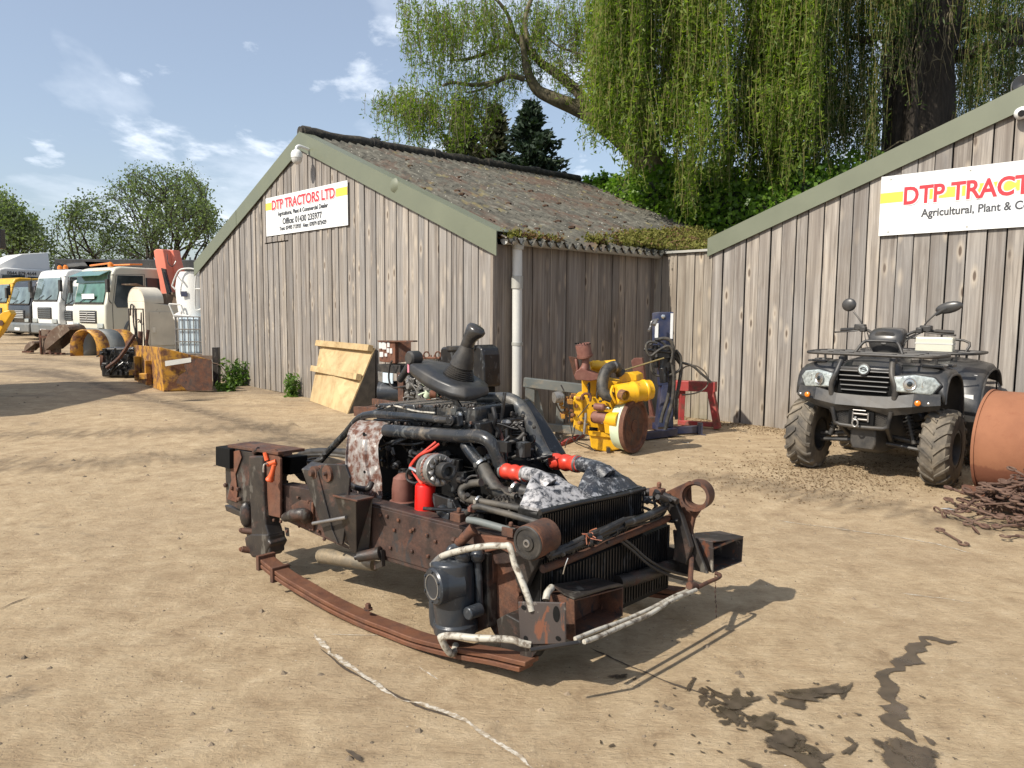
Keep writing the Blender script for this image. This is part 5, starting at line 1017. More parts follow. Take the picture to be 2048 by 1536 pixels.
# radiator pack: fins under two cone shaped alloy end tanks
TL = K(1081, 1024, .02); TR = onplane(1284, 978, TL, NF); BLr = Vector((TL.x, TL.y, .16)); wR = (TR - TL).length; dR = (TR - TL).normalized(); upR = Vector((0, 0, 1)); bk = -E1
TR = TL + dR * wR
print('radiator', TL, TR, wR)
mb = MB(); mb.hexa([Vector((p.x, p.y, .20)) for p in (TL, TR, TR + bk * .11, TL + bk * .11)], [TL, TR, TR + bk * .11, TL + bk * .11]); rad = mb.build('radiator', M['fins'], ch, smooth=False, bevel=.003)
mb = MB()
nf = 44
for k in range(nf + 1):
    p = TL.lerp(TR, k / nf) + E1 * .002; mb.hexa([Vector((p.x, p.y, .22)), Vector((p.x, p.y, .22)) + EL * .005, Vector((p.x, p.y, .22)) + EL * .005 + E1 * .006, Vector((p.x, p.y, .22)) + E1 * .006], [p - Z * .012, p + EL * .005 - Z * .012, p + EL * .005 + E1 * .006 - Z * .012, p + E1 * .006 - Z * .012])
mb.build('cooling_fins', M['black'], rad, smooth=False)
mb = MB(); mb.tube([TL + E1 * .006 - EL * .01, TL.lerp(TR, .3) + E1 * .008 + Z * .004, TL.lerp(TR, .7) + E1 * .008 - Z * .002, TR + E1 * .006 + EL * .01], .011, 10, sm=4); mb.build('top_seam', M['black'], rad)
def cone_tank(name, t0, t1, apex, apex_d, r, mat, mat2=None):
    """hopper shaped end tank: rectangular base along the radiator top narrowing to a round neck"""
    a, b = TL.lerp(TR, t0), TL.lerp(TR, t1); c, d = b + bk * .10, a + bk * .10; n_ = 24; secs = []
    rect = []
    for (p, q) in ((a, b), (b, c), (c, d), (d, a)):
        for k in range(6): rect.append(p.lerp(q, k / 6))
    s_ = apex_d.cross(Z).normalized(); t_ = s_.cross(apex_d).normalized(); cen = sum(rect, Vector()) / 24
    circ = []
    for p in rect:
        w_ = p - cen; x_, y_ = w_.dot(dR), w_.dot(-bk); an = math.atan2(y_ / .05, x_ / (wR * (t1 - t0) / 2)); circ.append((an, p))
    for f in (0, .10, .35, .62, .85, 1.0, 1.25):
        ff = min(f, 1); cc = apex + apex_d * (.14 * (f - 1) if f > 1 else 0); e_ = []
        for an, p in circ:
            q = cc + (dR * math.cos(an) * r) + ((-bk * .45 + Z * -.9).normalized() * math.sin(an) * r); mid = p.lerp(q, ff ** .9); mid += Z * .036 * math.sin(math.pi * ff) ; e_.append(mid if f > 0 else p + Z * .0)
        secs.append(e_)
    secs.insert(1, [p + Z * .012 for p in rect]); mb = MB(); mb.loft(secs); return mb.build(name, M[mat], ch, ang=55)
ap1 = K(1086, 960, .20); t1_ = cone_tank('end_tank', .0, .50, ap1, (K(1048, 948, .21) - ap1).normalized(), .034, 'tankw', )
mb = MB(); mb.tube([K(1046, 946, .23), K(1066, 950, .215), ap1, ap1.lerp(K(1110, 985, .2), .5)], [.028, .029, .033, .040], 22, sm=4); mb.build('tank_neck', M['tankw'], t1_)
ap2 = K(1200, 942, .57); t2_ = cone_tank('end_tank', .50, 1.0, ap2, (K(1160, 929, .60) - ap2).normalized(), .040, 'tank')
mb = MB(); mb.tube([K(1154, 927, .60), K(1180, 933, .59), ap2, ap2.lerp(K(1230, 970, .56), .5)], [.033, .034, .040, .045], 22, sm=4); mb.build('tank_neck', M['tank'], t2_)
slab('filter_box', [(985, 1000), (1010, 985), (1040, 990), (1062, 1012), (1050, 1020), (1000, 1012)], .16, .10, 'plastic', .006)
mb = MB()
for k in range(8): a = K(990 + k * 7, 1000 - k * 0.5, .14); b = K(1018 + k * 6, 984 + k * 1, .25); mb.tube([a + Z * .01, b + Z * .006], .0045, 6)
mb.build('grille_ribs', M['plastic'], ch)
pipe('plastic_duct', [(1033, 978, .22), (1060, 985, .24), (1080, 990, .26)], [.026, .027, .02], 'plastic', 18, 4)
pipe('coolant_hose', [(962, 965, .10), (940, 968, .10), (924, 978, .09), (926, 992, .08), (945, 1000, .06), (960, 1002, .05)], .0165, 'hose', 14, 6); hoseclamp(956, 1001, 962, 1003, .05, .05, .017, 'brightsteel', .010)
pipe('coolant_pipe', [(960, 1002, .05), (985, 1007, .05), (1030, 1015, .04), (1078, 1028, .03)], .013, 'hose', 12, 4)
pipe('coolant_pipe', [(930, 1030, .0), (944, 1018, -.01), (958, 1013, -.01), (985, 1020, -.01), (1030, 1032, -.01), (1084, 1048, .0)], .013, 'hose', 12, 5); hoseclamp(944, 1018, 949, 1014, -.01, -.01, .013, 'maroon', .012)
pipe('stay_rod', [(936, 1040, -.03), (960, 1044, -.03), (1030, 1064, -.03)], .0145, 'greysteel', 14, 3)
for (x, y) in ((918, 1033), (1022, 1062)):
    mb = MB(); mb.box(K(x, y, -.02), (.055, .05, .035), Mbasis(E1, NN, Z)); mb.bolt(K(x, y, -.03) + Z * .018, Z, .010, .014); mb.build('rod_clamp', M['rust'], ch, smooth=False, bevel=.008)
pipe('brake_joint', [(915, 1092, -.06), (925, 1080, -.07), (938, 1066, -.06), (948, 1058, -.05)], [.016, .020, .022, .026], 'rust', 12, 4); mb = MB(); mb.ball(K(920, 1086, -.06), .024, 10); mb.ball(K(908, 1080, -.04), .014, 8); mb.bolt(K(912, 1096, -.07), -NN, .012, .012); mb.build('joint_knuckle', M['rust'], ch)
slab('rail_front_plate', [(945, 1068), (1045, 1080), (1052, 1105), (1020, 1108), (1000, 1098), (975, 1104), (950, 1110)], -.02, .018, 'rust_lt', .004)

# near cab pivot roller and far ring arm
a, b = K(1056, 1086, -.10), K(1094, 1070, .02); ax = (b - a).normalized(); L_ = (b - a).length; mb = MB(); mb.lathe(a, ax, [(0, .050), (0, .066), (L_, .066), (L_, .050)], 30); pv = mb.build('cab_pivot', M['rust'], ch, bevel=.002)
mb = MB(); mb.lathe(a - ax * .003, ax, [(.0, .064), (-.004, .060), (-.004, .052), (.012, .046), (.012, .030), (-.006, .028), (-.006, .016)], 30); mb.build('rubber_bush', M['rubber'], pv)
mb = MB(); mb.lathe(a - ax * .008, ax, [(0, .016), (-.004, .014), (-.004, .008), (.02, .008)], 16); mb.build('bush_sleeve', M['steel'], pv)
slab('pivot_arm', [(1030, 1100), (1050, 1112), (1080, 1118), (1062, 1150), (1045, 1190), (1030, 1160)], -.03, .03, 'rust_blk', .004)
rc = K(1398, 988, .88); mb = MB(); axf = (EL * .92 + E1 * -.25).normalized(); ax2 = Vector((.55, -.80, .12)).normalized(); ax2 = (K(1404, 985, .95) - K(1391, 992, .84)).normalized()
mb.ring(K(1391, 992, .84) + ax2 * .03, ax2, .066, .055, .10, 30); mb.ring(K(1391, 992, .84) + ax2 * .03, ax2, .056, .047, .06, 30); ra = mb.build('ring_eye', M['rust'], ch, ang=60, label='open rusty ring at the end of the far cab mount arm')
slab('ring_arm', [(1308, 1002), (1322, 988), (1378, 962), (1380, 1005), (1402, 1018), (1388, 1038), (1383, 1062), (1386, 1098), (1370, 1092), (1350, 1050), (1335, 1022)], .87, .02, 'rust', .004)
pipe('far_link', [(1290, 985, .82), (1310, 984, .82), (1330, 992, .80), (1355, 1003, .78)], [.018, .02, .016, .014], 'rust_blk', 12, 4); mb = MB(); mb.box(K(1315, 985, .80), (.06, .05, .04), Mbasis(E1, NN, Z)); mb.bolt(K(1318, 975, .80), Z, .012, .02); mb.build('far_clamp', M['rust_lt'], ch, smooth=False, bevel=.008)
slab('far_upright', [(1330, 1005), (1350, 1000), (1365, 1040), (1382, 1095), (1372, 1130), (1345, 1120), (1352, 1060)], .80, .03, 'rust_blk', .005)

# front cross tube, wiring loom, lower radiator
pb = TL + E1 * .05
F_ = lambda x, y, off=.05: onplane(x, y, TL + E1 * off, NF)
mb = MB(); mb.tube([F_(1085, 1138), F_(1130, 1122), F_(1250, 1072), F_(1372, 1022)], .016, 12, sm=3); mb.build('cross_tube', M['rust'], ch)
r_ = random.Random(9); mb = MB()
for k in range(11):
    o_ = r_.uniform(-9, 9); p = [(1098, 1112 + o_ * .7), (1140, 1096 + o_ * .8), (1180, 1080 + o_), (1215, 1064 + o_), (1250, 1048 + o_ * .8), (1285, 1040 + o_ * .8), (1320, 1028 + o_), (1332, 1010 + o_), (1318, 995 + o_ * .5)]; e = r_.randint(5, 9)
    mb.tube([F_(x + r_.uniform(-3, 3), y + r_.uniform(-3, 3), .075 + r_.uniform(-.02, .02)) for x, y in p[:e]], r_.choice((.005, .007, .009, .012)), 8, sm=4)
lm = mb.build('wiring_loom', M['rubber'], ch)
mb = MB(); mb.tube([F_(1245, 1048, .09), F_(1275, 1040, .09), F_(1300, 1030, .09), F_(1330, 1014, .08), F_(1325, 998, .07)], [.016, .018, .018, .017, .016], 12, sm=4); mb.build('loom_sleeve', M['black'], lm)
mb = MB()
for (x, y) in ((1138, 1098), (1225, 1062), (1245, 1050), (1180, 1082)): mb.ring(F_(x, y, .075), (F_(1250, 1048) - F_(1100, 1110)).normalized(), .026, .023, .006, 12)
mb.build('cable_ties', M['plastic'], lm)
mb = MB()
for k in range(9): p = F_(1180 + r_.uniform(-6, 8), 1070 + r_.uniform(-5, 6), .10); mb.tube([p, p + Vector((r_.gauss(0, .01), -.01, r_.gauss(0, .01))), p + Vector((r_.gauss(0, .018), -.02, r_.gauss(0, .016)))], .0022, 5, sm=3)
mb.build('copper_ends', plain('bare_copper', (.75, .32, .20), .3, .8), lm)
mb = MB(); mb.ring(F_(1178, 1084, .10), (-E1 * .3 - NN + Z * .3).normalized(), .018, .013, .012, 18); mb.lathe(F_(1200, 1078, .10), -NN, [(0, .016), (.03, .016), (.03, .01)], 14); mb.lathe(F_(1128, 1108, .10), -NN, [(0, .008), (.01, .008)], 10); mb.lathe(F_(1217, 1084, .10), -NN, [(0, .007), (.012, .007)], 10); mb.build('connectors', M['plastic'], lm)
mb = MB(); pL, pR = F_(1112, 1142, .02), F_(1340, 1050, .02); mb.hexa([Vector((p.x, p.y, .12)) for p in (pL, pR, pR + bk * .05, pL + bk * .05)], [pL, pR, pR + bk * .05, pL + bk * .05]); lr = mb.build('lower_cooler', M['fins'], ch, smooth=False)
mb = MB()
for k in range(40): p = pL.lerp(pR, k / 40) + E1 * .001; q = Vector((p.x, p.y, .14)); mb.hexa([q, q + EL * .005, q + EL * .005 + E1 * .005, q + E1 * .005], [p, p + EL * .005, p + EL * .005 + E1 * .005, p + E1 * .005])
mb.build('cooling_fins', M['black'], lr, smooth=False)
mb = MB(); mb.tube([F_(1235, 1165, .04), F_(1290, 1150, .05), F_(1340, 1132, .05), F_(1385, 1118, .05)], .030, 16, sm=3); mb.build('lower_cross_tube', M['rust_blk'], ch)
for dy_ in (0, 9): mb = MB(); mb.tube([F_(1235, 1068 + dy_, .04), F_(1265, 1092 + dy_, .06), F_(1300, 1122 + dy_, .09), F_(1340, 1142 + dy_, .11), F_(1380, 1152 + dy_, .12)], .0065, 8, sm=5); mb.build('air_line', M['plastic'], ch)
pipe('loose_wire', [(1136, 1116, -.02), (1130, 1132, -.03), (1126, 1148, -.03)], .002, 'brightsteel', 5, 3)

# bumper brackets
PL = lambda x, y, l=-.10: K(x, y, l)
pb_ = MB(); fr = [PL(1035, 1203), PL(1130, 1205), PL(1131, 1288), PL(1040, 1290)]; pb_.prism(fr, EL * .008); bpl = pb_.build('bumper_plate', M['plate'], ch, smooth=False, bevel=.004, label='square drilled bumper plate with pale scrapes')
mb = MB()
for (x, y, rx, rz_) in ((1048, 1215, .012, .009), (1113, 1228, .015, .030), (1052, 1277, .010, .011), (1117, 1277, .012, .009)):
    c_ = PL(x, y) - NN * .0015; mb.add([c_ + E1 * math.cos(a) * rx + Z * math.sin(a) * rz_ for a in [k * math.pi / 8 for k in range(16)]], [tuple(range(16))])
mb.build('bolt_holes', M['void'], bpl, smooth=False, fixn=False)
mb = MB()
def openbox(mb, f4, depth, th=.006):      # open fronted box: f4 = TL,TR,BR,BL of the mouth
    c_ = sum(f4, Vector()) / 4; bkv = depth
    for i in range(4):
        p, q = f4[i], f4[(i + 1) % 4]; inn = (c_ - (p + q) / 2).normalized() * th; mb.hexa([p, q, q + inn, p + inn], [p + bkv, q + bkv, q + inn + bkv, p + inn + bkv])
    mb.prism([p + bkv for p in f4], bkv.normalized() * th)
f4 = [F_(1148, 1200, .16), F_(1247, 1174, .16), F_(1246, 1232, .16), F_(1150, 1284, .16)]; openbox(mb, f4, bk * .11); nb = mb.build('bumper_box', M['rust'], ch, smooth=False, bevel=.002)
mb = MB(); mb.prism([F_(1104, 1172, .06), F_(1195, 1158, .03), F_(1247, 1172, .165), F_(1215, 1178, .165), F_(1148, 1199, .165), F_(1128, 1190, .12)], Z * .006); mb.build('box_top', M['rust_blk'], nb, smooth=False)
mb = MB(); c_ = F_(1209, 1214, .065); mb.lathe(c_, NF, [(0, .0), (.003, .026)], 18); mb.build('inner_disc', M['rust_lt'], nb)
mb = MB(); mb.tube([F_(1104, 1175, .06), F_(1095, 1185, .07), F_(1092, 1200, .08)], .014, 10, sm=3); mb.build('box_gusset', M['whitepipe'], nb)
mb = MB(); g4 = [F_(1425, 1083, .22), F_(1487, 1076, .22), F_(1484, 1124, .22), F_(1427, 1146, .22)]; openbox(mb, g4, bk * .16); fb = mb.build('bumper_box', M['plate'], ch, smooth=False, bevel=.002)
mb = MB(); mb.prism([F_(1390, 1068, .04), F_(1440, 1064, .04), F_(1487, 1075, .225), F_(1460, 1084, .225), F_(1425, 1100, .225), F_(1400, 1088, .15)], Z * .006); mb.prism([F_(1390, 1070, .08), F_(1427, 1098, .23), F_(1427, 1146, .23), F_(1396, 1122, .08)], -EL * .006); mb.build('box_side', M['plate'], fb, smooth=False)
mb = MB(); mb.lathe(F_(1463, 1116, .08), NF, [(0, .0), (.003, .026)], 16); mb.build('inner_disc', M['rust_lt'], fb)
slab('far_web', [(1345, 1060), (1385, 1070), (1400, 1110), (1415, 1148), (1385, 1140), (1350, 1112)], .84, .015, 'rust_blk', .003)
# front guard rods and hook bolt
for pts, r in (([(1150, 1278, .24), (1200, 1258, .24), (1240, 1244, .24), (1300, 1218, .24), (1350, 1192, .24), (1385, 1178, .24)], .0085), ([(1168, 1284, .28), (1200, 1272, .28), (1245, 1252, .28), (1300, 1228, .28), (1345, 1200, .28), (1392, 1180, .28)], .009)):
    mb = MB(); mb.tube([F_(*p) for p in pts], r, 10, sm=4); mb.build('guard_rod', M['whitepipe'], ch)
mb = MB(); mb.tube([F_(1395, 1175, .27), F_(1415, 1165, .27), F_(1436, 1156, .27), F_(1440, 1150, .26), F_(1430, 1146, .24)], .0085, 10, sm=4); mb.tube([F_(1380, 1172, .26), F_(1382, 1140, .2), F_(1384, 1110, .15)], .011, 8); mb.lathe(F_(1378, 1172, .26), (F_(1400, 1172, .26) - F_(1378, 1172, .26)), [(0, .016), (.05, .016), (.05, .010), (.07, .010)], 12); mb.build('hook_bolt', M['rust'], ch)
mb = MB()
pa, pb2 = F_(1430, 1150, .25), F_(1433, 1238, .25)
for k in range(9): p = pa.lerp(pb2, k / 9) + E1 * r_.uniform(-.002, .002); mb.tube([p, p + Z * -.009 + E1 * (.003 if k % 2 else 0) + EL * (.0 if k % 2 else .003), p - Z * .018, p - Z * .009 - E1 * (.003 if k % 2 else 0) - EL * (.0 if k % 2 else .003)], .0016, 5, closed=True)
mb.build('hanging_chain', M['rust'], ch)
mb = MB(); mb.tube([F_(1060, 1300, .2), F_(1160, 1284, .28)], .008, 8); mb.prism([PL(1060, 1292), PL(1131, 1288), PL(1150, 1284, -.02), PL(1075, 1300, -.02)], -Z * .006); mb.prism([PL(1040, 1290), PL(1082, 1292), PL(1058, 1322), PL(1040, 1326)], EL * .006); mb.build('lower_gusset', M['rust_blk'], ch, smooth=False)

r_ = random.Random(41)
for (x0, x1, y0, y1, l0, l1, n_, mt) in ((930, 1040, 815, 940, .36, .50, 11, 'rubber'), (870, 985, 960, 1040, .08, .2, 14, 'rubber'), (1020, 1060, 880, 930, .45, .55, 5, 'black'), (770, 900, 876, 930, .24, .30, 9, 'black'), (985, 1070, 985, 1015, .14, .22, 8, 'hose'), (1255, 1345, 985, 1040, .7, .85, 12, 'rubber'), (560, 640, 915, 965, .1, .4, 8, 'rubber')):
    mb = MB()
    for k in range(n_):
        x, y, l = r_.uniform(x0, x1), r_.uniform(y0, y1), r_.uniform(l0, l1); pts = []; ax_, ay_ = r_.uniform(-1, 1), r_.uniform(-1, 1)
        for i in range(5): pts.append(K(min(x1 + 8, max(x0 - 8, x)), min(y1 + 8, max(y0 - 8, y)), l)); ax_ += r_.uniform(-.9, .9); ay_ += r_.uniform(-.9, .9); x += ax_ * 11; y += ay_ * 7; l += r_.uniform(-.02, .02)
        mb.tube(pts, r_.choice((.0035, .005, .007, .010)), 7, sm=4)
        if r_.random() < .6: mb.lathe(pts[0], pts[1] - pts[0], [(-.012, .014), (.012, .014), (.014, .010)], 8)
    mb.build('hose_bundle', M[mt], ch)
mb = MB()
for k in range(60): mb.bolt(K(r_.uniform(752, 950), r_.choice((812, 846, 868)) + r_.uniform(-2, 2), .29), -NN, r_.uniform(.005, .009), .008)
for k in range(30): mb.bolt(K(r_.uniform(990, 1070), r_.uniform(820, 960), .56), -NN, .008, .01)
mb.build('cover_bolts', M['rust_blk'], ch)
# far side clutter seen between the rails at the rear
pipe('mudguard_stay', [(590, 925, .85), (605, 908, .85), (640, 903, .85), (700, 905, .85)], .024, 'rubber', 14, 5); pipe('hose_loop', [(572, 950, .3), (590, 925, .4), (610, 912, .5), (660, 910, .6), (700, 915, .6)], .010, 'hose', 10, 5); pipe('hose_loop', [(560, 958, .2), (590, 930, .3), (620, 918, .4), (645, 916, .5)], .007, 'rubber', 10, 5)
slab('cross_channel', [(575, 935), (660, 930), (690, 985), (600, 962)], .30, .05, 'void', .006); slab('gearbox', [(600, 940), (700, 935), (740, 975), (730, 1040), (620, 1010)], .36, .26, 'void', .02, bseg=3)
mb = MB(); mb.tube([K(600, 945, .35), K(640, 940, .4), K(690, 950, .45)], .02, 10, sm=3); mb.build('tie_tube', M['casting'], ch)

# ------- gear lever console
def ringpts(pts, l0, l1, yk): 
    """closed outline in the picture; the far side of the outline gets the larger lateral offset"""
    return [K(x, y, l0 + (l1 - l0) * t) for x, y, t in pts]
O0 = [(824, 752, .1), (850, 774, .0), (878, 789, .0), (903, 800, .0), (934, 804, .1), (958, 799, .35), (976, 790, .6), (970, 780, .9), (930, 764, 1.0), (890, 745, 1.0), (860, 735, .9), (838, 738, .5)]
O1 = [(818, 742, .1), (847, 764, .0), (876, 780, .0), (902, 790, .0), (932, 794, .1), (958, 791, .35), (979, 783, .6), (977, 771, .9), (940, 755, 1.0), (895, 730, 1.0), (855, 722, .9), (826, 727, .5)]
O2 = [(820, 728, .1), (848, 745, .0), (876, 760, .0), (902, 770, .0), (930, 775, .12), (956, 776, .38), (974, 773, .6), (970, 764, .9), (938, 750, 1.0), (896, 726, .95), (858, 719, .85), (830, 724, .5)]
cen = (908, 752, .5)
mb = MB(); secs = [ringpts(O0, .32, .62, 0), ringpts(O1, .30, .64, 0), ringpts(O2, .31, .62, 0)]
gc = K(916, 756, .47); gt = K(926, 722, .47); gax = (gt - gc).normalized(); ga = gax.orthogonal().normalized()
# a round foot for the gaiter
def circ(c_, r, ax_, n_=12):
    e1 = (E1 - ax_ * E1.dot(ax_)).normalized(); e2 = ax_.cross(e1); out = []
    for p in secs[0]:
        w_ = p - (sum(secs[0], Vector()) / 12); an = math.atan2(w_.dot(e2), w_.dot(e1)); out.append(c_ + (e1 * math.cos(an) + e2 * math.sin(an)) * r)
    return out
secs.append([p.lerp(q, .55) + Z * .02 for p, q in zip(secs[2], circ(gc, .085, gax))]); secs.append(circ(gc + gax * .012, .082, gax)); secs.append(circ(gc + gax * .014, .02, gax))
mb.loft(secs); gl = mb.build('gear_console', M['plastic'], ch, bevel=.010, bseg=3, ang=48, label='large dusty black gear lever console')
mb = MB(); pr = []
for k in range(8): t = k / 7; r = .082 - .026 * t; h = -.004 + .062 * t; pr += [(h, r), (h + .004, r * 1.03), (h + .0055, r * .93)]
pr += [(.066, .058), (.10, .053), (.145, .038), (.168, .033), (.170, .024)]
mb.lathe(gc, gax, pr, 30); mb.build('gaiter', M['rubber'], gl, ang=60)
k0 = K(933, 694, .47); k1 = K(950, 650, .47); kax = (k1 - k0).normalized(); mb = MB(); mb.lathe(k0 - kax * .02, kax, [(0, .027), (.01, .031), (.05, .032), (.085, .034)], 22)
secs = []
e1 = (E1 - kax * E1.dot(kax)).normalized(); e2 = kax.cross(e1)
for h, rx, ry, off in ((.060, .033, .032, 0), (.085, .039, .035, .006), (.108, .050, .038, .014), (.124, .052, .038, .016), (.136, .043, .031, .014), (.141, .022, .016, .010)):
    c_ = k0 - kax * .02 + kax * h + e1 * off; secs.append([c_ + e1 * math.cos(a) * rx + e2 * math.sin(a) * ry for a in [2 * math.pi * k / 22 for k in range(22)]])
mb.loft(secs); mb.build('gear_knob', plain('worn_knob', (.022, .022, .023), .28, 0, .2, 12, .08, .08), gl, ang=60)
# hand brake like lever at the console's left end
hb = MB(); hb.tube([K(800, 760, .45), K(812, 742, .44), K(822, 722, .43)], [.018, .020, .018], 12, sm=3); hb.lathe(K(826, 716, .42) - EL * .03, EL, [(0, .028), (.01, .036), (.06, .036), (.07, .03)], 20); hl = hb.build('brake_lever', M['plastic'], gl)
mb = MB(); mb.box(K(817, 736, .40), (.012, .004, .045), Mbasis(E1, NN, Z)); mb.build('pink_stripe', plain('faded_pink', (.6, .22, .28), .5), gl)
slab('console_bracket', [(897, 812), (930, 818), (925, 850), (905, 842)], .42, .02, 'black', .004); 
mb = MB(); mb.prism([K(x, y, .36) for x, y in ((902, 796), (910, 794), (928, 822), (922, 838), (912, 832))], EL * .012); mb.build('pedal_link', M['blackpipe'], ch, smooth=False, bevel=.003)
def coil(x0, y0, x1, y1, l, r, n_, wr): 
    a, b = K(x0, y0, l), K(x1, y1, l); ax_ = (b - a).normalized(); e1_ = ax_.orthogonal().normalized(); e2_ = ax_.cross(e1_); mb = MB(); N_ = n_ * 12; mb.tube([a.lerp(b, k / N_) + (e1_ * math.cos(k * math.pi / 6) + e2_ * math.sin(k * math.pi / 6)) * r for k in range(N_ + 1)], wr, 6); mb.build('coil_spring', M['rust_blk'], ch)
coil(930, 822, 948, 815, .40, .022, 5, .0035); coil(976, 818, 996, 812, .55, .022, 5, .0035)
mb = MB(); mb.lathe(K(921, 830, .35), -NN, [(0, .016), (.012, .018), (.02, .012), (.02, 0)], 14); mb.build('pivot_bolt', M['brightsteel'], ch)
slab('console_pedestal', [(935, 818), (990, 812), (992, 850), (938, 858)], .46, .14, 'void', .01)
pipe('small_brown_hose', [(985, 850, .42), (998, 862, .42), (1004, 880, .42), (1006, 900, .42)], .010, 'maroon', 10, 5); pipe('small_hose', [(978, 818, .5), (980, 840, .5), (978, 858, .5)], .006, 'hose', 8, 3)
mb = MB(); mb.ball(K(1012, 845, .45), .02, 12, None, (1.3, 1, .7)); mb.build('bright_cap', M['alu'], ch)
mb = MB(); mb.tube([K(985, 882, .45), K(1010, 886, .45), K(1035, 880, .48), K(1050, 866, .5)], .013, 10, sm=4); mb.build('black_hose', M['rubber'], ch)
for k in range(5): pipe('pipe_run', [(990, 848 + k * 6, .48), (1020, 850 + k * 5, .50), (1045, 845 + k * 6, .52)], .0055, 'black', 8, 4)
# ================================================================ quad bike
afw = Vector((-.676, -.737, 0)).normalized(); alf = Vector((.737, -.676, 0)).normalized(); AO = Vector((3.54, 6.88, 0)) - alf * .08
atv = thing('quad_bike', 'black quad bike with muddy knobbly tyres, front rack, winch and round mirrors', 'quad bike', AO, math.atan2(afw.y, afw.x))
V3 = Vector
def ab(name, mb, mat, bev=0, par=None, **k): return mb.build(name, M[mat], par or atv, bevel=bev, world=False, **k)
def tyre(par_thing, c, axis, r, w, mat='tyre', rim='atvmatt', lugs=True, rr=.48):
    c = V3(c); axis = V3(axis).normalized(); mb = MB(); pr = [(-w * .5, r * rr), (-w * .52, r * .68), (-w * .50, r * .84), (-w * .42, r * .93), (-w * .2, r * .945), (0, r * .95), (w * .2, r * .945), (w * .42, r * .93), (w * .50, r * .84), (w * .52, r * .68), (w * .5, r * rr)]
    mb.lathe(c, axis, pr, 36, cap=False); a1 = axis.orthogonal().normalized(); b1 = axis.cross(a1)
    if lugs:
        n_ = 18
        for k in range(n_):
            for sd in (-1, 1):
                pts = []
                for q in range(5):
                    t = q / 4; a = 2 * math.pi * (k + (.5 if sd > 0 else 0)) / n_ + .30 * (1 - t) ** 1.3 * 1; x = sd * w * (.02 + .52 * t); rad = r * (.985 - .10 * max(0, t - .7) / .3); pts.append((a, x, rad))
                secs = []
                for (a, x, rad) in pts:
                    d = a1 * math.cos(a) + b1 * math.sin(a); tg = -a1 * math.sin(a) + b1 * math.cos(a); lw = .017; p = c + axis * x
                    secs.append([p + d * (rad * .93) - tg * lw, p + d * (rad * 1.005) - tg * lw * .7, p + d * (rad * 1.005) + tg * lw * .7, p + d * (rad * .93) + tg * lw])
                mb.loft(secs)
    wh = mb.build('wheel', M[mat], par_thing, world=False, ang=30)
    mb = MB(); mb.lathe(c, axis, [(-w * .48, r * rr), (-w * .48, r * (rr - .06)), (-w * .30, r * (rr - .09)), (w * .05, r * (rr - .12)), (w * .05, r * .12), (w * .12, r * .10), (w * .12, .0)], 24, cap=False); mb.lathe(c, axis, [(w * .48, r * rr), (w * .48, r * (rr - .06)), (w * .30, r * (rr - .09)), (w * .06, r * (rr - .12))], 24, cap=False)
    for k in range(5): a = k * 1.2566; mb.bolt(c + axis * w * .07 + (a1 * math.cos(a) + b1 * math.sin(a)) * r * .22, axis, .011, .012)
    mb.build('rim', M[rim], wh, world=False, fixn=False); return wh
for x, y, w in ((.60, -.54, .21), (.60, .54, .21), (-.62, -.52, .25), (-.62, .52, .25)): tyre(atv, (x, y, .31), (0, 1 if y > 0 else -1, 0), .318, w)
# central body
mb = MB(); B8 = lambda x, hw, zb, zt: [V3((x, -hw * .8, zb)), V3((x, hw * .8, zb)), V3((x, hw, zb + .05)), V3((x, hw, zt - .06)), V3((x, hw * .7, zt)), V3((x, 0, zt + .012)), V3((x, -hw * .7, zt)), V3((x, -hw, zt - .06)), V3((x, -hw, zb + .05))]
mb.loft([B8(.80, .26, .68, .93), B8(.70, .27, .62, .985), B8(.45, .22, .60, 1.02), B8(.22, .17, .58, 1.05), B8(.05, .15, .5, 1.00), B8(-.15, .16, .45, .90)]); ab('front_cowl', mb, 'atv', .01)
mb = MB(); mb.loft([B8(.84, .10, .26, .46), B8(.70, .13, .22, .62), B8(.30, .16, .22, .60), B8(-.3, .16, .24, .58), B8(-.75, .12, .30, .55)]); ab('chassis', mb, 'atvmatt', .01)
mb = MB(); mb.loft([B8(.02, .13, .72, .97), B8(-.15, .16, .74, .92), B8(-.45, .17, .74, .90), B8(-.75, .16, .76, .93)]); ab('seat', mb, 'rubber', .02)
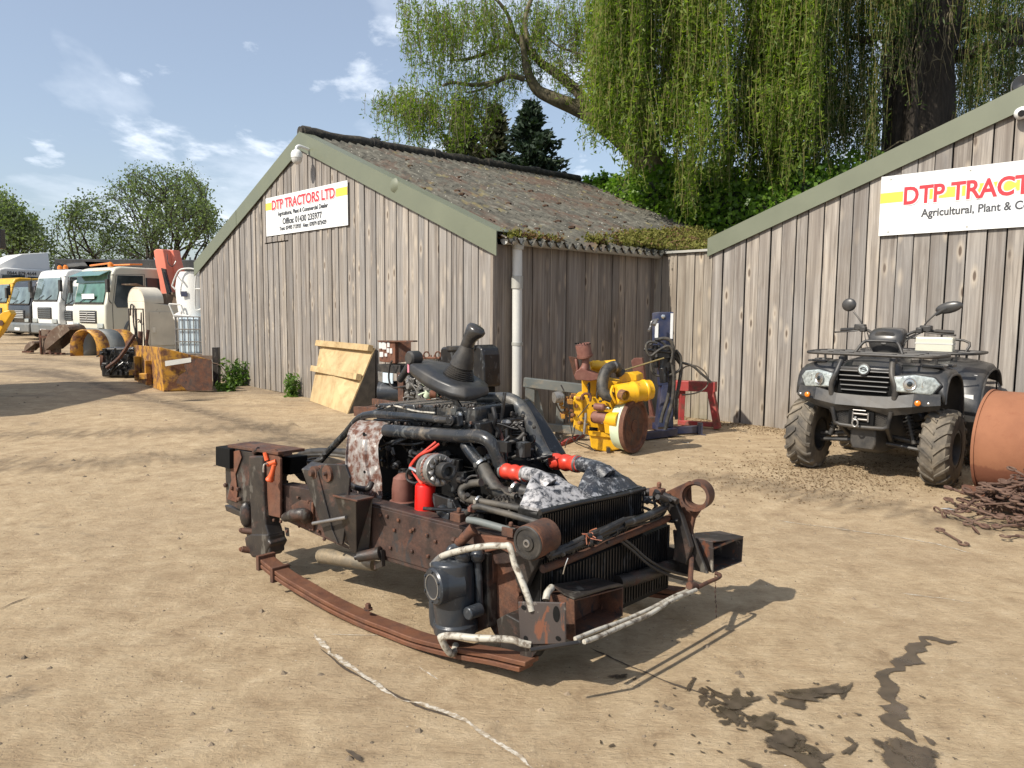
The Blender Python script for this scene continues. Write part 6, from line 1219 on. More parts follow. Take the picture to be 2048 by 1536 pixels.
for sd in (-1, 1):
    pf_ = [(.79, .735), (.785, .80), (.755, .885), (.69, .94), (.58, .955), (.42, .945), (.31, .88), (.245, .76), (.21, .60), (.19, .42)]
    mb = MB(); mb.loft([[V3((x, sd * .22, z + .015)), V3((x, sd * .34, z + .02)), V3((x, sd * .46, z + .005)), V3((x, sd * .555, z - .02)), V3((x + (.012 if i < 3 else 0), sd * .585, z - .055))] for i, (x, z) in enumerate(pf_)], cap=False, closed=False)
    fd = ab('front_fender', mb, 'atv', solid=.012, fixn=False)
    mb = MB(); mb.tube([V3((x, sd * .585, z - .055)) for x, z in pf_], .010, 8, sm=3); ab('fender_lip', mb, 'atvmatt', par=fd)
    mb = MB(); mb.box((.45, sd * .50, .965), (.12, .12, .025)); mb.box((.66, sd * .46, .965), (.10, .16, .02)); ab('fender_rib', mb, 'atv', .008, par=fd)
    pr_ = [(-.16, .40), (-.20, .62), (-.27, .80), (-.38, .90), (-.55, .945), (-.75, .95), (-.92, .90), (-1.02, .78)]
    mb = MB(); mb.loft([[V3((x, sd * .15, z + .01)), V3((x, sd * .32, z + .02)), V3((x, sd * .48, z)), V3((x, sd * .60, z - .03)), V3((x, sd * .63, z - .07))] for x, z in pr_], cap=False, closed=False); rf_ = ab('rear_fender', mb, 'atv', solid=.012, fixn=False)
    mb = MB(); mb.tube([V3((x, sd * .63, z - .07)) for x, z in pr_], .010, 8, sm=3); ab('fender_lip', mb, 'atvmatt', par=rf_)
    mb = MB(); mb.hexa([V3((.20, sd * .20, .34)), V3((-.20, sd * .20, .34)), V3((-.20, sd * .50, .36)), V3((.20, sd * .50, .36))], [V3((.20, sd * .20, .38)), V3((-.20, sd * .20, .38)), V3((-.20, sd * .50, .40)), V3((.20, sd * .50, .40))]); mb.tube([V3((.2, sd * .5, .38)), V3((.2, sd * .52, .55))], .015, 8); ab('foot_well', mb, 'atvmatt', .006)
    # headlight: housing and two round reflectors behind a clear lens
    hl_ = [(.845, sd * .22, .90 - .02), (.80, sd * .36, .905), (.74, sd * .49, .885), (.72, sd * .535, .83), (.76, sd * .48, .745), (.85, sd * .24, .765)]
    q0 = [V3(p) + V3((.075, sd * .012, 0)) for p in hl_]; cc = sum(q0, V3()) / 6; nrm_ = V3((.85, sd * .52, 0)).normalized()
    mb = MB(); mb.prism([cc + (p - cc) * 1.10 - nrm_ * .03 for p in q0], nrm_ * .035); hz_ = ab('headlight_surround', mb, 'atv', .01)
    mb = MB(); mb.loft([[p - nrm_ * .01 for p in q0], [cc + (p - cc) * .98 + nrm_ * .012 for p in q0], [cc + (p - cc) * .86 + nrm_ * .022 for p in q0]]); hd_ = ab('headlight', mb, 'lamp', .006)
    for f in (-.068, .07):
        dr = V3((-.52 * 1, sd * .85, 0)).normalized(); o_ = cc + dr * f * 1.0 + nrm_ * .020 + V3((0, 0, -.004)); mb = MB(); mb.lathe(o_, nrm_, [(0, .052), (.006, .052), (.007, .046), (.002, .040), (.006, .018), (.006, 0)], 22); ab('reflector', mb, 'brightsteel', par=hd_)
        mb = MB(); mb.lathe(o_ + nrm_ * .005, nrm_, [(0, .022), (.004, .015), (.005, 0)], 16); ab('bulb_lens', mb, 'glass', par=hd_)
    mb = MB(); mb.tube([V3((.905, sd * .245, .70)), V3((.915, sd * .25, .80)), V3((.90, sd * .215, .90)), V3((.84, sd * .20, 1.0)), V3((.80, sd * .20, 1.03))], .024, 14, sm=4); bb = ab('bull_bar', mb, 'atvmatt'); mb = MB(); mb.box((.83, sd * .20, 1.0), (.04, .05, .04)); mb.bolt((.852, sd * .20, 1.0), (1, 0, 0), .008, .006); ab('bar_clip', mb, 'atv', .004, par=bb)
    mb = MB(); mb.lathe((.945, sd * .43, .69), (1, sd * .15, 0), [(0, .027), (.01, .027)], 16); ir = ab('indicator_base', mb, 'rubber'); mb = MB(); mb.lathe((.955, sd * .43, .69), (1, sd * .15, 0), [(0, .023), (.012, .021), (.020, .010)], 16); ab('indicator_lens', mb, 'amber', par=ir)
    mb = MB(); mb.bolt((.93, sd * .50, .69), (1, 0, 0), .010, .008); ab('bumper_bolt', mb, 'brightsteel')
    # suspension arms and shocks
    mb = MB(); mb.tube([V3((.66, sd * .12, .30)), V3((.62, sd * .42, .27))], .016, 8); mb.tube([V3((.50, sd * .12, .30)), V3((.60, sd * .42, .27))], .016, 8); mb.tube([V3((.60, sd * .10, .36)), V3((.60, sd * .43, .32))], .02, 10); ab('wishbone', mb, 'atvmatt')
    mb = MB(); mb.tube([V3((.64, sd * .34, .32)), V3((.60, sd * .22, .68))], .022, 10)
    for k in range(9): mb.ring(V3((.64, sd * .34, .32)).lerp(V3((.60, sd * .22, .68)), .2 + k * .075), V3((-.04, -sd * .12, .36)), .040, .030, .010, 14)
    ab('shock_absorber', mb, 'atvmatt')
    # handlebar ends
    mb = MB(); mb.tube([V3((.30, sd * .06, 1.10)), V3((.28, sd * .14, 1.20)), V3((.22, sd * .24, 1.235)), V3((.14, sd * .44, 1.225))], .013, 10, sm=4); hb_ = ab('handlebar', mb, 'atvmatt'); mb = MB(); mb.tube([V3((.175, sd * .33, 1.232)), V3((.135, sd * .465, 1.224))], .019, 12); ab('grip', mb, 'rubber', par=hb_)
    mb = MB(); mb.box((.22, sd * .27, 1.255), (.07, .09, .055)); mb.box((.26, sd * .23, 1.24), (.06, .05, .05)); ab('switch_box', mb, 'plastic', .008, par=hb_); mb = MB(); mb.tube([V3((.25, sd * .28, 1.225)), V3((.26, sd * .36, 1.215)), V3((.21, sd * .49, 1.205))], .006, 8, sm=3); mb.ball((.21, sd * .49, 1.205), .010, 8); ab('brake_lever', mb, 'atvmatt', par=hb_)
    mb = MB(); mb.tube([V3((.22, sd * .25, 1.26)), V3((.22, sd * .27, 1.31)), V3((.20, sd * .34, 1.39))], .0075, 8, sm=3); ms_ = ab('mirror_stem', mb, 'atvmatt', par=hb_)
    if sd > 0: mb = MB(); mb.ball((.20, .43, 1.435), .085, 16, Matrix.Rotation(.25, 3, 'X'), (.30, 1.25, .58)); mb.tube([V3((.20, .33, 1.37)), V3((.20, .38, 1.41)), V3((.2, .42, 1.43))], [.012, .024, .03], 10)
    else: mb = MB(); mb.ball((.20, -.385, 1.455), .068, 16, Matrix.Rotation(.2, 3, 'X'), (.35, .95, .88))
    ab('mirror', mb, 'atv', par=hb_)
mb = MB(); mb.tube([V3((.25, -.2, 1.21)), V3((.34, -.15, 1.15)), V3((.38, -.12, 1.0))], .005, 6, sm=4); mb.tube([V3((.25, -.22, 1.22)), V3((.36, -.17, 1.12)), V3((.38, -.1, .98))], .004, 6, sm=4); mb.tube([V3((.25, .2, 1.21)), V3((.36, .12, 1.13)), V3((.38, .1, .98))], .006, 6, sm=4); mb.tube([V3((.24, .24, 1.22)), V3((.36, .16, 1.15)), V3((.4, .08, 1.0))], .005, 6, sm=4); ab('cables', mb, 'rubber')
# instrument pod
mb = MB(); S = lambda z, x0, x1, hw0, hw1: [V3((x1, -hw1, z)), V3((x1 + .01, 0, z)), V3((x1, hw1, z)), V3((x1 - .06, hw1 * 1.25, z)), V3((x0, hw0, z)), V3((x0, -hw0, z)), V3((x1 - .06, -hw1 * 1.25, z))]
mb.loft([S(1.0, .18, .40, .07, .07), S(1.06, .17, .42, .09, .10), S(1.12, .16, .44, .12, .125), S(1.19, .15, .43, .13, .13), S(1.245, .15, .38, .12, .11), S(1.26, .18, .33, .08, .07)]); pod = ab('instrument_pod', mb, 'atv', sub=2, ang=180)
mb = MB(); mb.loft([[V3((.445 - abs(y) * .35, y, z)) for y, z in ((-.085, 1.12), (0, 1.11), (.085, 1.12), (.095, 1.18), (.07, 1.225), (0, 1.235), (-.07, 1.225), (-.095, 1.18))], [V3((.452 - abs(y) * .35, y * .9, 1.17 + (z - 1.17) * .85)) for y, z in ((-.085, 1.12), (0, 1.11), (.085, 1.12), (.095, 1.18), (.07, 1.225), (0, 1.235), (-.07, 1.225), (-.095, 1.18))]]); ab('pod_panel', mb, 'atvmatt', .004, par=pod)
# grille
mb = MB(); mb.box((.855, 0, .82), (.03, .44, .20)); gr = ab('grille', mb, 'void', .004)
for k in range(5): mb = MB(); mb.box((.885 - k * .002, 0, .905 - k * .040), (.035, .41 - k * .012, .011), Matrix.Rotation(-.35, 3, 'Y')); ab('grille_bar', mb, 'atv', .003, par=gr)
mb = MB(); mb.box((.875, 0, .925), (.04, .45, .035)); ab('grille_top', mb, 'atv', .01, par=gr)
mb = MB(); mb.lathe((.90, .0, .925), (1, 0, .15), [(0, .050), (.010, .048), (.012, .040)], 26); bd = ab('badge', mb, 'atvmatt', label='round badge with pale oval emblem'); mb = MB(); mb.lathe((.9125, 0, .927), (1, 0, .15), [(0, .038), (.002, .037), (.002, 0)], 26); ab('badge_disc', mb, 'lamp', par=bd)
mb = MB(); mb.tube([V3((.917, .020, .938)), V3((.917, .0, .943)), V3((.917, -.022, .934)), V3((.917, -.022, .928)), V3((.917, .018, .928)), V3((.917, .024, .920)), V3((.917, .0, .911)), V3((.917, -.022, .916))], .0032, 6, sm=4); ab('badge_emblem', mb, 'atvmatt', par=bd)
# bumper with mesh openings and winch
mb = MB(); T_ = [(-.53, .735), (-.30, .715), (-.27, .70), (.27, .70), (.30, .715), (.53, .735), (.54, .67), (.36, .60), (.23, .575), (.20, .60), (-.20, .60), (-.23, .575), (-.36, .60), (-.54, .67)]
def plan(y): return .93 - max(0, abs(y) - .28) ** 1.3 * .55
for (a, b) in ((1, 4),): pass
mb.loft([[V3((plan(y) - .02, y, z)) for y, z in ((-.55, .755), (-.38, .750), (-.20, .715), (0, .71), (.20, .715), (.38, .750), (.55, .755))], [V3((plan(y) + .012, y, z)) for y, z in ((-.56, .675), (-.38, .655), (-.20, .63), (0, .63), (.20, .63), (.38, .655), (.56, .675))], [V3((plan(y) - .03, y * .97, z)) for y, z in ((-.56, .64), (-.38, .60), (-.22, .57), (0, .61), (.22, .57), (.38, .60), (.56, .64))]], cap=False, closed=False); bmp = ab('bumper', mb, 'atvmatt', solid=.02, fixn=False, smooth=False)
mb = MB(); mb.tube([V3((.92, -.23, .60)), V3((.91, -.21, .50)), V3((.90, -.17, .455)), V3((.90, .17, .455)), V3((.91, .21, .50)), V3((.92, .23, .60))], .018, 10, sm=2); mb.prism([V3((.84, y, z)) for y, z in ((-.23, .62), (-.2, .48), (-.16, .44), (.16, .44), (.2, .48), (.23, .62))], V3((.02, 0, 0))); mb.tube([V3((.88, -.19, .47)), V3((.60, -.16, .30))], .02, 8); mb.tube([V3((.88, .19, .47)), V3((.60, .16, .30))], .02, 8); ab('lower_frame', mb, 'atvmatt', par=bmp)
mb = MB()
for sgn in (-1, 1):
    for i in range(8):
        for j in range(9): mb.ring(V3((.885, sgn * (.105 + i * .014), .475 + j * .0155 + (i % 2) * .007)), (1, 0, 0), .0085, .0062, .004, 6)
ab('mesh_grille', mb, 'atvmatt', par=bmp)
mb = MB(); mb.box((.90, 0, .535), (.02, .20, .13)); wn_ = ab('winch_plate', mb, 'void', .003); mb = MB(); [mb.cyl((.925, -.055, z), (.925, .055, z), .010, 10) for z in (.515, .56)]; [mb.cyl((.925, y, .50), (.925, y, .575), .008, 10) for y in (-.06, .06)]; mb.tube([V3((.925, -.06, .59)), V3((.925, .04, .59))], .006, 8); ab('roller_fairlead', mb, 'steel', par=wn_)
mb = MB(); mb.tube([V3((.945, -.03, .54)), V3((.95, -.032, .52))], .010, 8); mb.tube([V3((.95, -.032 + .022 * math.sin(a), .485 + .030 * math.cos(a))) for a in [k * math.pi / 6 for k in range(12)]], .0075, 8, closed=True); ab('winch_hook', mb, 'alu', par=wn_)
# racks
mb = MB(); zr_ = 1.045; R1 = [(.80, -.50), (.88, -.40), (.90, 0), (.88, .40), (.80, .50), (.55, .52), (.40, .40), (.38, .22)]
mb.tube([V3((x, y, zr_)) for x, y in R1[:6]] + [V3((.42, .50, zr_)), V3((.38, .40, zr_)), V3((.38, -.40, zr_)), V3((.42, -.50, zr_)), V3((.55, -.52, zr_))], .0135, 10, closed=True, sm=4)
for y in (-.34, -.17, .17, .34): mb.tube([V3((.88, y, zr_)), V3((.38, y, zr_))], .009, 8)
for x in (.52, .66, .78): mb.tube([V3((x, -.50, zr_ - .002)), V3((x, .50, zr_ - .002))], .010, 8)
for (x, y) in ((.45, -.3), (.45, .3), (.55, .45), (.55, -.45)): mb.tube([V3((x, y, zr_)), V3((x, y * .98, .94))], .010, 8)
ab('front_rack', mb, 'atvmatt'); mb = MB(); mb.tube([V3((.56, -.19, zr_)), V3((.52, -.14, 1.13)), V3((.50, -.09, 1.145)), V3((.50, .09, 1.145)), V3((.52, .14, 1.13)), V3((.56, .19, zr_))], .013, 10, sm=4); ab('rack_hoop', mb, 'atvmatt')
mb = MB(); zr2 = 1.02; mb.tube([V3((x, y, zr2)) for x, y in ((-.42, -.42), (-.40, -.2), (-.40, .2), (-.42, .42), (-.55, .50), (-.85, .52), (-.95, .45), (-.97, 0), (-.95, -.45), (-.85, -.52), (-.55, -.50))], .0135, 10, closed=True, sm=4)
for y in (-.3, -.1, .1, .3): mb.tube([V3((-.40, y, zr2)), V3((-.96, y, zr2))], .009, 8)
for x in (-.55, -.7, -.84): mb.tube([V3((x, -.50, zr2)), V3((x, .50, zr2))], .010, 8)
for (x, y) in ((-.5, -.35), (-.5, .35), (-.9, .35), (-.9, -.35)): mb.tube([V3((x, y, zr2)), V3((x, y, .92))], .011, 8)
ab('rear_rack', mb, 'atvmatt'); mb = MB(); mb.tube([V3((-.80, -.36, zr2)), V3((-.84, -.33, 1.13)), V3((-.84, .33, 1.13)), V3((-.80, .36, zr2))], .012, 10, sm=4); ab('rack_hoop', mb, 'atvmatt')
mb = MB(); mb.box((-.62, .14, 1.085), (.10, .32, .15)); bx_ = mb.build('storage_box', M['cream'], atv, world=False, smooth=False, bevel=.012, label='pale grey box on the rear rack'); mb = MB(); mb.box((-.62, .14, 1.10), (.105, .325, .012)); mb.build('box_seam', M['pvc'], bx_, world=False, smooth=False)
mb = MB(); mb.box((-.34, .50, .80), (.004, .13, .09), Matrix.Rotation(.35, 3, 'Y')); mb.box((-.21, .52, .64), (.004, .10, .07), Matrix.Rotation(.1, 3, 'Y')); ab('white_sticker', mb, 'paper')
mb = MB(); mb.box((0.0, .26, .62), (.34, .14, .30)); mb.box((.0, -.26, .62), (.34, .14, .30)); mb.tube([V3((-.3, .25, .5)), V3((.3, .25, .5))], .05, 10); ab('side_panel', mb, 'atvmatt', .03)

# ================================================================ rust coloured drum, chain heap, litter
DC = Vector((3.70, 5.90, .40)); dr = thing('steel_drum', 'orange rust coloured steel drum lying on its side beside the quad bike', 'drum', (DC.x, DC.y, 0))
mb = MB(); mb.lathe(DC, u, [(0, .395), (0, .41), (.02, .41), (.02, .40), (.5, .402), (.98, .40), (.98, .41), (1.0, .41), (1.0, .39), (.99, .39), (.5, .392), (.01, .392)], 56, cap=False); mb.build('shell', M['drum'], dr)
mb = MB(); mb.lathe(DC + u * .04, u, [(0, 0), (0, .39)], 48, cap=False); mb.lathe(DC + u * .96, u, [(0, 0), (0, .39)], 48, cap=False); mb.build('end_wall', M['drum'], dr, fixn=False)
mb = MB(); q = G(1960, 985); mb.box((3.55, 5.25, .07), (.5, .05, .10), Mbasis(u, v, Z)); mb.box(DC - v * .36 + u * .4 + Vector((0, 0, -.33)), (.9, .05, .07), Mbasis(u, v, Z)); mb.build('skid', M['rust_lt'], dr, smooth=False, bevel=.004)
r_ = random.Random(19); cp = thing('chain_harrow', 'tangled heap of rusty chain harrow links in front of the drum', 'chain', (3.45, 4.95, 0)); mb = MB()
def link(mb, c, yaw, pitch, L_, r=.0085):
    d = V3((math.cos(yaw) * math.cos(pitch), math.sin(yaw) * math.cos(pitch), math.sin(pitch))); s = V3((-math.sin(yaw), math.cos(yaw), 0)); n_ = d.cross(s); w_ = .026
    def loop(o_, dirn): return [o_ + dirn * w_ * (1 - math.cos(a)) + s * w_ * math.sin(a) for a in [math.pi * 2 * k / 9 for k in range(9)]]
    a, b = c - d * L_ / 2, c + d * L_ / 2; mb.tube(loop(b, d)[::-1] + [b, b.lerp(a, .33), b.lerp(a, .66)] + [a] + loop(a, -d), r, 7, sm=2)
def hill(x, y): return .32 * max(0, 1 - (((x - 3.72) / .75) ** 2 + ((y - 5.12) / .42) ** 2))
for k in range(190):
    x = 3.62 + r_.gauss(0, .36); y = 5.10 + r_.gauss(0, .22); h = hill(x, y)
    if h <= 0 and r_.random() < .7: continue
    c = V3((x, y, .018 + h * r_.random() ** .6)); link(mb, c, r_.random() * 6.28, r_.gauss(0, .22), r_.uniform(.07, .22), r_.uniform(.0065, .0095))
for k in range(70):
    x = 3.72 + r_.gauss(0, .32); y = 5.10 + r_.gauss(0, .19); h = hill(x, y); c = V3((x, y, .02 + h * r_.random())); n_ = V3((r_.gauss(0, 1), r_.gauss(0, 1), r_.gauss(0, 1))).normalized(); a1 = n_.orthogonal().normalized(); b1 = n_.cross(a1)
    mb.tube([c + a1 * math.cos(a) * .030 + b1 * math.sin(a) * .022 for a in [k2 * math.pi / 5 for k2 in range(10)]], .007, 6, closed=True)
for v_ in mb.v: v_.z = max(v_.z, .004)
mb.build('links', M['chain'], cp); 
pg = G(1880, 1020); mb = MB(); mb.add([pg + V3((0, 0, .012)), pg + V3((.06, -.01, .02)), pg + V3((.085, -.09, .015)), pg + V3((.03, -.10, .03))], [(0, 1, 2, 3)]); tag(mb.build('paper_scrap', M['paper'], solid=.001, fixn=False), 'torn white paper scrap by the chain heap', 'paper')
mb = MB(); mb.cyl(G(2010, 1030) + Z * .10, G(2060, 1032) + Z * .12, .018, 12); tag(mb.build('black_pipe', M['rubber']), 'short black pipe end sticking out of the chain heap', 'pipe')

# ================================================================ yellow engine
YD = 7.5
def Yp(x, y, d=0): return at(x, y, YD + d)
ye = thing('diesel_engine', 'yellow diesel engine with rusty flywheel and exhaust standing before the shaded wall', 'engine', Vector((1.02, 7.5, 0)))
FX = Vector((.80, -.60, 0)).normalized(); FY = Vector((.60, .80, 0)).normalized()      # crankshaft axis points to the flywheel
def yslab(name, pts, d0, w, mat, bev=.008, **k): mb = MB(); mb.prism([Yp(x, y, d0) for x, y in pts], V3((.2, 1, 0)).normalized() * w); return mb.build(name, M[mat], ye, smooth=False, bevel=bev, **k)
yslab('block', [(1146, 800), (1162, 792), (1240, 798), (1246, 820), (1246, 872), (1180, 872), (1150, 858), (1145, 830)], .0, .42, 'yellow')
yslab('cylinder_head', [(1163, 752), (1172, 756), (1205, 758), (1240, 765), (1244, 800), (1164, 794)], .08, .30, 'yellow')
yslab('sump', [(1178, 868), (1246, 880), (1250, 896), (1215, 905), (1182, 898)], -.02, .34, 'yellow', .015); yslab('timing_cover', [(1147, 792), (1165, 790), (1168, 866), (1146, 856)], -.04, .40, 'yellow', .015)
yslab('sump_flange', [(1176, 862), (1240, 868), (1255, 872), (1254, 879), (1178, 871)], -.04, .40, 'yellow', .003)
fc = Yp(1268, 852, -.10); mb = MB(); mb.lathe(fc - FX * .16, FX, [(0, .20), (.02, .235), (.12, .25), (.13, .25)], 36); mb.build('bell_housing', M['palegreen'], ye)
mb = MB(); mb.lathe(fc - FX * .03, FX, [(0, .235), (0, .258), (.012, .262), (.05, .262), (.05, .235), (.03, .225), (.03, .19), (.02, .18), (.02, .06), (.04, .06), (.04, .02)], 44)
fw_ = mb.build('flywheel', M['rust_lt'], ye); mb = MB(); s_ = FX.cross(Z).normalized(); [mb.bolt(fc + FX * .0 + (s_ * math.cos(a) + Z * math.sin(a)) * .045, FX, .010, .010) for a in [k * math.pi / 4 for k in range(8)]]; [mb.bolt(fc - FX * .005 + (s_ * math.cos(a) + Z * math.sin(a)) * .13, FX, .008, .008) for a in [k * math.pi / 6 for k in range(12)]]; mb.build('flywheel_bolts', M['rust'], fw_)
mb = MB(); mb.lathe(fc - FX * .0, FX, [(0, .19), (.003, .19), (.003, .06)], 40, cap=False); mb.build('flywheel_face', M['rust'], fw_)  # darker disc puts the shade of the recess into the colour
yslab('bell_bracket', [(1208, 848), (1232, 852), (1234, 862), (1256, 866), (1256, 876), (1210, 866)], -.20, .03, 'yellow', .003)
mb = MB(); mb.lathe(Yp(1208, 836, -.12), FX, [(-.12, .055), (-.10, .062), (.04, .062), (.05, .05)], 20); mb.lathe(Yp(1190, 813, -.12), FX, [(0, .034), (.10, .034), (.11, .025)], 16); mb.build('starter_motor', M['maroon'], ye); mb = MB(); mb.lathe(Yp(1213, 838, -.13) + FX * .0, FX, [(.0, .065), (.03, .068), (.04, .07), (.14, .08)], 20); mb.build('starter_nose', M['yellow'], ye)
mb = MB(); mb.lathe(Yp(1205, 815, -.13), FX, [(0, .022), (.04, .022), (.05, .012), (.07, .012)], 12); mb.tube([Yp(1204, 838, -.14), Yp(1206, 846, -.14)], .02, 8); mb.build('solenoid_end', M['brightsteel'], ye)
mb = MB(); a, b = Yp(1228, 790, -.16), Yp(1300, 779, -.02); L_ = (b - a).length; mb.lathe(a, b - a, [(0, .06), (.01, .093), (.05, .10), (L_ * .5, .10), (L_ * .52, .106), (L_ * .56, .106), (L_ * .58, .10), (L_ * .8, .10), (L_ * .82, .107), (L_ * .86, .107), (L_ * .88, .10), (L_, .096), (L_ + .01, .07)], 30); af = mb.build('air_filter', M['yellow'], ye)
mb = MB(); p0 = Yp(1246, 790, -.25); dd = V3((.55, -.80, -.1)).normalized(); mb.lathe(p0 - dd * .03, dd, [(0, .05), (.07, .05), (.07, .044), (.0, .044)], 20); mb.build('filter_inlet', M['yellowrust'], af); mb = MB(); mb.tube([Yp(1231, 805, -.20), Yp(1222, 786, -.22), Yp(1226, 772, -.18)], .012, 8, sm=3); mb.build('filter_band', M['yellow'], af)
mb = MB(); mb.tube([Yp(1236, 738, .02), Yp(1228, 732, -.02), Yp(1212, 742, -.08), Yp(1205, 765, -.12), Yp(1208, 786, -.15), Yp(1224, 795, -.16)], [.050, .053, .056, .056, .056, .054], 20, sm=6); el = mb.build('rubber_elbow', M['hose'], ye)
mb = MB(); clamp_ring(mb, Yp(1229, 733, -.02), Yp(1220, 736, -.05), .054, .02); mb.build('clamp', M['steel'], el); mb = MB(); mb.lathe(Yp(1232, 736, .02), Yp(1244, 750, .06) - Yp(1232, 736, .02), [(0, .04), (.06, .04), (.08, .055)], 16); mb.build('elbow_stub', M['rubber'], el)
mb = MB(); mb.tube([Yp(1183, 730, .12), Yp(1200, 732, .12), Yp(1232, 730, .10)], [.05, .05, .055], 18, sm=3); mb.prism([Yp(x, y, .10) for x, y in ((1177, 723), (1186, 724), (1204, 744), (1196, 752), (1182, 738))], V3((.1, .2, 0))); mb.prism([Yp(x, y, .05) for x, y in ((1236, 748), (1262, 745), (1273, 750), (1274, 762), (1240, 766))], V3((.1, .2, 0))); mb.build('intake_manifold', M['yellow'], ye, bevel=.008)
mb = MB(); mb.prism([Yp(x, y, -.08) for x, y in ((1148, 752), (1152, 742), (1162, 736), (1175, 742), (1190, 748), (1206, 748), (1204, 758), (1180, 762), (1152, 760))], V3((.05, .14, 0))); mb.tube([Yp(1166, 745, -.02), Yp(1171, 730, -.02), Yp(1171, 712, -.02)], [.055, .036, .036], 14, sm=3); mb.tube([Yp(1155, 742, 0), Yp(1152, 718, 0)], .014, 8); mb.build('exhaust_manifold', M['maroon'], ye, bevel=.012)
a = Yp(1170, 712, -.02); mb = MB(); tl_ = (V3((-.22, -.10, 1))).normalized(); mb.lathe(a - tl_ * .02, tl_, [(0, .06), (.01, .078), (.03, .080), (.03, .074), (.13, .074), (.14, .070), (.15, .0)], 26); rc_ = mb.build('rain_cap', M['maroon'], ye); mb = MB(); [mb.box(a + tl_ * .125 + (FX * math.cos(t) + FY * math.sin(t)) * .073, (.012, .012, .010)) for t in [k * math.pi / 8 for k in range(16)]]; mb.build('cap_slots', M['void'], rc_)
mb = MB(); mb.prism([Yp(x, y, .1) for x, y in ((1137, 713), (1152, 716), (1160, 755), (1150, 760))], V3((.02, .03, 0))); mb.build('back_bracket', M['rust'], ye, smooth=False)
mb = MB(); mb.lathe(Yp(1108, 795, -.05), V3((.85, .3, .05)), [(0, .03), (.0, .055), (.05, .058), (.08, .055), (.09, .03)], 22); mb.build('alternator', M['alu'], ye); mb = MB(); mb.tube([Yp(1112, 805, -.05), Yp(1120, 822, -.03), Yp(1142, 840, 0)], .008, 8, sm=3); mb.tube([Yp(1122, 770, 0), Yp(1128, 782, -.02)], .008, 6); mb.build('adjuster_arm', M['rust_blk'], ye)
mb = MB()
for k in range(22): x, y = r_.uniform(1120, 1165), r_.uniform(788, 850); p = Yp(x, y, r_.uniform(-.08, .05)); (mb.box(p, (r_.uniform(.02, .06), r_.uniform(.02, .06), r_.uniform(.02, .05))) if r_.random() < .5 else mb.lathe(p, (r_.gauss(0, 1), r_.gauss(0, 1), .2), [(0, .02), (.04, .02), (.045, .01)], 10))
mb.build('pump_fittings', M['yellowrust'], ye, bevel=.003)
mb = MB()
for k in range(16): x, y = r_.uniform(1165, 1240), r_.uniform(765, 860); mb.lathe(Yp(x, y, -.03), -FY, [(0, .012), (.02, .012), (.022, .007)], 8)
mb.tube([Yp(1178, 765, 0), Yp(1178, 795, 0)], .013, 8); mb.tube([Yp(1195, 768, 0), Yp(1194, 796, 0)], .011, 8); mb.build('studs', M['rubber'], ye)
mb = MB(); mb.tube([Yp(1165, 800, -.12), Yp(1164, 792, -.12), Yp(1172, 787, -.12), Yp(1181, 792, -.12), Yp(1180, 803, -.12)], .012, 8, sm=4); mb.build('brown_pipe_loop', M['rust_lt'], ye); mb = MB(); mb.cyl(Yp(1168, 868, -.14), Yp(1172, 826, -.14), .013, 10); mb.build('dip_tube', M['alu'], ye)
mb = MB(); p = Yp(1187, 858, -.062); mb.box(p, (.085, .003, .035), Mbasis(V3((1, .1, -.1)).normalized(), V3((-.1, 1, 0)).normalized(), Z)); mb.build('maker_plate', M['void'], ye, smooth=False)
mb = MB()
for (pts) in ([(1138, 830), (1143, 860), (1148, 882), (1165, 892), (1185, 900)], [(1150, 850), (1146, 872), (1135, 880), (1130, 896)], [(1165, 868), (1152, 882), (1175, 890), (1190, 902)], [(1133, 805), (1140, 826), (1138, 846)], [(1178, 808), (1168, 820), (1155, 835)]): mb.tube([Yp(x, y, -.12) for x, y in pts], .005, 6, sm=4)
mb.build('loose_wires', M['rubber'], ye); mb = MB(); mb.box(Yp(1216, 900, -.05), (.03, .10, .06)); mb.build('foot', M['rust_blk'], ye, smooth=False)

# ---- grey steel frame behind it
def wbeam(mb, a, b, w, h, up=Z):
    a = V3(a); b = V3(b); d = (b - a).normalized(); s = d.cross(up).normalized(); t = s.cross(d); q = lambda p: [p + s * w / 2 + t * h / 2, p - s * w / 2 + t * h / 2, p - s * w / 2 - t * h / 2, p + s * w / 2 - t * h / 2]
    mb.loft([q(a), q(b)])
fr_ = thing('tube_stand', 'grey painted square tube frame behind the yellow engine', 'frame', (.5, 8.3, 0)); g1 = lambda x, y, d=8.3: at(x, y, d)
for nm, a, b, w in (('top_beam', g1(1048, 764), g1(1170, 778, 8.2), .10), ('leg', g1(1060, 770), V3((g1(1060, 770).x, 8.3, 0)), .10), ('leg', g1(1122, 778, 8.25), V3((g1(1122, 778).x - .02, 8.25, 0)), .08), ('bottom_beam', g1(1062, 850, 8.2), g1(1165, 862, 8.1), .08), ('foot_beam', V3((.2, 8.35, .04)), V3((.2, 9.0, .04)), .08), ('top_beam', g1(1170, 778, 8.2), g1(1215, 784, 8.15), .10)):
    mb = MB(); wbeam(mb, a, b, w, w); mb.build(nm, M['greysteel'], fr_, smooth=False, bevel=.004)
mb = MB(); mb.prism([g1(1068, 780, 8.3), g1(1076, 782, 8.3), g1(1092, 848, 8.3), g1(1068, 846, 8.3)], V3((0, .02, 0))); mb.build('gusset', M['greysteel'], fr_, smooth=False)
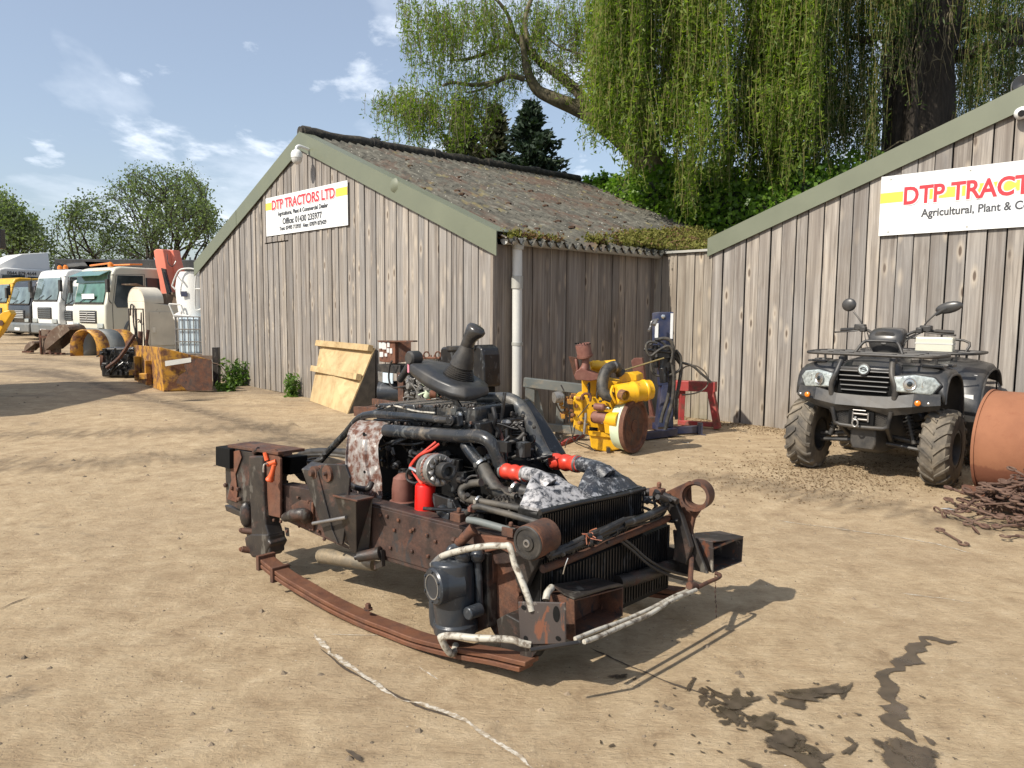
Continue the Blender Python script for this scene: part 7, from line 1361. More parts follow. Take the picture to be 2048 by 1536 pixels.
# ---- blue log splitter post
bp = thing('log_splitter', 'blue hydraulic ram post with tangled black hoses and base beams', 'machine', (1.75, 8.6, 0)); b1 = lambda x, y, d=8.5: at(x, y, d)
c0 = b1(1332, 640); mb = MB(); mb.hexa([b1(1318, 772), b1(1346, 770), b1(1346, 770) + V3((.02, .22, 0)), b1(1318, 772) + V3((.02, .22, 0))], [b1(1318, 624), b1(1347, 624), b1(1347, 624) + V3((.02, .22, 0)), b1(1318, 624) + V3((.02, .22, 0))]); mb.build('mast', M['blue'], bp, smooth=False, bevel=.006)
mb = MB(); mb.hexa([b1(1306, 690) + V3((0, .05, 0)), b1(1318, 690), b1(1318, 690) + V3((.02, .15, 0)), b1(1306, 690) + V3((.02, .15, 0))], [b1(1306, 626) + V3((0, .05, 0)), b1(1318, 624), b1(1318, 624) + V3((.02, .15, 0)), b1(1306, 626) + V3((.02, .15, 0))]); mb.build('side_box', M['blue'], bp, smooth=False, bevel=.004)
mb = MB(); mb.box(b1(1343, 652) - V3((0, .006, 0)), (.028, .006, .28)); mb.box(b1(1313, 661) - V3((0, .006, 0)), (.036, .006, .16)); mb.build('white_strip', M['paper'], bp, smooth=False); mb = MB(); mb.bolt(b1(1326, 633), (0, -1, 0), .024, .012); mb.build('mast_nut', M['brightsteel'], bp)
mb = MB(); q0 = b1(1332, 760); mb.hexa([V3((q0.x - .09, 8.45, .10)), V3((q0.x + .09, 8.45, .10)), V3((q0.x + .09, 8.65, .10)), V3((q0.x - .09, 8.65, .10))], [b1(1324, 770), b1(1345, 770), b1(1345, 770) + V3((0, .18, 0)), b1(1324, 770) + V3((0, .18, 0))]); mb.build('lower_post', M['blue'], bp, smooth=False, bevel=.006)
for a, b, w in ((b1(1288, 878, 8.1), b1(1350, 872, 8.4), .08), (b1(1342, 862, 8.5), b1(1400, 870, 8.6), .08), (b1(1300, 850, 9.0), b1(1335, 862, 8.5), .07)): mb = MB(); a.z = .06; b.z = .06; wbeam(mb, a, b, w, w); mb.build('base_beam', M['blue'], bp, smooth=False, bevel=.006)
mb = MB(); q1 = b1(1397, 878, 8.6); mb.box((q1.x, q1.y - .05, .07), (.05, .05, .14)); mb.cyl(b1(1398, 872, 8.55), b1(1412, 873, 8.5), .02, 10); mb.build('end_stub', M['blue'], bp, smooth=False)
mb = MB(); mb.tube([b1(1316, 639, 8.4), b1(1304, 643, 8.35), b1(1301, 654, 8.35), b1(1297, 662, 8.3)], .014, 10, sm=4); mb.tube([b1(1312, 642, 8.35), b1(1308, 650, 8.3)], .02, 8); mb.build('pipe_elbow', M['steel'], bp)
mb = MB(); mb.box(b1(1322, 705, 8.35), (.18, .12, .12)); mb.box(b1(1332, 725, 8.38), (.16, .12, .18)); mb.cyl(b1(1288, 699, 8.3), b1(1345, 705, 8.28), .018, 10); mb.cyl(b1(1310, 690, 8.3), b1(1312, 735, 8.3), .03, 12); mb.cyl(b1(1325, 735, 8.3), b1(1328, 765, 8.3), .045, 14); mb.build('valve_block', M['black'], bp, bevel=.006)
mb = MB()
hs = [[(1315, 686), (1298, 684), (1292, 695), (1300, 712), (1318, 700), (1336, 692), (1345, 702), (1342, 725)], [(1310, 680), (1330, 677), (1342, 683), (1346, 700), (1345, 730), (1348, 760), (1345, 800), (1335, 840), (1330, 870), (1345, 885), (1370, 890)], [(1320, 690), (1308, 705), (1302, 730), (1308, 748), (1325, 752), (1345, 748), (1360, 738), (1362, 715), (1352, 700)], [(1340, 700), (1355, 712), (1362, 735), (1358, 770), (1352, 800), (1353, 838)], [(1335, 695), (1342, 740), (1337, 790), (1325, 830), (1322, 845)], [(1362, 725), (1385, 732), (1400, 745), (1412, 755), (1422, 765)], [(1300, 690), (1312, 682), (1326, 686), (1338, 700), (1350, 715), (1360, 728)]]
for k, h_ in enumerate(hs): mb.tube([b1(x, y, 8.25 + .03 * k) for x, y in h_], .020 if k in (1, 3, 4) else .014, 8, sm=5)
for q in mb.v: q.z = max(q.z, .02)
mb.build('hoses', M['hose'], bp); mb = MB(); mb.tube([b1(1363, 740), b1(1372, 733), b1(1390, 731), b1(1408, 742), b1(1416, 758), b1(1412, 775), b1(1392, 786), b1(1364, 790)], .008, 8, sm=5); mb.build('thin_hose', plain('old_beige_hose', (.12, .10, .075), .6), bp)
mb = MB(); mb.cyl(b1(1250, 740, 8.2), b1(1328, 716, 8.25), .009, 8); mb.build('brass_rod', plain('brass_rod', (.30, .23, .10), .4, .5), bp); mb = MB(); mb.tube([b1(1350, 885, 8.1), b1(1378, 887, 8.0)], .013, 8); mb.lathe(b1(1312, 714, 8.28), Z, [(0, .018), (.05, .018)], 10); mb.build('hose_end', M['alu'], bp)
# ---- rusty plate stand and red trestle
rp = thing('rusty_bracket', 'bent rusty steel plate standing between the yellow engine and blue post', 'bracket', (1.6, 8.9, 0)); r1 = lambda x, y, d=8.9: at(x, y, d)
mb = MB(); mb.prism([r1(x, y) for x, y in ((1262, 722), (1268, 716), (1284, 716), (1286, 725), (1290, 760), (1312, 850), (1300, 852), (1296, 800), (1270, 765))], V3((.03, .06, 0))); mb.build('plate', M['maroon'], rp, smooth=False, bevel=.004); mb = MB(); q = r1(1305, 850); mb.box((q.x, q.y, .08), (.24, .12, .16)); mb.build('foot', M['rust'], rp, smooth=False, bevel=.01)
rt = thing('steel_trestle', 'low red painted steel trestle against the pale link wall', 'trestle', (2.35, 9.1, 0)); t1 = lambda x, y, d=9.0: at(x, y, d)
for a, b, w in ((t1(1340, 770, 9.2), t1(1432, 774, 8.95), .13), (t1(1422, 780, 8.95), V3((t1(1436, 830, 8.9).x, 8.9, .02)), .08), (t1(1365, 780, 9.15), V3((t1(1362, 830, 9.15).x, 9.15, .02)), .07), (V3((t1(1362, 828).x, 9.1, .06)), V3((t1(1428, 830).x, 8.95, .06)), .06), (t1(1342, 788, 9.3), t1(1370, 796, 9.25), .06)): mb = MB(); wbeam(mb, a, b, w, w * .9); mb.build('beam', M['redpaint'], rt, smooth=False, bevel=.005)
mb = MB(); a, b = G(1120, 892), G(1165, 874); wbeam(mb, a + Z * .02, b + Z * .02, .05, .04); tag(mb.build('red_bar', M['redpaint'], smooth=False, bevel=.003), 'red steel bar lying on the dirt left of the yellow engine', 'bar')
mb = MB(); mb.tube([G(1095, 893) + Z * .05, G(1105, 895) + Z * .03, G(1118, 893) + Z * .03, G(1124, 888) + Z * .05, G(1120, 882) + Z * .06], .013, 8, sm=4); tag(mb.build('bent_hook', M['rust_blk']), 'small bent black iron hook on the dirt before the red bar', 'hook')

# ---- generator set
gs = thing('generator_set', 'old generator on a rusty skid with gauge box and black fuel tank', 'generator', onplane(860, 830, B(0, -.6, 0), v)); MW[gs.name]['Mw'] = Matrix.Translation(Vector(gs.location))
g2 = lambda x, y, d=11.0: onplane(x, y, B(0, -.80 + (d - 11.0) * .75, 0), v)
def gslab(name, pts, d0, w, mat, bev=.006, par=None, **k): mb = MB(); mb.prism([g2(x, y, d0) for x, y in pts], v * w * .75); return mb.build(name, M[mat], par or gs, smooth=False, bevel=bev, **k)
cbx = gslab('control_box', [(758, 684), (790, 683), (790, 727), (759, 723)], 11.0, .05, 'rust_lt'); mb = MB(); mb.hexa([g2(759, 723, 11.02), g2(790, 727, 11.02), g2(822, 722, 11.2), g2(800, 719, 11.5)], [g2(758, 684, 11.02), g2(790, 684, 11.02), g2(822, 683, 11.2), g2(800, 683, 11.5)]); mb.build('box_shell', M['rust'], cbx, smooth=False); gslab('box_lid', [(754, 681), (791, 681), (826, 681), (826, 684), (756, 684)], 10.97, .08, 'rust', .002, cbx)
for k, (x, y, w_, h_) in enumerate(((761, 691, 6, 10), (768, 692, 7, 11), (776, 690, 4, 7), (775, 701, 4, 7), (781, 702, 4, 8), (762, 709, 6, 8), (771, 710, 4, 5))): mb = MB(); mb.box(g2(x + 1, y, 10.985), (w_ / 140, .012, h_ / 140)); mb.build('gauge', M['paper'], cbx, smooth=False, bevel=.002)
gslab('black_case', [(755, 728), (800, 730), (800, 748), (755, 744)], 11.0, .35, 'rubber'); gslab('blue_label', [(765, 745), (785, 747), (785, 768), (765, 765)], 10.98, .02, 'ibc'); gslab('white_label', [(755, 743), (765, 744), (765, 765), (756, 762)], 10.98, .02, 'alu')  # pale blue on the label is a reflection put into its colour
mb = MB(); mb.lathe(g2(758, 784, 11.0), V3((1, -.1, 0)), [(0, .10), (.01, .135), (.30, .135), (.31, .10)], 26); mb.build('alternator_barrel', M['casting'], gs); gslab('bracket', [(794, 745), (806, 748), (806, 804), (796, 806)], 10.9, .04, 'rust')
mb = MB(); wbeam(mb, g2(748, 803, 10.9), g2(790, 810, 10.6), .05, .07); wbeam(mb, g2(708, 824, 10.3), g2(830, 806, 11.0), .05, .08); wbeam(mb, g2(712, 822, 10.25), g2(960, 836, 10.3), .06, .10); mb.build('skid_beam', M['rust'], gs, smooth=False, bevel=.004)
mb = MB(); p = g2(712, 830, 10.25); wbeam(mb, V3((p.x, p.y, .0)), p + Z * .05, .04, .04); p = g2(960, 836, 10.3); wbeam(mb, V3((p.x, p.y, .0)), p, .06, .06); p = g2(830, 806, 11.); wbeam(mb, V3((p.x, p.y, .0)), p, .06, .06); mb.build('skid_foot', M['rust'], gs, smooth=False)
mb = MB(); mb.tube([g2(784, 722, 10.9), g2(779, 735, 10.9), g2(778, 760, 10.9), g2(786, 775, 10.9), g2(800, 774, 10.9), g2(815, 772, 10.85)], .011, 8, sm=5); mb.build('cable', M['rubber'], gs)
r_ = random.Random(23)
for nm, mt, n_, bx in (('crankcase_fittings', 'alu', 46, (812, 862, 752, 800)), ('fuel_pump_bits', 'palegreen', 12, (850, 880, 775, 805)), ('rusty_bits', 'rust_lt', 16, (860, 910, 785, 812)), ('dark_bits', 'rubber', 40, (806, 905, 750, 822))):
    mb = MB()
    for k in range(n_):
        p = g2(r_.uniform(bx[0], bx[1]), r_.uniform(bx[2], bx[3]), 10.85 + r_.uniform(-.05, .25)); s = r_.uniform(.02, .07); t = r_.random()
        if t < .4: mb.box(p, (s, s, s * r_.uniform(.4, 1.3)), Matrix.Rotation(r_.random() * 3, 3, 'Y'))
        elif t < .75: mb.lathe(p, (r_.gauss(0, 1), r_.gauss(0, 1), r_.gauss(0, 1)), [(0, s * .6), (s, s * .6), (s * 1.1, s * .3)], 12)
        else: mb.tube([p, p + V3((r_.gauss(0, .06), -.02, r_.gauss(0, .06))), p + V3((r_.gauss(0, .1), 0, r_.gauss(0, .1)))], .008, 6, sm=3)
    mb.build(nm, M[mt], gs, bevel=.002)
mb = MB(); mb.lathe(g2(842, 812, 10.75), (0.1, -1, 0), [(0, .085), (.03, .09), (.03, .05), (.01, .045), (.01, 0)], 22); mb.build('belt_pulley', M['alu'], gs); gslab('engine_block', [(806, 735), (900, 735), (905, 825), (808, 818)], 11.05, .3, 'void'); gslab('top_rail', [(838, 716), (876, 716), (876, 726), (838, 726)], 11.1, .12, 'alu')
mb = MB(); mb.tube([g2(838, 716, 11.05), g2(880, 716, 11.05)], .012, 8)
for x in (853, 876): mb.tube([g2(x, 710, 11.05) + V3((math.cos(a) * .03, 0, math.sin(a) * .035)) for a in [k * math.pi / 5 for k in range(10)]], .008, 6, closed=True)
for x in (840, 846, 862, 869): mb.bolt(g2(x, 717, 11.05), Z, .010, .03)
mb.build('lifting_eyes', M['rust_lt'], gs); tk = gslab('fuel_tank', [(880, 698), (884, 694), (958, 692), (963, 697), (966, 710), (968, 775), (882, 775)], 11.0, .30, 'black', .02); gslab('tank_rib', [(892, 692), (948, 690), (948, 700), (892, 702)], 10.97, .34, 'rubber', .01, tk)
gslab('tank_support', [(884, 775), (965, 775), (965, 836), (884, 834)], 11.05, .22, 'void', .004)

# ---- plywood ramp
ra_ = thing('plywood_ramp', 'raw plywood ramp with two nailed cleats leaning before the shed wall', 'ramp', G(690, 822)); A_2, B_2 = G(627, 801) - v * .06, G(697, 828) - v * .02; C_2 = B_2 + v * .42; D_2 = V3((C_2.x, C_2.y, 0)); D_2.z = (onplane(744, 696, C_2, V3((0, 1, 0)))).z; E_2 = A_2 + v * .20; E_2.z = D_2.z
nn_ = (B_2 - A_2).cross(E_2 - A_2).normalized(); nn_ = nn_ if nn_.dot(CAM - A_2) > 0 else -nn_
A_3 = A_2 + (D_2 - B_2) * 0 ; mb = MB(); mb.prism([A_2, B_2, D_2, E_2], -nn_ * .018); mb.build('face_board', M['ply'], ra_, smooth=False)
mb = MB(); sd_ = (B_2 - A_2).normalized(); mb.prism([B_2 - nn_ * .019, C_2, D_2 - nn_ * .019], -sd_ * .018); mb.build('side_board', M['plyshade'], ra_, smooth=False)
for t, ext in ((.94, .04), (.50, .04)):
    a = A_2.lerp(E_2, t) - sd_ * .04; b = B_2.lerp(D_2, t) - sd_ * .0; upv = (E_2 - A_2).normalized(); mb = MB(); mb.prism([a + nn_ * .0005, b + nn_ * .0005, b + upv * .085 + nn_ * .0005, a + upv * .085 + nn_ * .0005], nn_ * .075); mb.build('cleat', M['ply'], ra_, smooth=False, bevel=.003)
# dark post by the wall corner with its rail
po = thing('timber_post', 'short dark timber post with a rail stub by the far wall corner', 'post', G(434, 772)); g_ = G(434, 772); mb = MB(); mb.box(g_ + Z * .34, (.10, .10, .68)); mb.build('post', M['rust_blk'], po, smooth=False, bevel=.005); mb = MB(); mb.box(g_ + V3((-.16, .0, .50)), (.30, .04, .07)); mb.tube([g_ + V3((-.2, -.05, .42)), g_ + V3((.1, -.05, .36)), g_ + V3((.25, 0, .02))], .008, 6, sm=4); mb.build('rail', M['mud'], po, smooth=False)
# ================================================================ the yard on the left
def blk(mb, x0, x1, y0, y1, z0, z1): return mb.box(((x0 + x1) / 2, (y0 + y1) / 2, (z0 + z1) / 2), (x1 - x0, y1 - y0, z1 - z0))
HV = V3((-.616, -.788, 0)).normalized(); HA = math.atan2(HV.y, HV.x); LV = V3((-HV.y, HV.x, 0))
def truck(label, px, D, H, paint, name='lorry', cab_l=1.9, width=2.4, bump='cabgrey', glass='windscreen', group='parked lorries', grille='bars', body=None, beacons=(), deflector=False, chroma=False, low=.55, brow=None):
    c = at(px, 640, D); corner = V3((c.x, c.y, 0)); o_ = corner - LV * width / 2     # front face centre on the ground
    t = thing(name, label, 'lorry', o_, HA, group); s = H / 2.65; hw = width / 2; bb = lambda nm, mb, mt, bv=0, par=None, **k: mb.build(nm, M[mt], par or t, world=False, bevel=bv, **k)
    zw0, zw1 = low + .90 * s, H - .28 * s; prof = [(0, low), (.03, low + .3), (.02, zw0 - .08), (-.03, zw0), (-.24 * s, zw1), (-.34 * s, H - .06), (-.55 * s, H), (-cab_l, H - .02), (-cab_l, low)]
    mb = MB(); mb.prism([V3((x, -hw, z)) for x, z in prof], V3((0, width, 0))); cab = bb('cab', mb, paint, .07 * s, bseg=4)
    ws = lambda f, y, off: V3((-.03 + (-.21 * s) * f + off, y, zw0 + (zw1 - zw0) * f + .0))
    mb = MB(); mb.loft([[ws(.02, -hw * .88, .03), ws(.02, hw * .88, .03), ws(.97, hw * .84, .03), ws(.97, -hw * .84, .03)], [ws(.04, -hw * .86, .045), ws(.04, hw * .86, .045), ws(.95, hw * .82, .045), ws(.95, -hw * .82, .045)]]); w_ = bb('windscreen', mb, glass, .01)
    mb = MB(); [mb.tube([ws(.03, y, .06), ws(.22, y + .45, .065)], .012, 6) for y in (-.6, .1)]; mb.tube([ws(.0, -hw * .9, .05), ws(.0, hw * .9, .05)], .025, 6); bb('wipers', mb, 'rubber', par=w_)
    for sd in (-1, 1):
        mb = MB(); mb.prism([V3((x, sd * (hw + .004), z)) for x, z in ((-.28 * s, zw0 + .02), (-.42 * s, zw1 - .02), (-1.25 * s, zw1 - .0), (-1.25 * s, zw0 - .12), (-.36 * s, zw0 - .14))], V3((0, sd * .012, 0))); d_ = bb('side_window', mb, 'glass', .01)
        if cab_l > 1.7: mb = MB(); mb.prism([V3((x, sd * (hw + .004), z)) for x, z in ((-1.34 * s, zw1 - .06), (-cab_l + .14, zw1 - .08), (-cab_l + .14, zw0 + .05), (-1.34 * s, zw0 + .02))], V3((0, sd * .010, 0))); bb('rear_window', mb, 'glass', .01)
        mb = MB(); mb.tube([V3((-.22 * s, sd * (hw + .006), low + .05)), V3((-.22 * s, sd * (hw + .006), zw0 - .1)), V3((-.38 * s, sd * (hw + .006), zw1)), V3((-1.30 * s, sd * (hw + .006), zw1 + .05)), V3((-1.30 * s, sd * (hw + .006), low + .05))], .008, 4); bb('door_seam', mb, 'rubber'); mb = MB(); mb.box((-1.15 * s, sd * (hw + .02), zw0 - .28), (.16, .03, .06)); bb('door_handle', mb, 'rubber')
        mb = MB(); mb.box((-.02, sd * (hw + .16), (zw0 + zw1) / 2 + .1), (.09, .16, .42)); mb.tube([V3((-.3, sd * hw, zw1)), V3((-.06, sd * (hw + .14), zw1 - .03)), V3((-.05, sd * (hw + .14), zw0 + .1)), V3((-.2, sd * hw, zw0))], .015, 6); bb('mirror', mb, 'rubber', .02)
        mb = MB(); mb.box((.045, sd * hw * .74, low + .17), (.05, .40 * s, .16 * s)); bb('headlight', mb, 'lamp', .02)
        mb = MB(); mb.lathe((-1.15, sd * (hw - .14), .48), (0, sd, 0), [(-.13, .2), (-.14, .44), (-.10, .48), (.10, .48), (.14, .44), (.13, .26), (.05, .22), (.05, .1), (.09, .08), (.09, 0)], 28); wh = bb('wheel', mb, 'tyredark'); mb = MB(); mb.lathe((-1.15, sd * (hw - .14), .48), (0, sd, 0), [(.06, .25), (.10, .25), (.06, .2), (.07, .1), (.10, .07), (.10, 0)], 20); bb('wheel_rim', mb, 'cabgrey', par=wh)
        mb = MB(); mb.tube([V3((-1.15 + .56 * math.cos(a), sd * (hw + .01), .48 + .56 * math.sin(a))) for a in [math.pi * k / 10 for k in range(11)]], .05, 6); bb('wheel_arch', mb, bump)
    mb = MB(); mb.prism([V3((x, -hw, z)) for x, z in ((.02, .28), (.10, .32), (.11, low + .02), (.05, low + .08), (-.5, low + .08), (-.5, .36))], V3((0, width, 0))); bp_ = bb('bumper', mb, bump, .04); mb = MB(); mb.box((.112, 0, .42), (.02, .5, .11)); bb('number_plate', mb, 'paper', .004, par=bp_)
    mb = MB(); mb.box((.03, 0, low + .45 * s), (.06, width * .52, .42 * s)); gr_ = bb('grille', mb, 'cabblack' if grille == 'bars' else bump, .03)
    for k in range(5): mb = MB(); mb.box((.066, 0, low + (.30 + .075 * k) * s), (.02, width * .48, .022)); bb('grille_bar', mb, 'pvc' if chroma else 'cabgrey', .004, par=gr_)
    if brow: mb = MB(); mb.prism([ws(.72, -hw * .95, .06), ws(.72, hw * .95, .06), ws(1.12, hw * .9, .05), ws(1.12, -hw * .9, .05)], V3((.02, 0, .01))); mb.prism([ws(1.15, -hw * .9, .0), ws(1.15, hw * .9, .0), ws(.95, hw * .95, .35), ws(.95, -hw * .95, .35)], V3((0, 0, .02))); bb('sun_visor', mb, brow, .01)
    for (y, x) in beacons: mb = MB(); mb.lathe((x, y, H), Z, [(0, .09), (.10, .085), (.15, .04)], 14); bb('beacon', mb, 'amber')
    if deflector: mb = MB(); mb.loft([[V3((x, -hw * .95 * k, z)), V3((x, hw * .95 * k, z)), V3((x, hw * .85 * k, z2)), V3((x, -hw * .85 * k, z2))] for x, z, z2, k in ((-.3, H - .02, H + .03, .9), (-.9, H - .02, H + .42, 1), (-1.5, H - .02, H + .72, 1), (-cab_l + .05, H - .02, H + .86, 1))]); bb('roof_deflector', mb, paint, .04)
    mb = MB(); blk(mb, -6.2, -cab_l, -.45, .45, .62, .85); [blk(mb, -cab_l - 3.4 + q * 1.3, -cab_l - 2.4 + q * 1.3, -1.1, -.55, .3, .8) for q in (0,)]; bb('chassis_frame', mb, 'cabblack', .01)
    mb = MB(); [mb.lathe((-5.0, sd * .98, .48), (0, sd, 0), [(-.2, .2), (-.2, .44), (-.16, .48), (.10, .48), (.14, .44), (.13, .2), (.0, .1)], 24) for sd in (-1, 1)]; bb('rear_wheels', mb, 'tyredark')
    if body == 'flat': mb = MB(); blk(mb, -6.4, -cab_l - .9, -hw, hw, .9, 1.15); blk(mb, -cab_l - .25, -cab_l - .15, -hw * .9, hw * .9, .85, 2.3); bb('flatbed', mb, 'cabgrey', .02)
    if body == 'tip': mb = MB(); mb.prism([V3((x, -hw, z)) for x, z in ((-cab_l + .7, H + .28), (-cab_l - .1, H + .30), (-cab_l - .3, H - .1), (-cab_l - .3, .95), (-6.5, .95), (-6.5, 2.4), (-cab_l - .35, 2.7), (-cab_l + .6, H + .16))], V3((0, width, 0))); bb('tipper_body', mb, 'cabblack', .02)
    return t, o_
tA, oA = truck('white artic tractor cab with high roof deflector and telephone number, behind the yellow lorry', -14, 37.5, 3.18, 'white', cab_l=2.75, width=2.5, deflector=True)
pt_ = onplane(44, 550, oA + LV * 1.27, LV); ob = textmesh('0844 879 4644', .24, .002, .002, Matrix.Translation(pt_) @ Mbasis(-HV, Z, LV).to_4x4(), M['signdark'], 'phone_number', tA, .9)
tB, oB = truck('yellow lorry cab cut by the left edge of the picture', 17, 34, 2.58, 'cabyellow', cab_l=1.6, bump='cabblack', body='flat', low=.6)
tC, oC = truck('black lorry cab with grey bumper between the yellow and white lorries', 62, 30.2, 2.36, 'cabblack', cab_l=1.6, width=2.2, bump='cabgrey', body='flat', low=.6, chroma=True)
tD, oD = truck('white lorry with two orange roof beacons and dark tipper body', 119, 28.5, 2.72, 'white', cab_l=1.7, bump='cabgrey', body='tip', beacons=((.95, -.4), (.45, -.4)), low=.62)
tE, oE = truck('small white lorry squeezed behind the cream crane lorry', 160, 28, 2.35, 'white', cab_l=1.5, width=2.1, bump='white', body='flat', low=.6)
tF, oF = truck('cream lorry with green sun visor, silver grille and folded coral crane', 212, 25.0, 2.66, 'cream', cab_l=2.35, bump='cabgrey', glass='greenglass', chroma=True, body='flat', brow='greenglass', beacons=((.7, -.45),))
mb = MB(); mb.tube([V3((-.55, .3, 2.72)), V3((-.9, 1.1, 2.74)), V3((-1.3, 1.1, 2.76))], .025, 8); mb.tube([V3((-.5, -.9, 2.74)), V3((-.5, .5, 2.78))], .03, 8); mb.build('light_bar', M['amber'], tF, world=False); mb = MB(); mb.box((.05, .1, 1.68), (.012, .9, .16)); mb.build('dash_card', M['paper'], tF, world=False)
# grille emblem: two small diamonds
mb = MB(); [mb.prism([V3((.075, y0, z0 + .06)), V3((.075, y0 + .05, z0)), V3((.075, y0, z0 - .06)), V3((.075, y0 - .05, z0))], V3((.01, 0, 0))) for y0, z0 in ((.02, 1.10), (-.02, .98))]; mb.build('grille_emblem', M['brightsteel'], tF, world=False, smooth=False)
# folded crane on the cream lorry
def cb(x, y, D=26.0): return at(x, y, D)
mb = MB(); mb.prism([cb(x, y) for x, y in ((307, 502), (312, 498), (326, 499), (330, 520), (341, 588), (322, 592), (318, 560), (311, 530))], V3((.1, .3, 0))); cr = mb.build('crane_arm', M['coral'], tF, smooth=False, bevel=.02, label='coral folded crane arm')
mb = MB(); mb.prism([cb(x, y, 26.3) for x, y in ((326, 499), (346, 500), (353, 530), (362, 560), (358, 585), (346, 586), (338, 545))], V3((.1, .3, 0))); mb.build('crane_boom', M['coral'], cr, smooth=False, bevel=.02)
mb = MB(); mb.cyl(cb(328, 545, 25.8), cb(341, 585, 25.8), .05, 10); mb.tube([cb(334, 508, 25.9), cb(336, 525, 25.8), cb(345, 533, 25.8), cb(352, 522, 25.9)], .015, 6, sm=4); mb.prism([cb(x, y, 25.9) for x, y in ((322, 536), (330, 538), (343, 590), (334, 590))], V3((0, .1, 0))); mb.build('crane_ram', M['cabblack'], cr)
mb = MB(); mb.prism([cb(x, y, 25.9) for x, y in ((318, 588), (352, 584), (358, 600), (356, 640), (322, 640))], V3((.1, .5, 0))); mb.build('crane_base', M['mud'], cr, smooth=False, bevel=.02)
# dark boxed trailer behind the row and white tank with rails at the wall end
tl2 = thing('box_trailer', 'long black box trailer behind the row of lorries', 'trailer', at(250, 600, 36)); mb = MB(); q = lambda x, y, D: at(x, y, D)
mb.hexa([V3((q(112, 600, 38).x, 38, .9)), V3((q(402, 600, 34.5).x, 34.5, .9)), V3((q(402, 600, 34.5).x + .8, 37, .9)), V3((q(112, 600, 38).x + .8, 40.5, .9))], [V3((q(112, 600, 38).x, 38, 3.62)), V3((q(402, 600, 34.5).x, 34.5, 3.42)), V3((q(402, 600, 34.5).x + .8, 37, 3.42)), V3((q(112, 600, 38).x + .8, 40.5, 3.62))]); mb.build('box', M['cabblack'], tl2, smooth=False, bevel=.03)
mb = MB(); [mb.lathe((q(x, 640, 36.5).x, 36.0, .48), (0.2, -1, 0), [(0, .1), (0, .48), (.25, .48), (.25, .2)], 20) for x in (180, 215, 330, 365)]; mb.build('wheels', M['tyredark'], tl2); mb = MB(); [mb.box((q(x, 560, 37.4 - (x - 112) / 290 * 3.5).x, 37.9 - (x - 112) / 290 * 3.5, 2.3), (.08, .05, 2.5)) for x in range(120, 400, 28)]; mb.build('side_ribs', M['cabgrey'], tl2, smooth=False)
wt_ = thing('spray_tank', 'white moulded tank inside bent metal rails beside the shed end', 'tank', at(380, 640, 21)); w1 = lambda x, y, D=21: at(x, y, D)
mb = MB(); secs = []
for x0, x1, y in ((364, 430, 545), (357, 432, 556), (354, 434, 575), (356, 434, 600), (360, 432, 622), (366, 430, 640)):
    a, b = w1(x0, y), w1(x1, y); c_ = (a + b) / 2; rx = (b - a).length / 2; secs.append([c_ + V3((math.cos(t) * rx, math.sin(t) * .55, 0)) for t in [2 * math.pi * k / 20 for k in range(20)]])
mb.loft(secs); mb.build('tank', M['white'], wt_, ang=50); mb = MB(); a, b = w1(352, 628, 20.9), w1(386, 642, 20.9); mb.ball((a + b) / 2, .30, 16, None, (1, .7, .55)); mb.build('tank_bowl', M['white'], wt_)
mb = MB()
for pts in ([(344, 572), (350, 555), (358, 541), (372, 537), (388, 538), (402, 544)], [(344, 572), (352, 580)], [(355, 552), (366, 566)], [(338, 608), (360, 609)], [(338, 608), (350, 637)], [(346, 630), (380, 632)], [(392, 550), (390, 580), (391, 618), (402, 618)], [(390, 578), (402, 578)], [(362, 610), (368, 628)]): mb.tube([w1(x, y, 20.4) for x, y in pts], .022, 8, sm=3)
mb.build('rails', M['pvc'], wt_); mb = MB(); mb.box(w1(368, 588, 20.42), (.16, .02, .14)); mb.build('blue_label', M['blue'], wt_); mb = MB(); mb.box(w1(392, 657, 20.8), (.40, .5, .62)); mb.tube([V3((w1(372, 640).x, 21, 0)), w1(372, 640)], .05, 8); mb.tube([V3((w1(420, 640).x, 21, 0)), w1(420, 640)], .05, 8); mb.build('brown_box', M['mud'], wt_, smooth=False, bevel=.01)
ib = thing('ibc_tank', 'caged pale plastic container under the white tank', 'container', V3((w1(385, 690, 20.3).x, 20.3, 0))); cx = w1(383, 690, 20.2); mb = MB(); mb.box((cx.x, 20.4, .62), (.55, .7, .95)); mb.build('bottle', M['ibc'], ib, smooth=False, bevel=.06, bseg=3)
mb = MB(); 
for k in range(5): mb.tube([V3((cx.x - .30 + k * .15, 20.02, .12)), V3((cx.x - .30 + k * .15, 20.02, 1.12))], .014, 6)
for k in range(4): mb.tube([V3((cx.x - .32, 20.0, .15 + k * .32)), V3((cx.x + .34, 20.0, .15 + k * .32)), V3((cx.x + .34, 20.8, .15 + k * .32))], .016, 6)
for k in range(4): mb.tube([V3((cx.x - .32, 20.0 + .2 * k, .12)), V3((cx.x - .32, 20.0 + .2 * k, 1.12))], .014, 6)
mb.build('cage', M['steel'], ib); mb = MB(); mb.box((cx.x, 20.4, .07), (.7, .8, .12)); mb.build('pallet', M['mud'], ib, smooth=False)
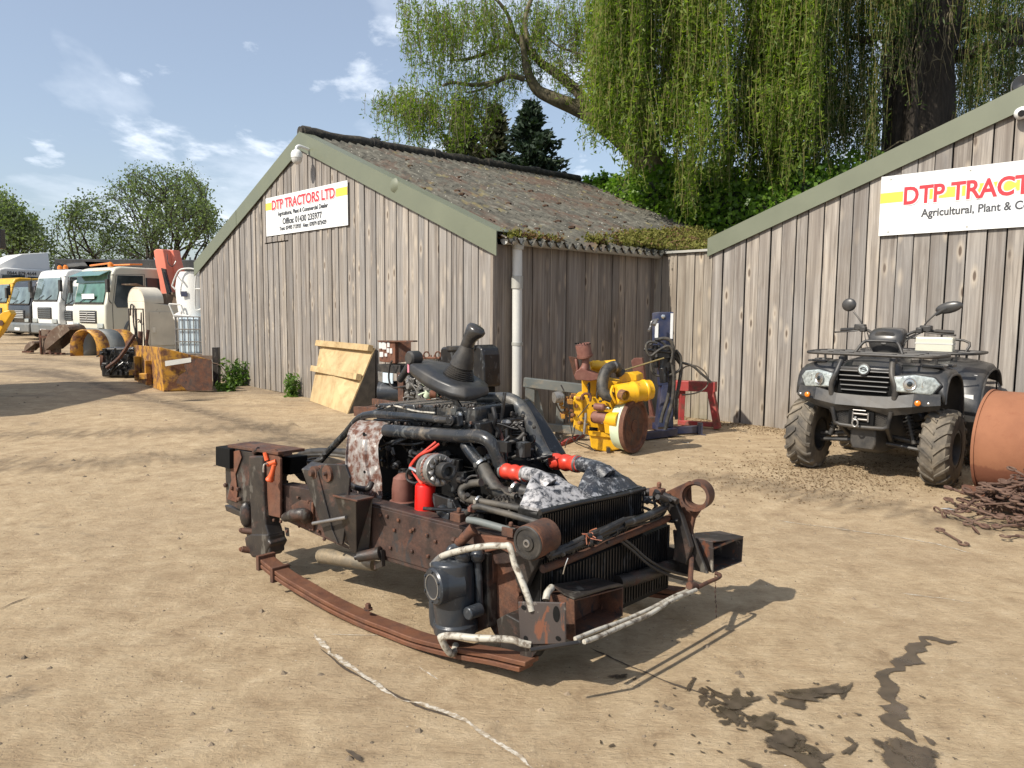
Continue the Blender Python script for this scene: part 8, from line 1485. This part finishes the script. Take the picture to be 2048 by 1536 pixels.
# cream cabinet with curved lid
cc_ = thing('fuel_bowser', 'rusty cream steel bowser cabinet with curved lid standing in the yard', 'cabinet', G(270, 706)); c1 = lambda x, y, D=22.0: at(x, y, D)
gL, gM, gR = V3((c1(238, 690).x, 22.6, 0)), V3((c1(292, 690, 21.8).x, 21.8, 0)), V3((c1(361, 690, 22.8).x, 22.8, 0)); bkv = (gL - gM) + (gR - gM)
mb = MB(); zt_ = 1.50; mb.hexa([gL + Z * .12, gM + Z * .12, gR + Z * .12, gM + bkv + Z * .12], [gL + Z * zt_, gM + Z * zt_, gR + Z * (zt_ - .12), gM + bkv + Z * (zt_ - .12)]); mb.build('cabinet', M['creamrust'], cc_, smooth=False, bevel=.02)
mb = MB(); secs = []
for k in range(11): a = math.pi * k / 10; p = gL.lerp(gM, .5 - .5 * math.cos(a)) + Z * (zt_ + .42 * math.sin(a)); secs.append([p, p + (gR - gM) * .55, p + (gR - gM) * .55 - Z * .04, p - Z * .04])
mb.loft(secs); mb.prism([gL.lerp(gM, .5 - .5 * math.cos(math.pi * k / 10)) + Z * (zt_ + .40 * math.sin(math.pi * k / 10)) for k in range(11)], (gR - gM).normalized() * .02); mb.build('curved_lid', M['creamrust'], cc_, ang=50)
mb = MB(); n_f = (gL - gM).cross(Z).normalized(); n_f = n_f if n_f.dot(CAM - gM) > 0 else -n_f; ef = (gM - gL)
for (f0, f1, z0, z1) in ((.08, .48, .25, 1.30), (.52, .94, .25, 1.30)): mb.tube([gL + ef * f + Z * z + n_f * .015 for f, z in ((f0, z0), (f1, z0), (f1, z1), (f0, z1))], .018, 6, closed=True)
mb.tube([gL + ef * f + Z * z + n_f * .05 for f, z in ((.25, 1.1), (.3, 1.4), (.45, 1.35), (.42, .9), (.5, .6), (.35, .4))], .022, 6, sm=4); mb.tube([gL + ef * f + Z * z + n_f * .05 for f, z in ((.55, .95), (.75, 1.0), (.85, .9), (.9, 1.2), (.88, .4))], .016, 6, sm=4); mb.build('door_trim', M['rust_blk'], cc_)
mb = MB(); ns = (gR - gM).cross(Z).normalized(); ns = ns if ns.dot(CAM - gM) > 0 else -ns; mb.prism([gM.lerp(gR, f) + Z * z + ns * .012 for f, z in ((.12, .25), (.95, .25), (.95, 1.22), (.12, 1.22))], ns * .02); mb.box(gM.lerp(gR, .2) + Z * .7 + ns * .05, (.12, .03, .16)); mb.build('side_door', M['creamrust'], cc_, smooth=False, bevel=.008); mb = MB(); [mb.box(p + Z * .06, (.12, .12, .12)) for p in (gL, gM, gR)]; mb.build('feet', M['rust'], cc_, smooth=False); mb = MB(); mb.prism([gM.lerp(gR, f) + Z * z - ns * .2 for f, z in ((.35, 1.38), (.9, 1.38), (1.0, 1.72), (.5, 1.75))], -ns * .4); mb.build('top_box', M['mud'], cc_, smooth=False)
mb = MB(); p0 = gL + ef * .3 + Z * 1.98; mb.prism([p0 + V3((-.3, 0, .0)), p0 + V3((.1, .1, .02)), p0 + V3((.3, .3, -.08)), p0 + V3((-.1, .3, -.02))], Z * .03); mb.build('loose_flap', M['mud'], cc_, smooth=False)
# buckets, yellow arch, engine lump, plough bucket
def bucket(label, x0, x1, ytop, ybot, mat, tw=1.0):
    D = G((x0 + x1) / 2, ybot).y; a = V3((at(x0, ybot, D).x, D, 0)); b = V3((at(x1, ybot, D).x, D, 0)); H_ = at(x0, ytop, D).z; t = thing('digger_bucket', label, 'bucket', (a + b) / 2, 0, 'digger buckets on the dirt'); w = (b - a).length; mb = MB(); rows = []
    for k in range(10): a_ = -.3 + 3.2 * k / 9; rows.append([V3((a.x + w * .5 - math.cos(a_) * w * .48, D - .35 * tw, H_ * .5 - math.sin(a_ - .5) * -H_ * .48)), V3((a.x + w * .5 - math.cos(a_) * w * .48, D + .45 * tw, H_ * .5 - math.sin(a_ - .5) * -H_ * .48))])
    for r in rows:
        for p in r: p.z = max(.01, p.z)
    mb.loft(rows, cap=False, closed=False); mb.build('shell', M[mat], t, solid=.03, fixn=False)
    for y_ in (D - .36 * tw, D + .46 * tw): mb = MB(); mb.prism([V3((r[0].x, y_, r[0].z)) for r in rows], V3((0, .025, 0))); mb.build('cheek', M[mat], t, smooth=False)
    mb = MB(); [mb.box((a.x + w * .12 + w * .2 * k, D - .42 * tw, .05), (.06, .16, .05)) for k in range(4)]; mb.build('teeth', M['rust'], t, smooth=False); return t
bucket('small brown digger bucket furthest left on the dirt', 58, 80, 682, 706, 'mud', .6); bucket('large earthy digger bucket against the yellow arch', 104, 158, 648, 709, 'mud')
st = thing('bucket_stack', 'upright rusty narrow bucket left of the large earthy one', 'bucket', G(92, 709)); D = G(92, 709).y; a = at(79, 709, D); b = at(103, 709, D); mb = MB(); mb.hexa([V3((a.x, D, 0)), V3((b.x, D, 0)), V3((b.x, D + .5, 0)), V3((a.x, D + .5, 0))], [V3((a.x, D + .1, at(79, 658, D).z)), V3((b.x, D + .1, at(79, 660, D).z)), V3((b.x, D + .5, .65)), V3((a.x, D + .5, .65))]); mb.build('shell', M['mud'], st, smooth=False, bevel=.02); mb = MB(); [mb.box((a.x + .06 + .26 * k, D - .02, .35), (.04, .05, .66)) for k in (0, 1)]; mb.box(((a.x + b.x) / 2, D - .02, .5), (.3, .06, .06)); mb.build('ribs', M['rust'], st, smooth=False)
ar = thing('wheel_arch_cover', 'yellow and grey arched machine cover standing on the dirt', 'cover', G(205, 712)); D = G(205, 712).y; xl, xr = at(148, 712, D).x, at(262, 712, D).x; R_ = .40; n_ = 14
def archseg(name, f0, f1, mat, par=ar):
    mb = MB(); rows = []
    for k in range(n_ + 1):
        a_ = math.pi * k / n_; rr = [(math.cos(a_) * -1, math.sin(a_))][0]; row = []
        for f in (f0, f1):
            c_ = V3((xl + .42 + (xr - xl - .84) * f, D - .28 + .5 * f, .22)); row.append(c_ + V3((rr[0] * .42, -rr[0] * .10, rr[1] * .50)))
        rows.append(row)
    rows = [[V3((r[0].x, r[0].y, 0)) for r in [rows[0]]][:0] + [V3((p.x, p.y, 0)) for p in rows[0]]] + rows + [[V3((p.x, p.y, 0)) for p in rows[-1]]]; mb.loft(rows, cap=False, closed=False); return mb.build(name, M[mat], par, solid=.03, fixn=False, ang=50)
archseg('yellow_arch', 0, .36, 'yellowrust'); archseg('grey_band', .36, .80, 'cabgrey'); archseg('yellow_arch', .80, 1.15, 'yellowrust')
el2 = thing('engine_block', 'black engine block lying on the dirt beside the yellow arch', 'engine', G(232, 756)); e_ = G(232, 756); mb = MB(); blk(mb, e_.x - .28, e_.x + .30, e_.y + .0, e_.y + .5, .02, .30); blk(mb, e_.x - .22, e_.x + .36, e_.y + .05, e_.y + .45, .28, .58); mb.build('block', M['black'], el2, smooth=False, bevel=.03)
mb = MB(); r_ = random.Random(4)
for k in range(46): p = V3((e_.x + r_.uniform(-.26, .32), e_.y + r_.uniform(-.05, .02), r_.uniform(.08, .58))); (mb.box(p, (r_.uniform(.03, .10), .06, r_.uniform(.03, .10))) if r_.random() < .6 else mb.tube([p, p + V3((.05, -.05, .04)), p + V3((r_.uniform(-.2, .2), -.02, r_.uniform(-.15, .15)))], .012, 6, sm=3))
mb.build('fittings', M['black'], el2, bevel=.003); mb = MB(); mb.lathe((e_.x - .30, e_.y + .2, .30), (-1, -.25, 0), [(0, .18), (.05, .19), (.05, .12), (.03, .10), (.03, 0)], 26); mb.build('flywheel', M['rust_lt'], el2)
pl = thing('loader_bucket', 'yellow and rust brown loader bucket with white strip beside the dark post', 'bucket', G(350, 782)); b0, b1_, b2 = G(272, 762), G(328, 784), G(424, 781); q3 = lambda x, y, p: onplane(x, y, p, V3((0, 1, 0)))
def vz(p, x, y): return onplane(x, y, p, V3((0, 1, 0))).z
t0_, t1_, t2_ = b0 + Z * vz(b0, 272, 690), b1_ + Z * vz(b1_, 318, 712), b2 + Z * vz(b2, 424, 720)
mb = MB(); mb.prism([b1_, b2, b2 + Z * (t2_.z), t1_ + (b2 - b1_) * -.05 + Z * .14], V3((0, .03, 0))); mb.build('side_plate', M['yellowrust'], pl, smooth=False, bevel=.004); mb = MB(); mb.prism([b0, b1_, t1_ + (b2 - b1_) * -.05 + Z * .14, t0_], V3((.03, .02, 0))); mb.build('back_plate', M['yellowrust'], pl, smooth=False, bevel=.004)
mb = MB(); mb.prism([b0, b1_, b2, b0 + (b2 - b1_)], Z * .03); mb.prism([b2, b0 + (b2 - b1_), b0 + (b2 - b1_) + Z * .4, b2 + Z * t2_.z], V3((-.03, 0, 0))); mb.build('floor_plate', M['rust'], pl, smooth=False)
ex2 = (b1_ - b0); nb_ = ex2.cross(Z).normalized(); nb_ = nb_ if nb_.dot(CAM - b0) > 0 else -nb_
for f in (.22, .62): mb = MB(); c_ = b0 + ex2 * f + nb_ * .06; wbeam(mb, c_ + Z * .05, c_ + Z * (.50 - .05 * f), .10, .09, up=ex2.normalized()); mb.box(c_ + Z * .2 + nb_ * .06, (.14, .10, .10)); mb.build('mount_ear', M['yellowrust'], pl, smooth=False, bevel=.01)
mb = MB(); a, b = q3(330, 722, b1_ - V3((0, .012, 0))), q3(382, 715, b1_ - V3((0, .012, 0))); mb.prism([a, b, b - Z * .075, a - Z * .085], V3((0, .008, 0))); mb.build('white_strip', M['pvc'], pl, smooth=False)
mb = MB(); fwd_ = V3((0, -.004, 0)); hh_ = [(374, 790), (362, 770), (352, 766), (360, 750), (372, 742), (368, 730), (384, 719), (400, 716), (424, 722), (425, 790)]; mb.prism([q3(x, min(y, 781), b1_) + fwd_ + Z * 0 for x, y in hh_], V3((0, .003, 0))); mb.build('rusted_half', M['rust'], pl, smooth=False, label='bare dark brown rusted half of the side plate')
mb = MB(); mb.tube([b0 + Z * .25 + nb_ * .3 + V3((-.2, 0, 0)), b0 + Z * .45 + nb_ * .25, b0 + Z * .86 + nb_ * .12 + V3((.14, 0, 0))], .035, 8, sm=3); mb.tube([b0 + Z * .55 + V3((.1, 0, 0)), b0 + Z * .92 + V3((.12, 0, 0))], .045, 8); mb.tube([b0 + Z * .5 + V3((.3, 0, 0)), b0 + Z * .70 + V3((.22, 0, 0)), b0 + Z * .95 + V3((.26, 0, 0))], .03, 8); mb.build('linkage', M['rust'], pl)
# loader arm tip at the left edge, and the mirror of a vehicle parked just outside the picture
la = thing('loader', 'orange yellow loader arm reaching in at the left edge', 'loader', at(-30, 660, 27)); mb = MB(); mb.prism([at(x, y, 27) for x, y in ((-40, 655), (8, 622), (18, 620), (23, 628), (-2, 668), (-30, 700))], V3((0, .3, 0))); mb.build('arm', M['cabyellow'], la, smooth=False, bevel=.03); mb = MB(); mb.lathe(at(2, 646, 26.95), (0, -1, 0), [(0, .10), (.03, .10), (.03, .06)], 16); mb.build('pin', M['rust'], la); mb = MB(); p = at(-30, 690, 27); mb.tube([V3((p.x, p.y, 0)), p], .12, 8); mb.build('leg', M['cabblack'], la)
ov = thing('box_van', 'dark vehicle outside the left edge, only its mirror seen', 'van', (-9.3, 8.7, 0)); mb = MB(); mb.box((-9.6, 10.1, 1.7), (1.9, 4.4, 2.5)); mb.build('body', M['cabblack'], ov, smooth=False, bevel=.1, bseg=3); mb = MB(); [mb.lathe((-8.8, y, .42), (1, 0, 0), [(-.2, .1), (-.2, .42), (.05, .42), (.05, .1)], 20) for y in (8.9, 11.2)]; mb.build('wheels', M['tyredark'], ov)
mb = MB(); pm = at(0, 478, 10.0); mb.box(pm + V3((-.06, 0, 0)), (.20, .10, .25)); mb.tube([pm + V3((-.1, 0, -.1)), V3((-8.7, 10.0, 2.2))], .02, 8); mb.build('mirror', M['cabblack'], ov, bevel=.02)
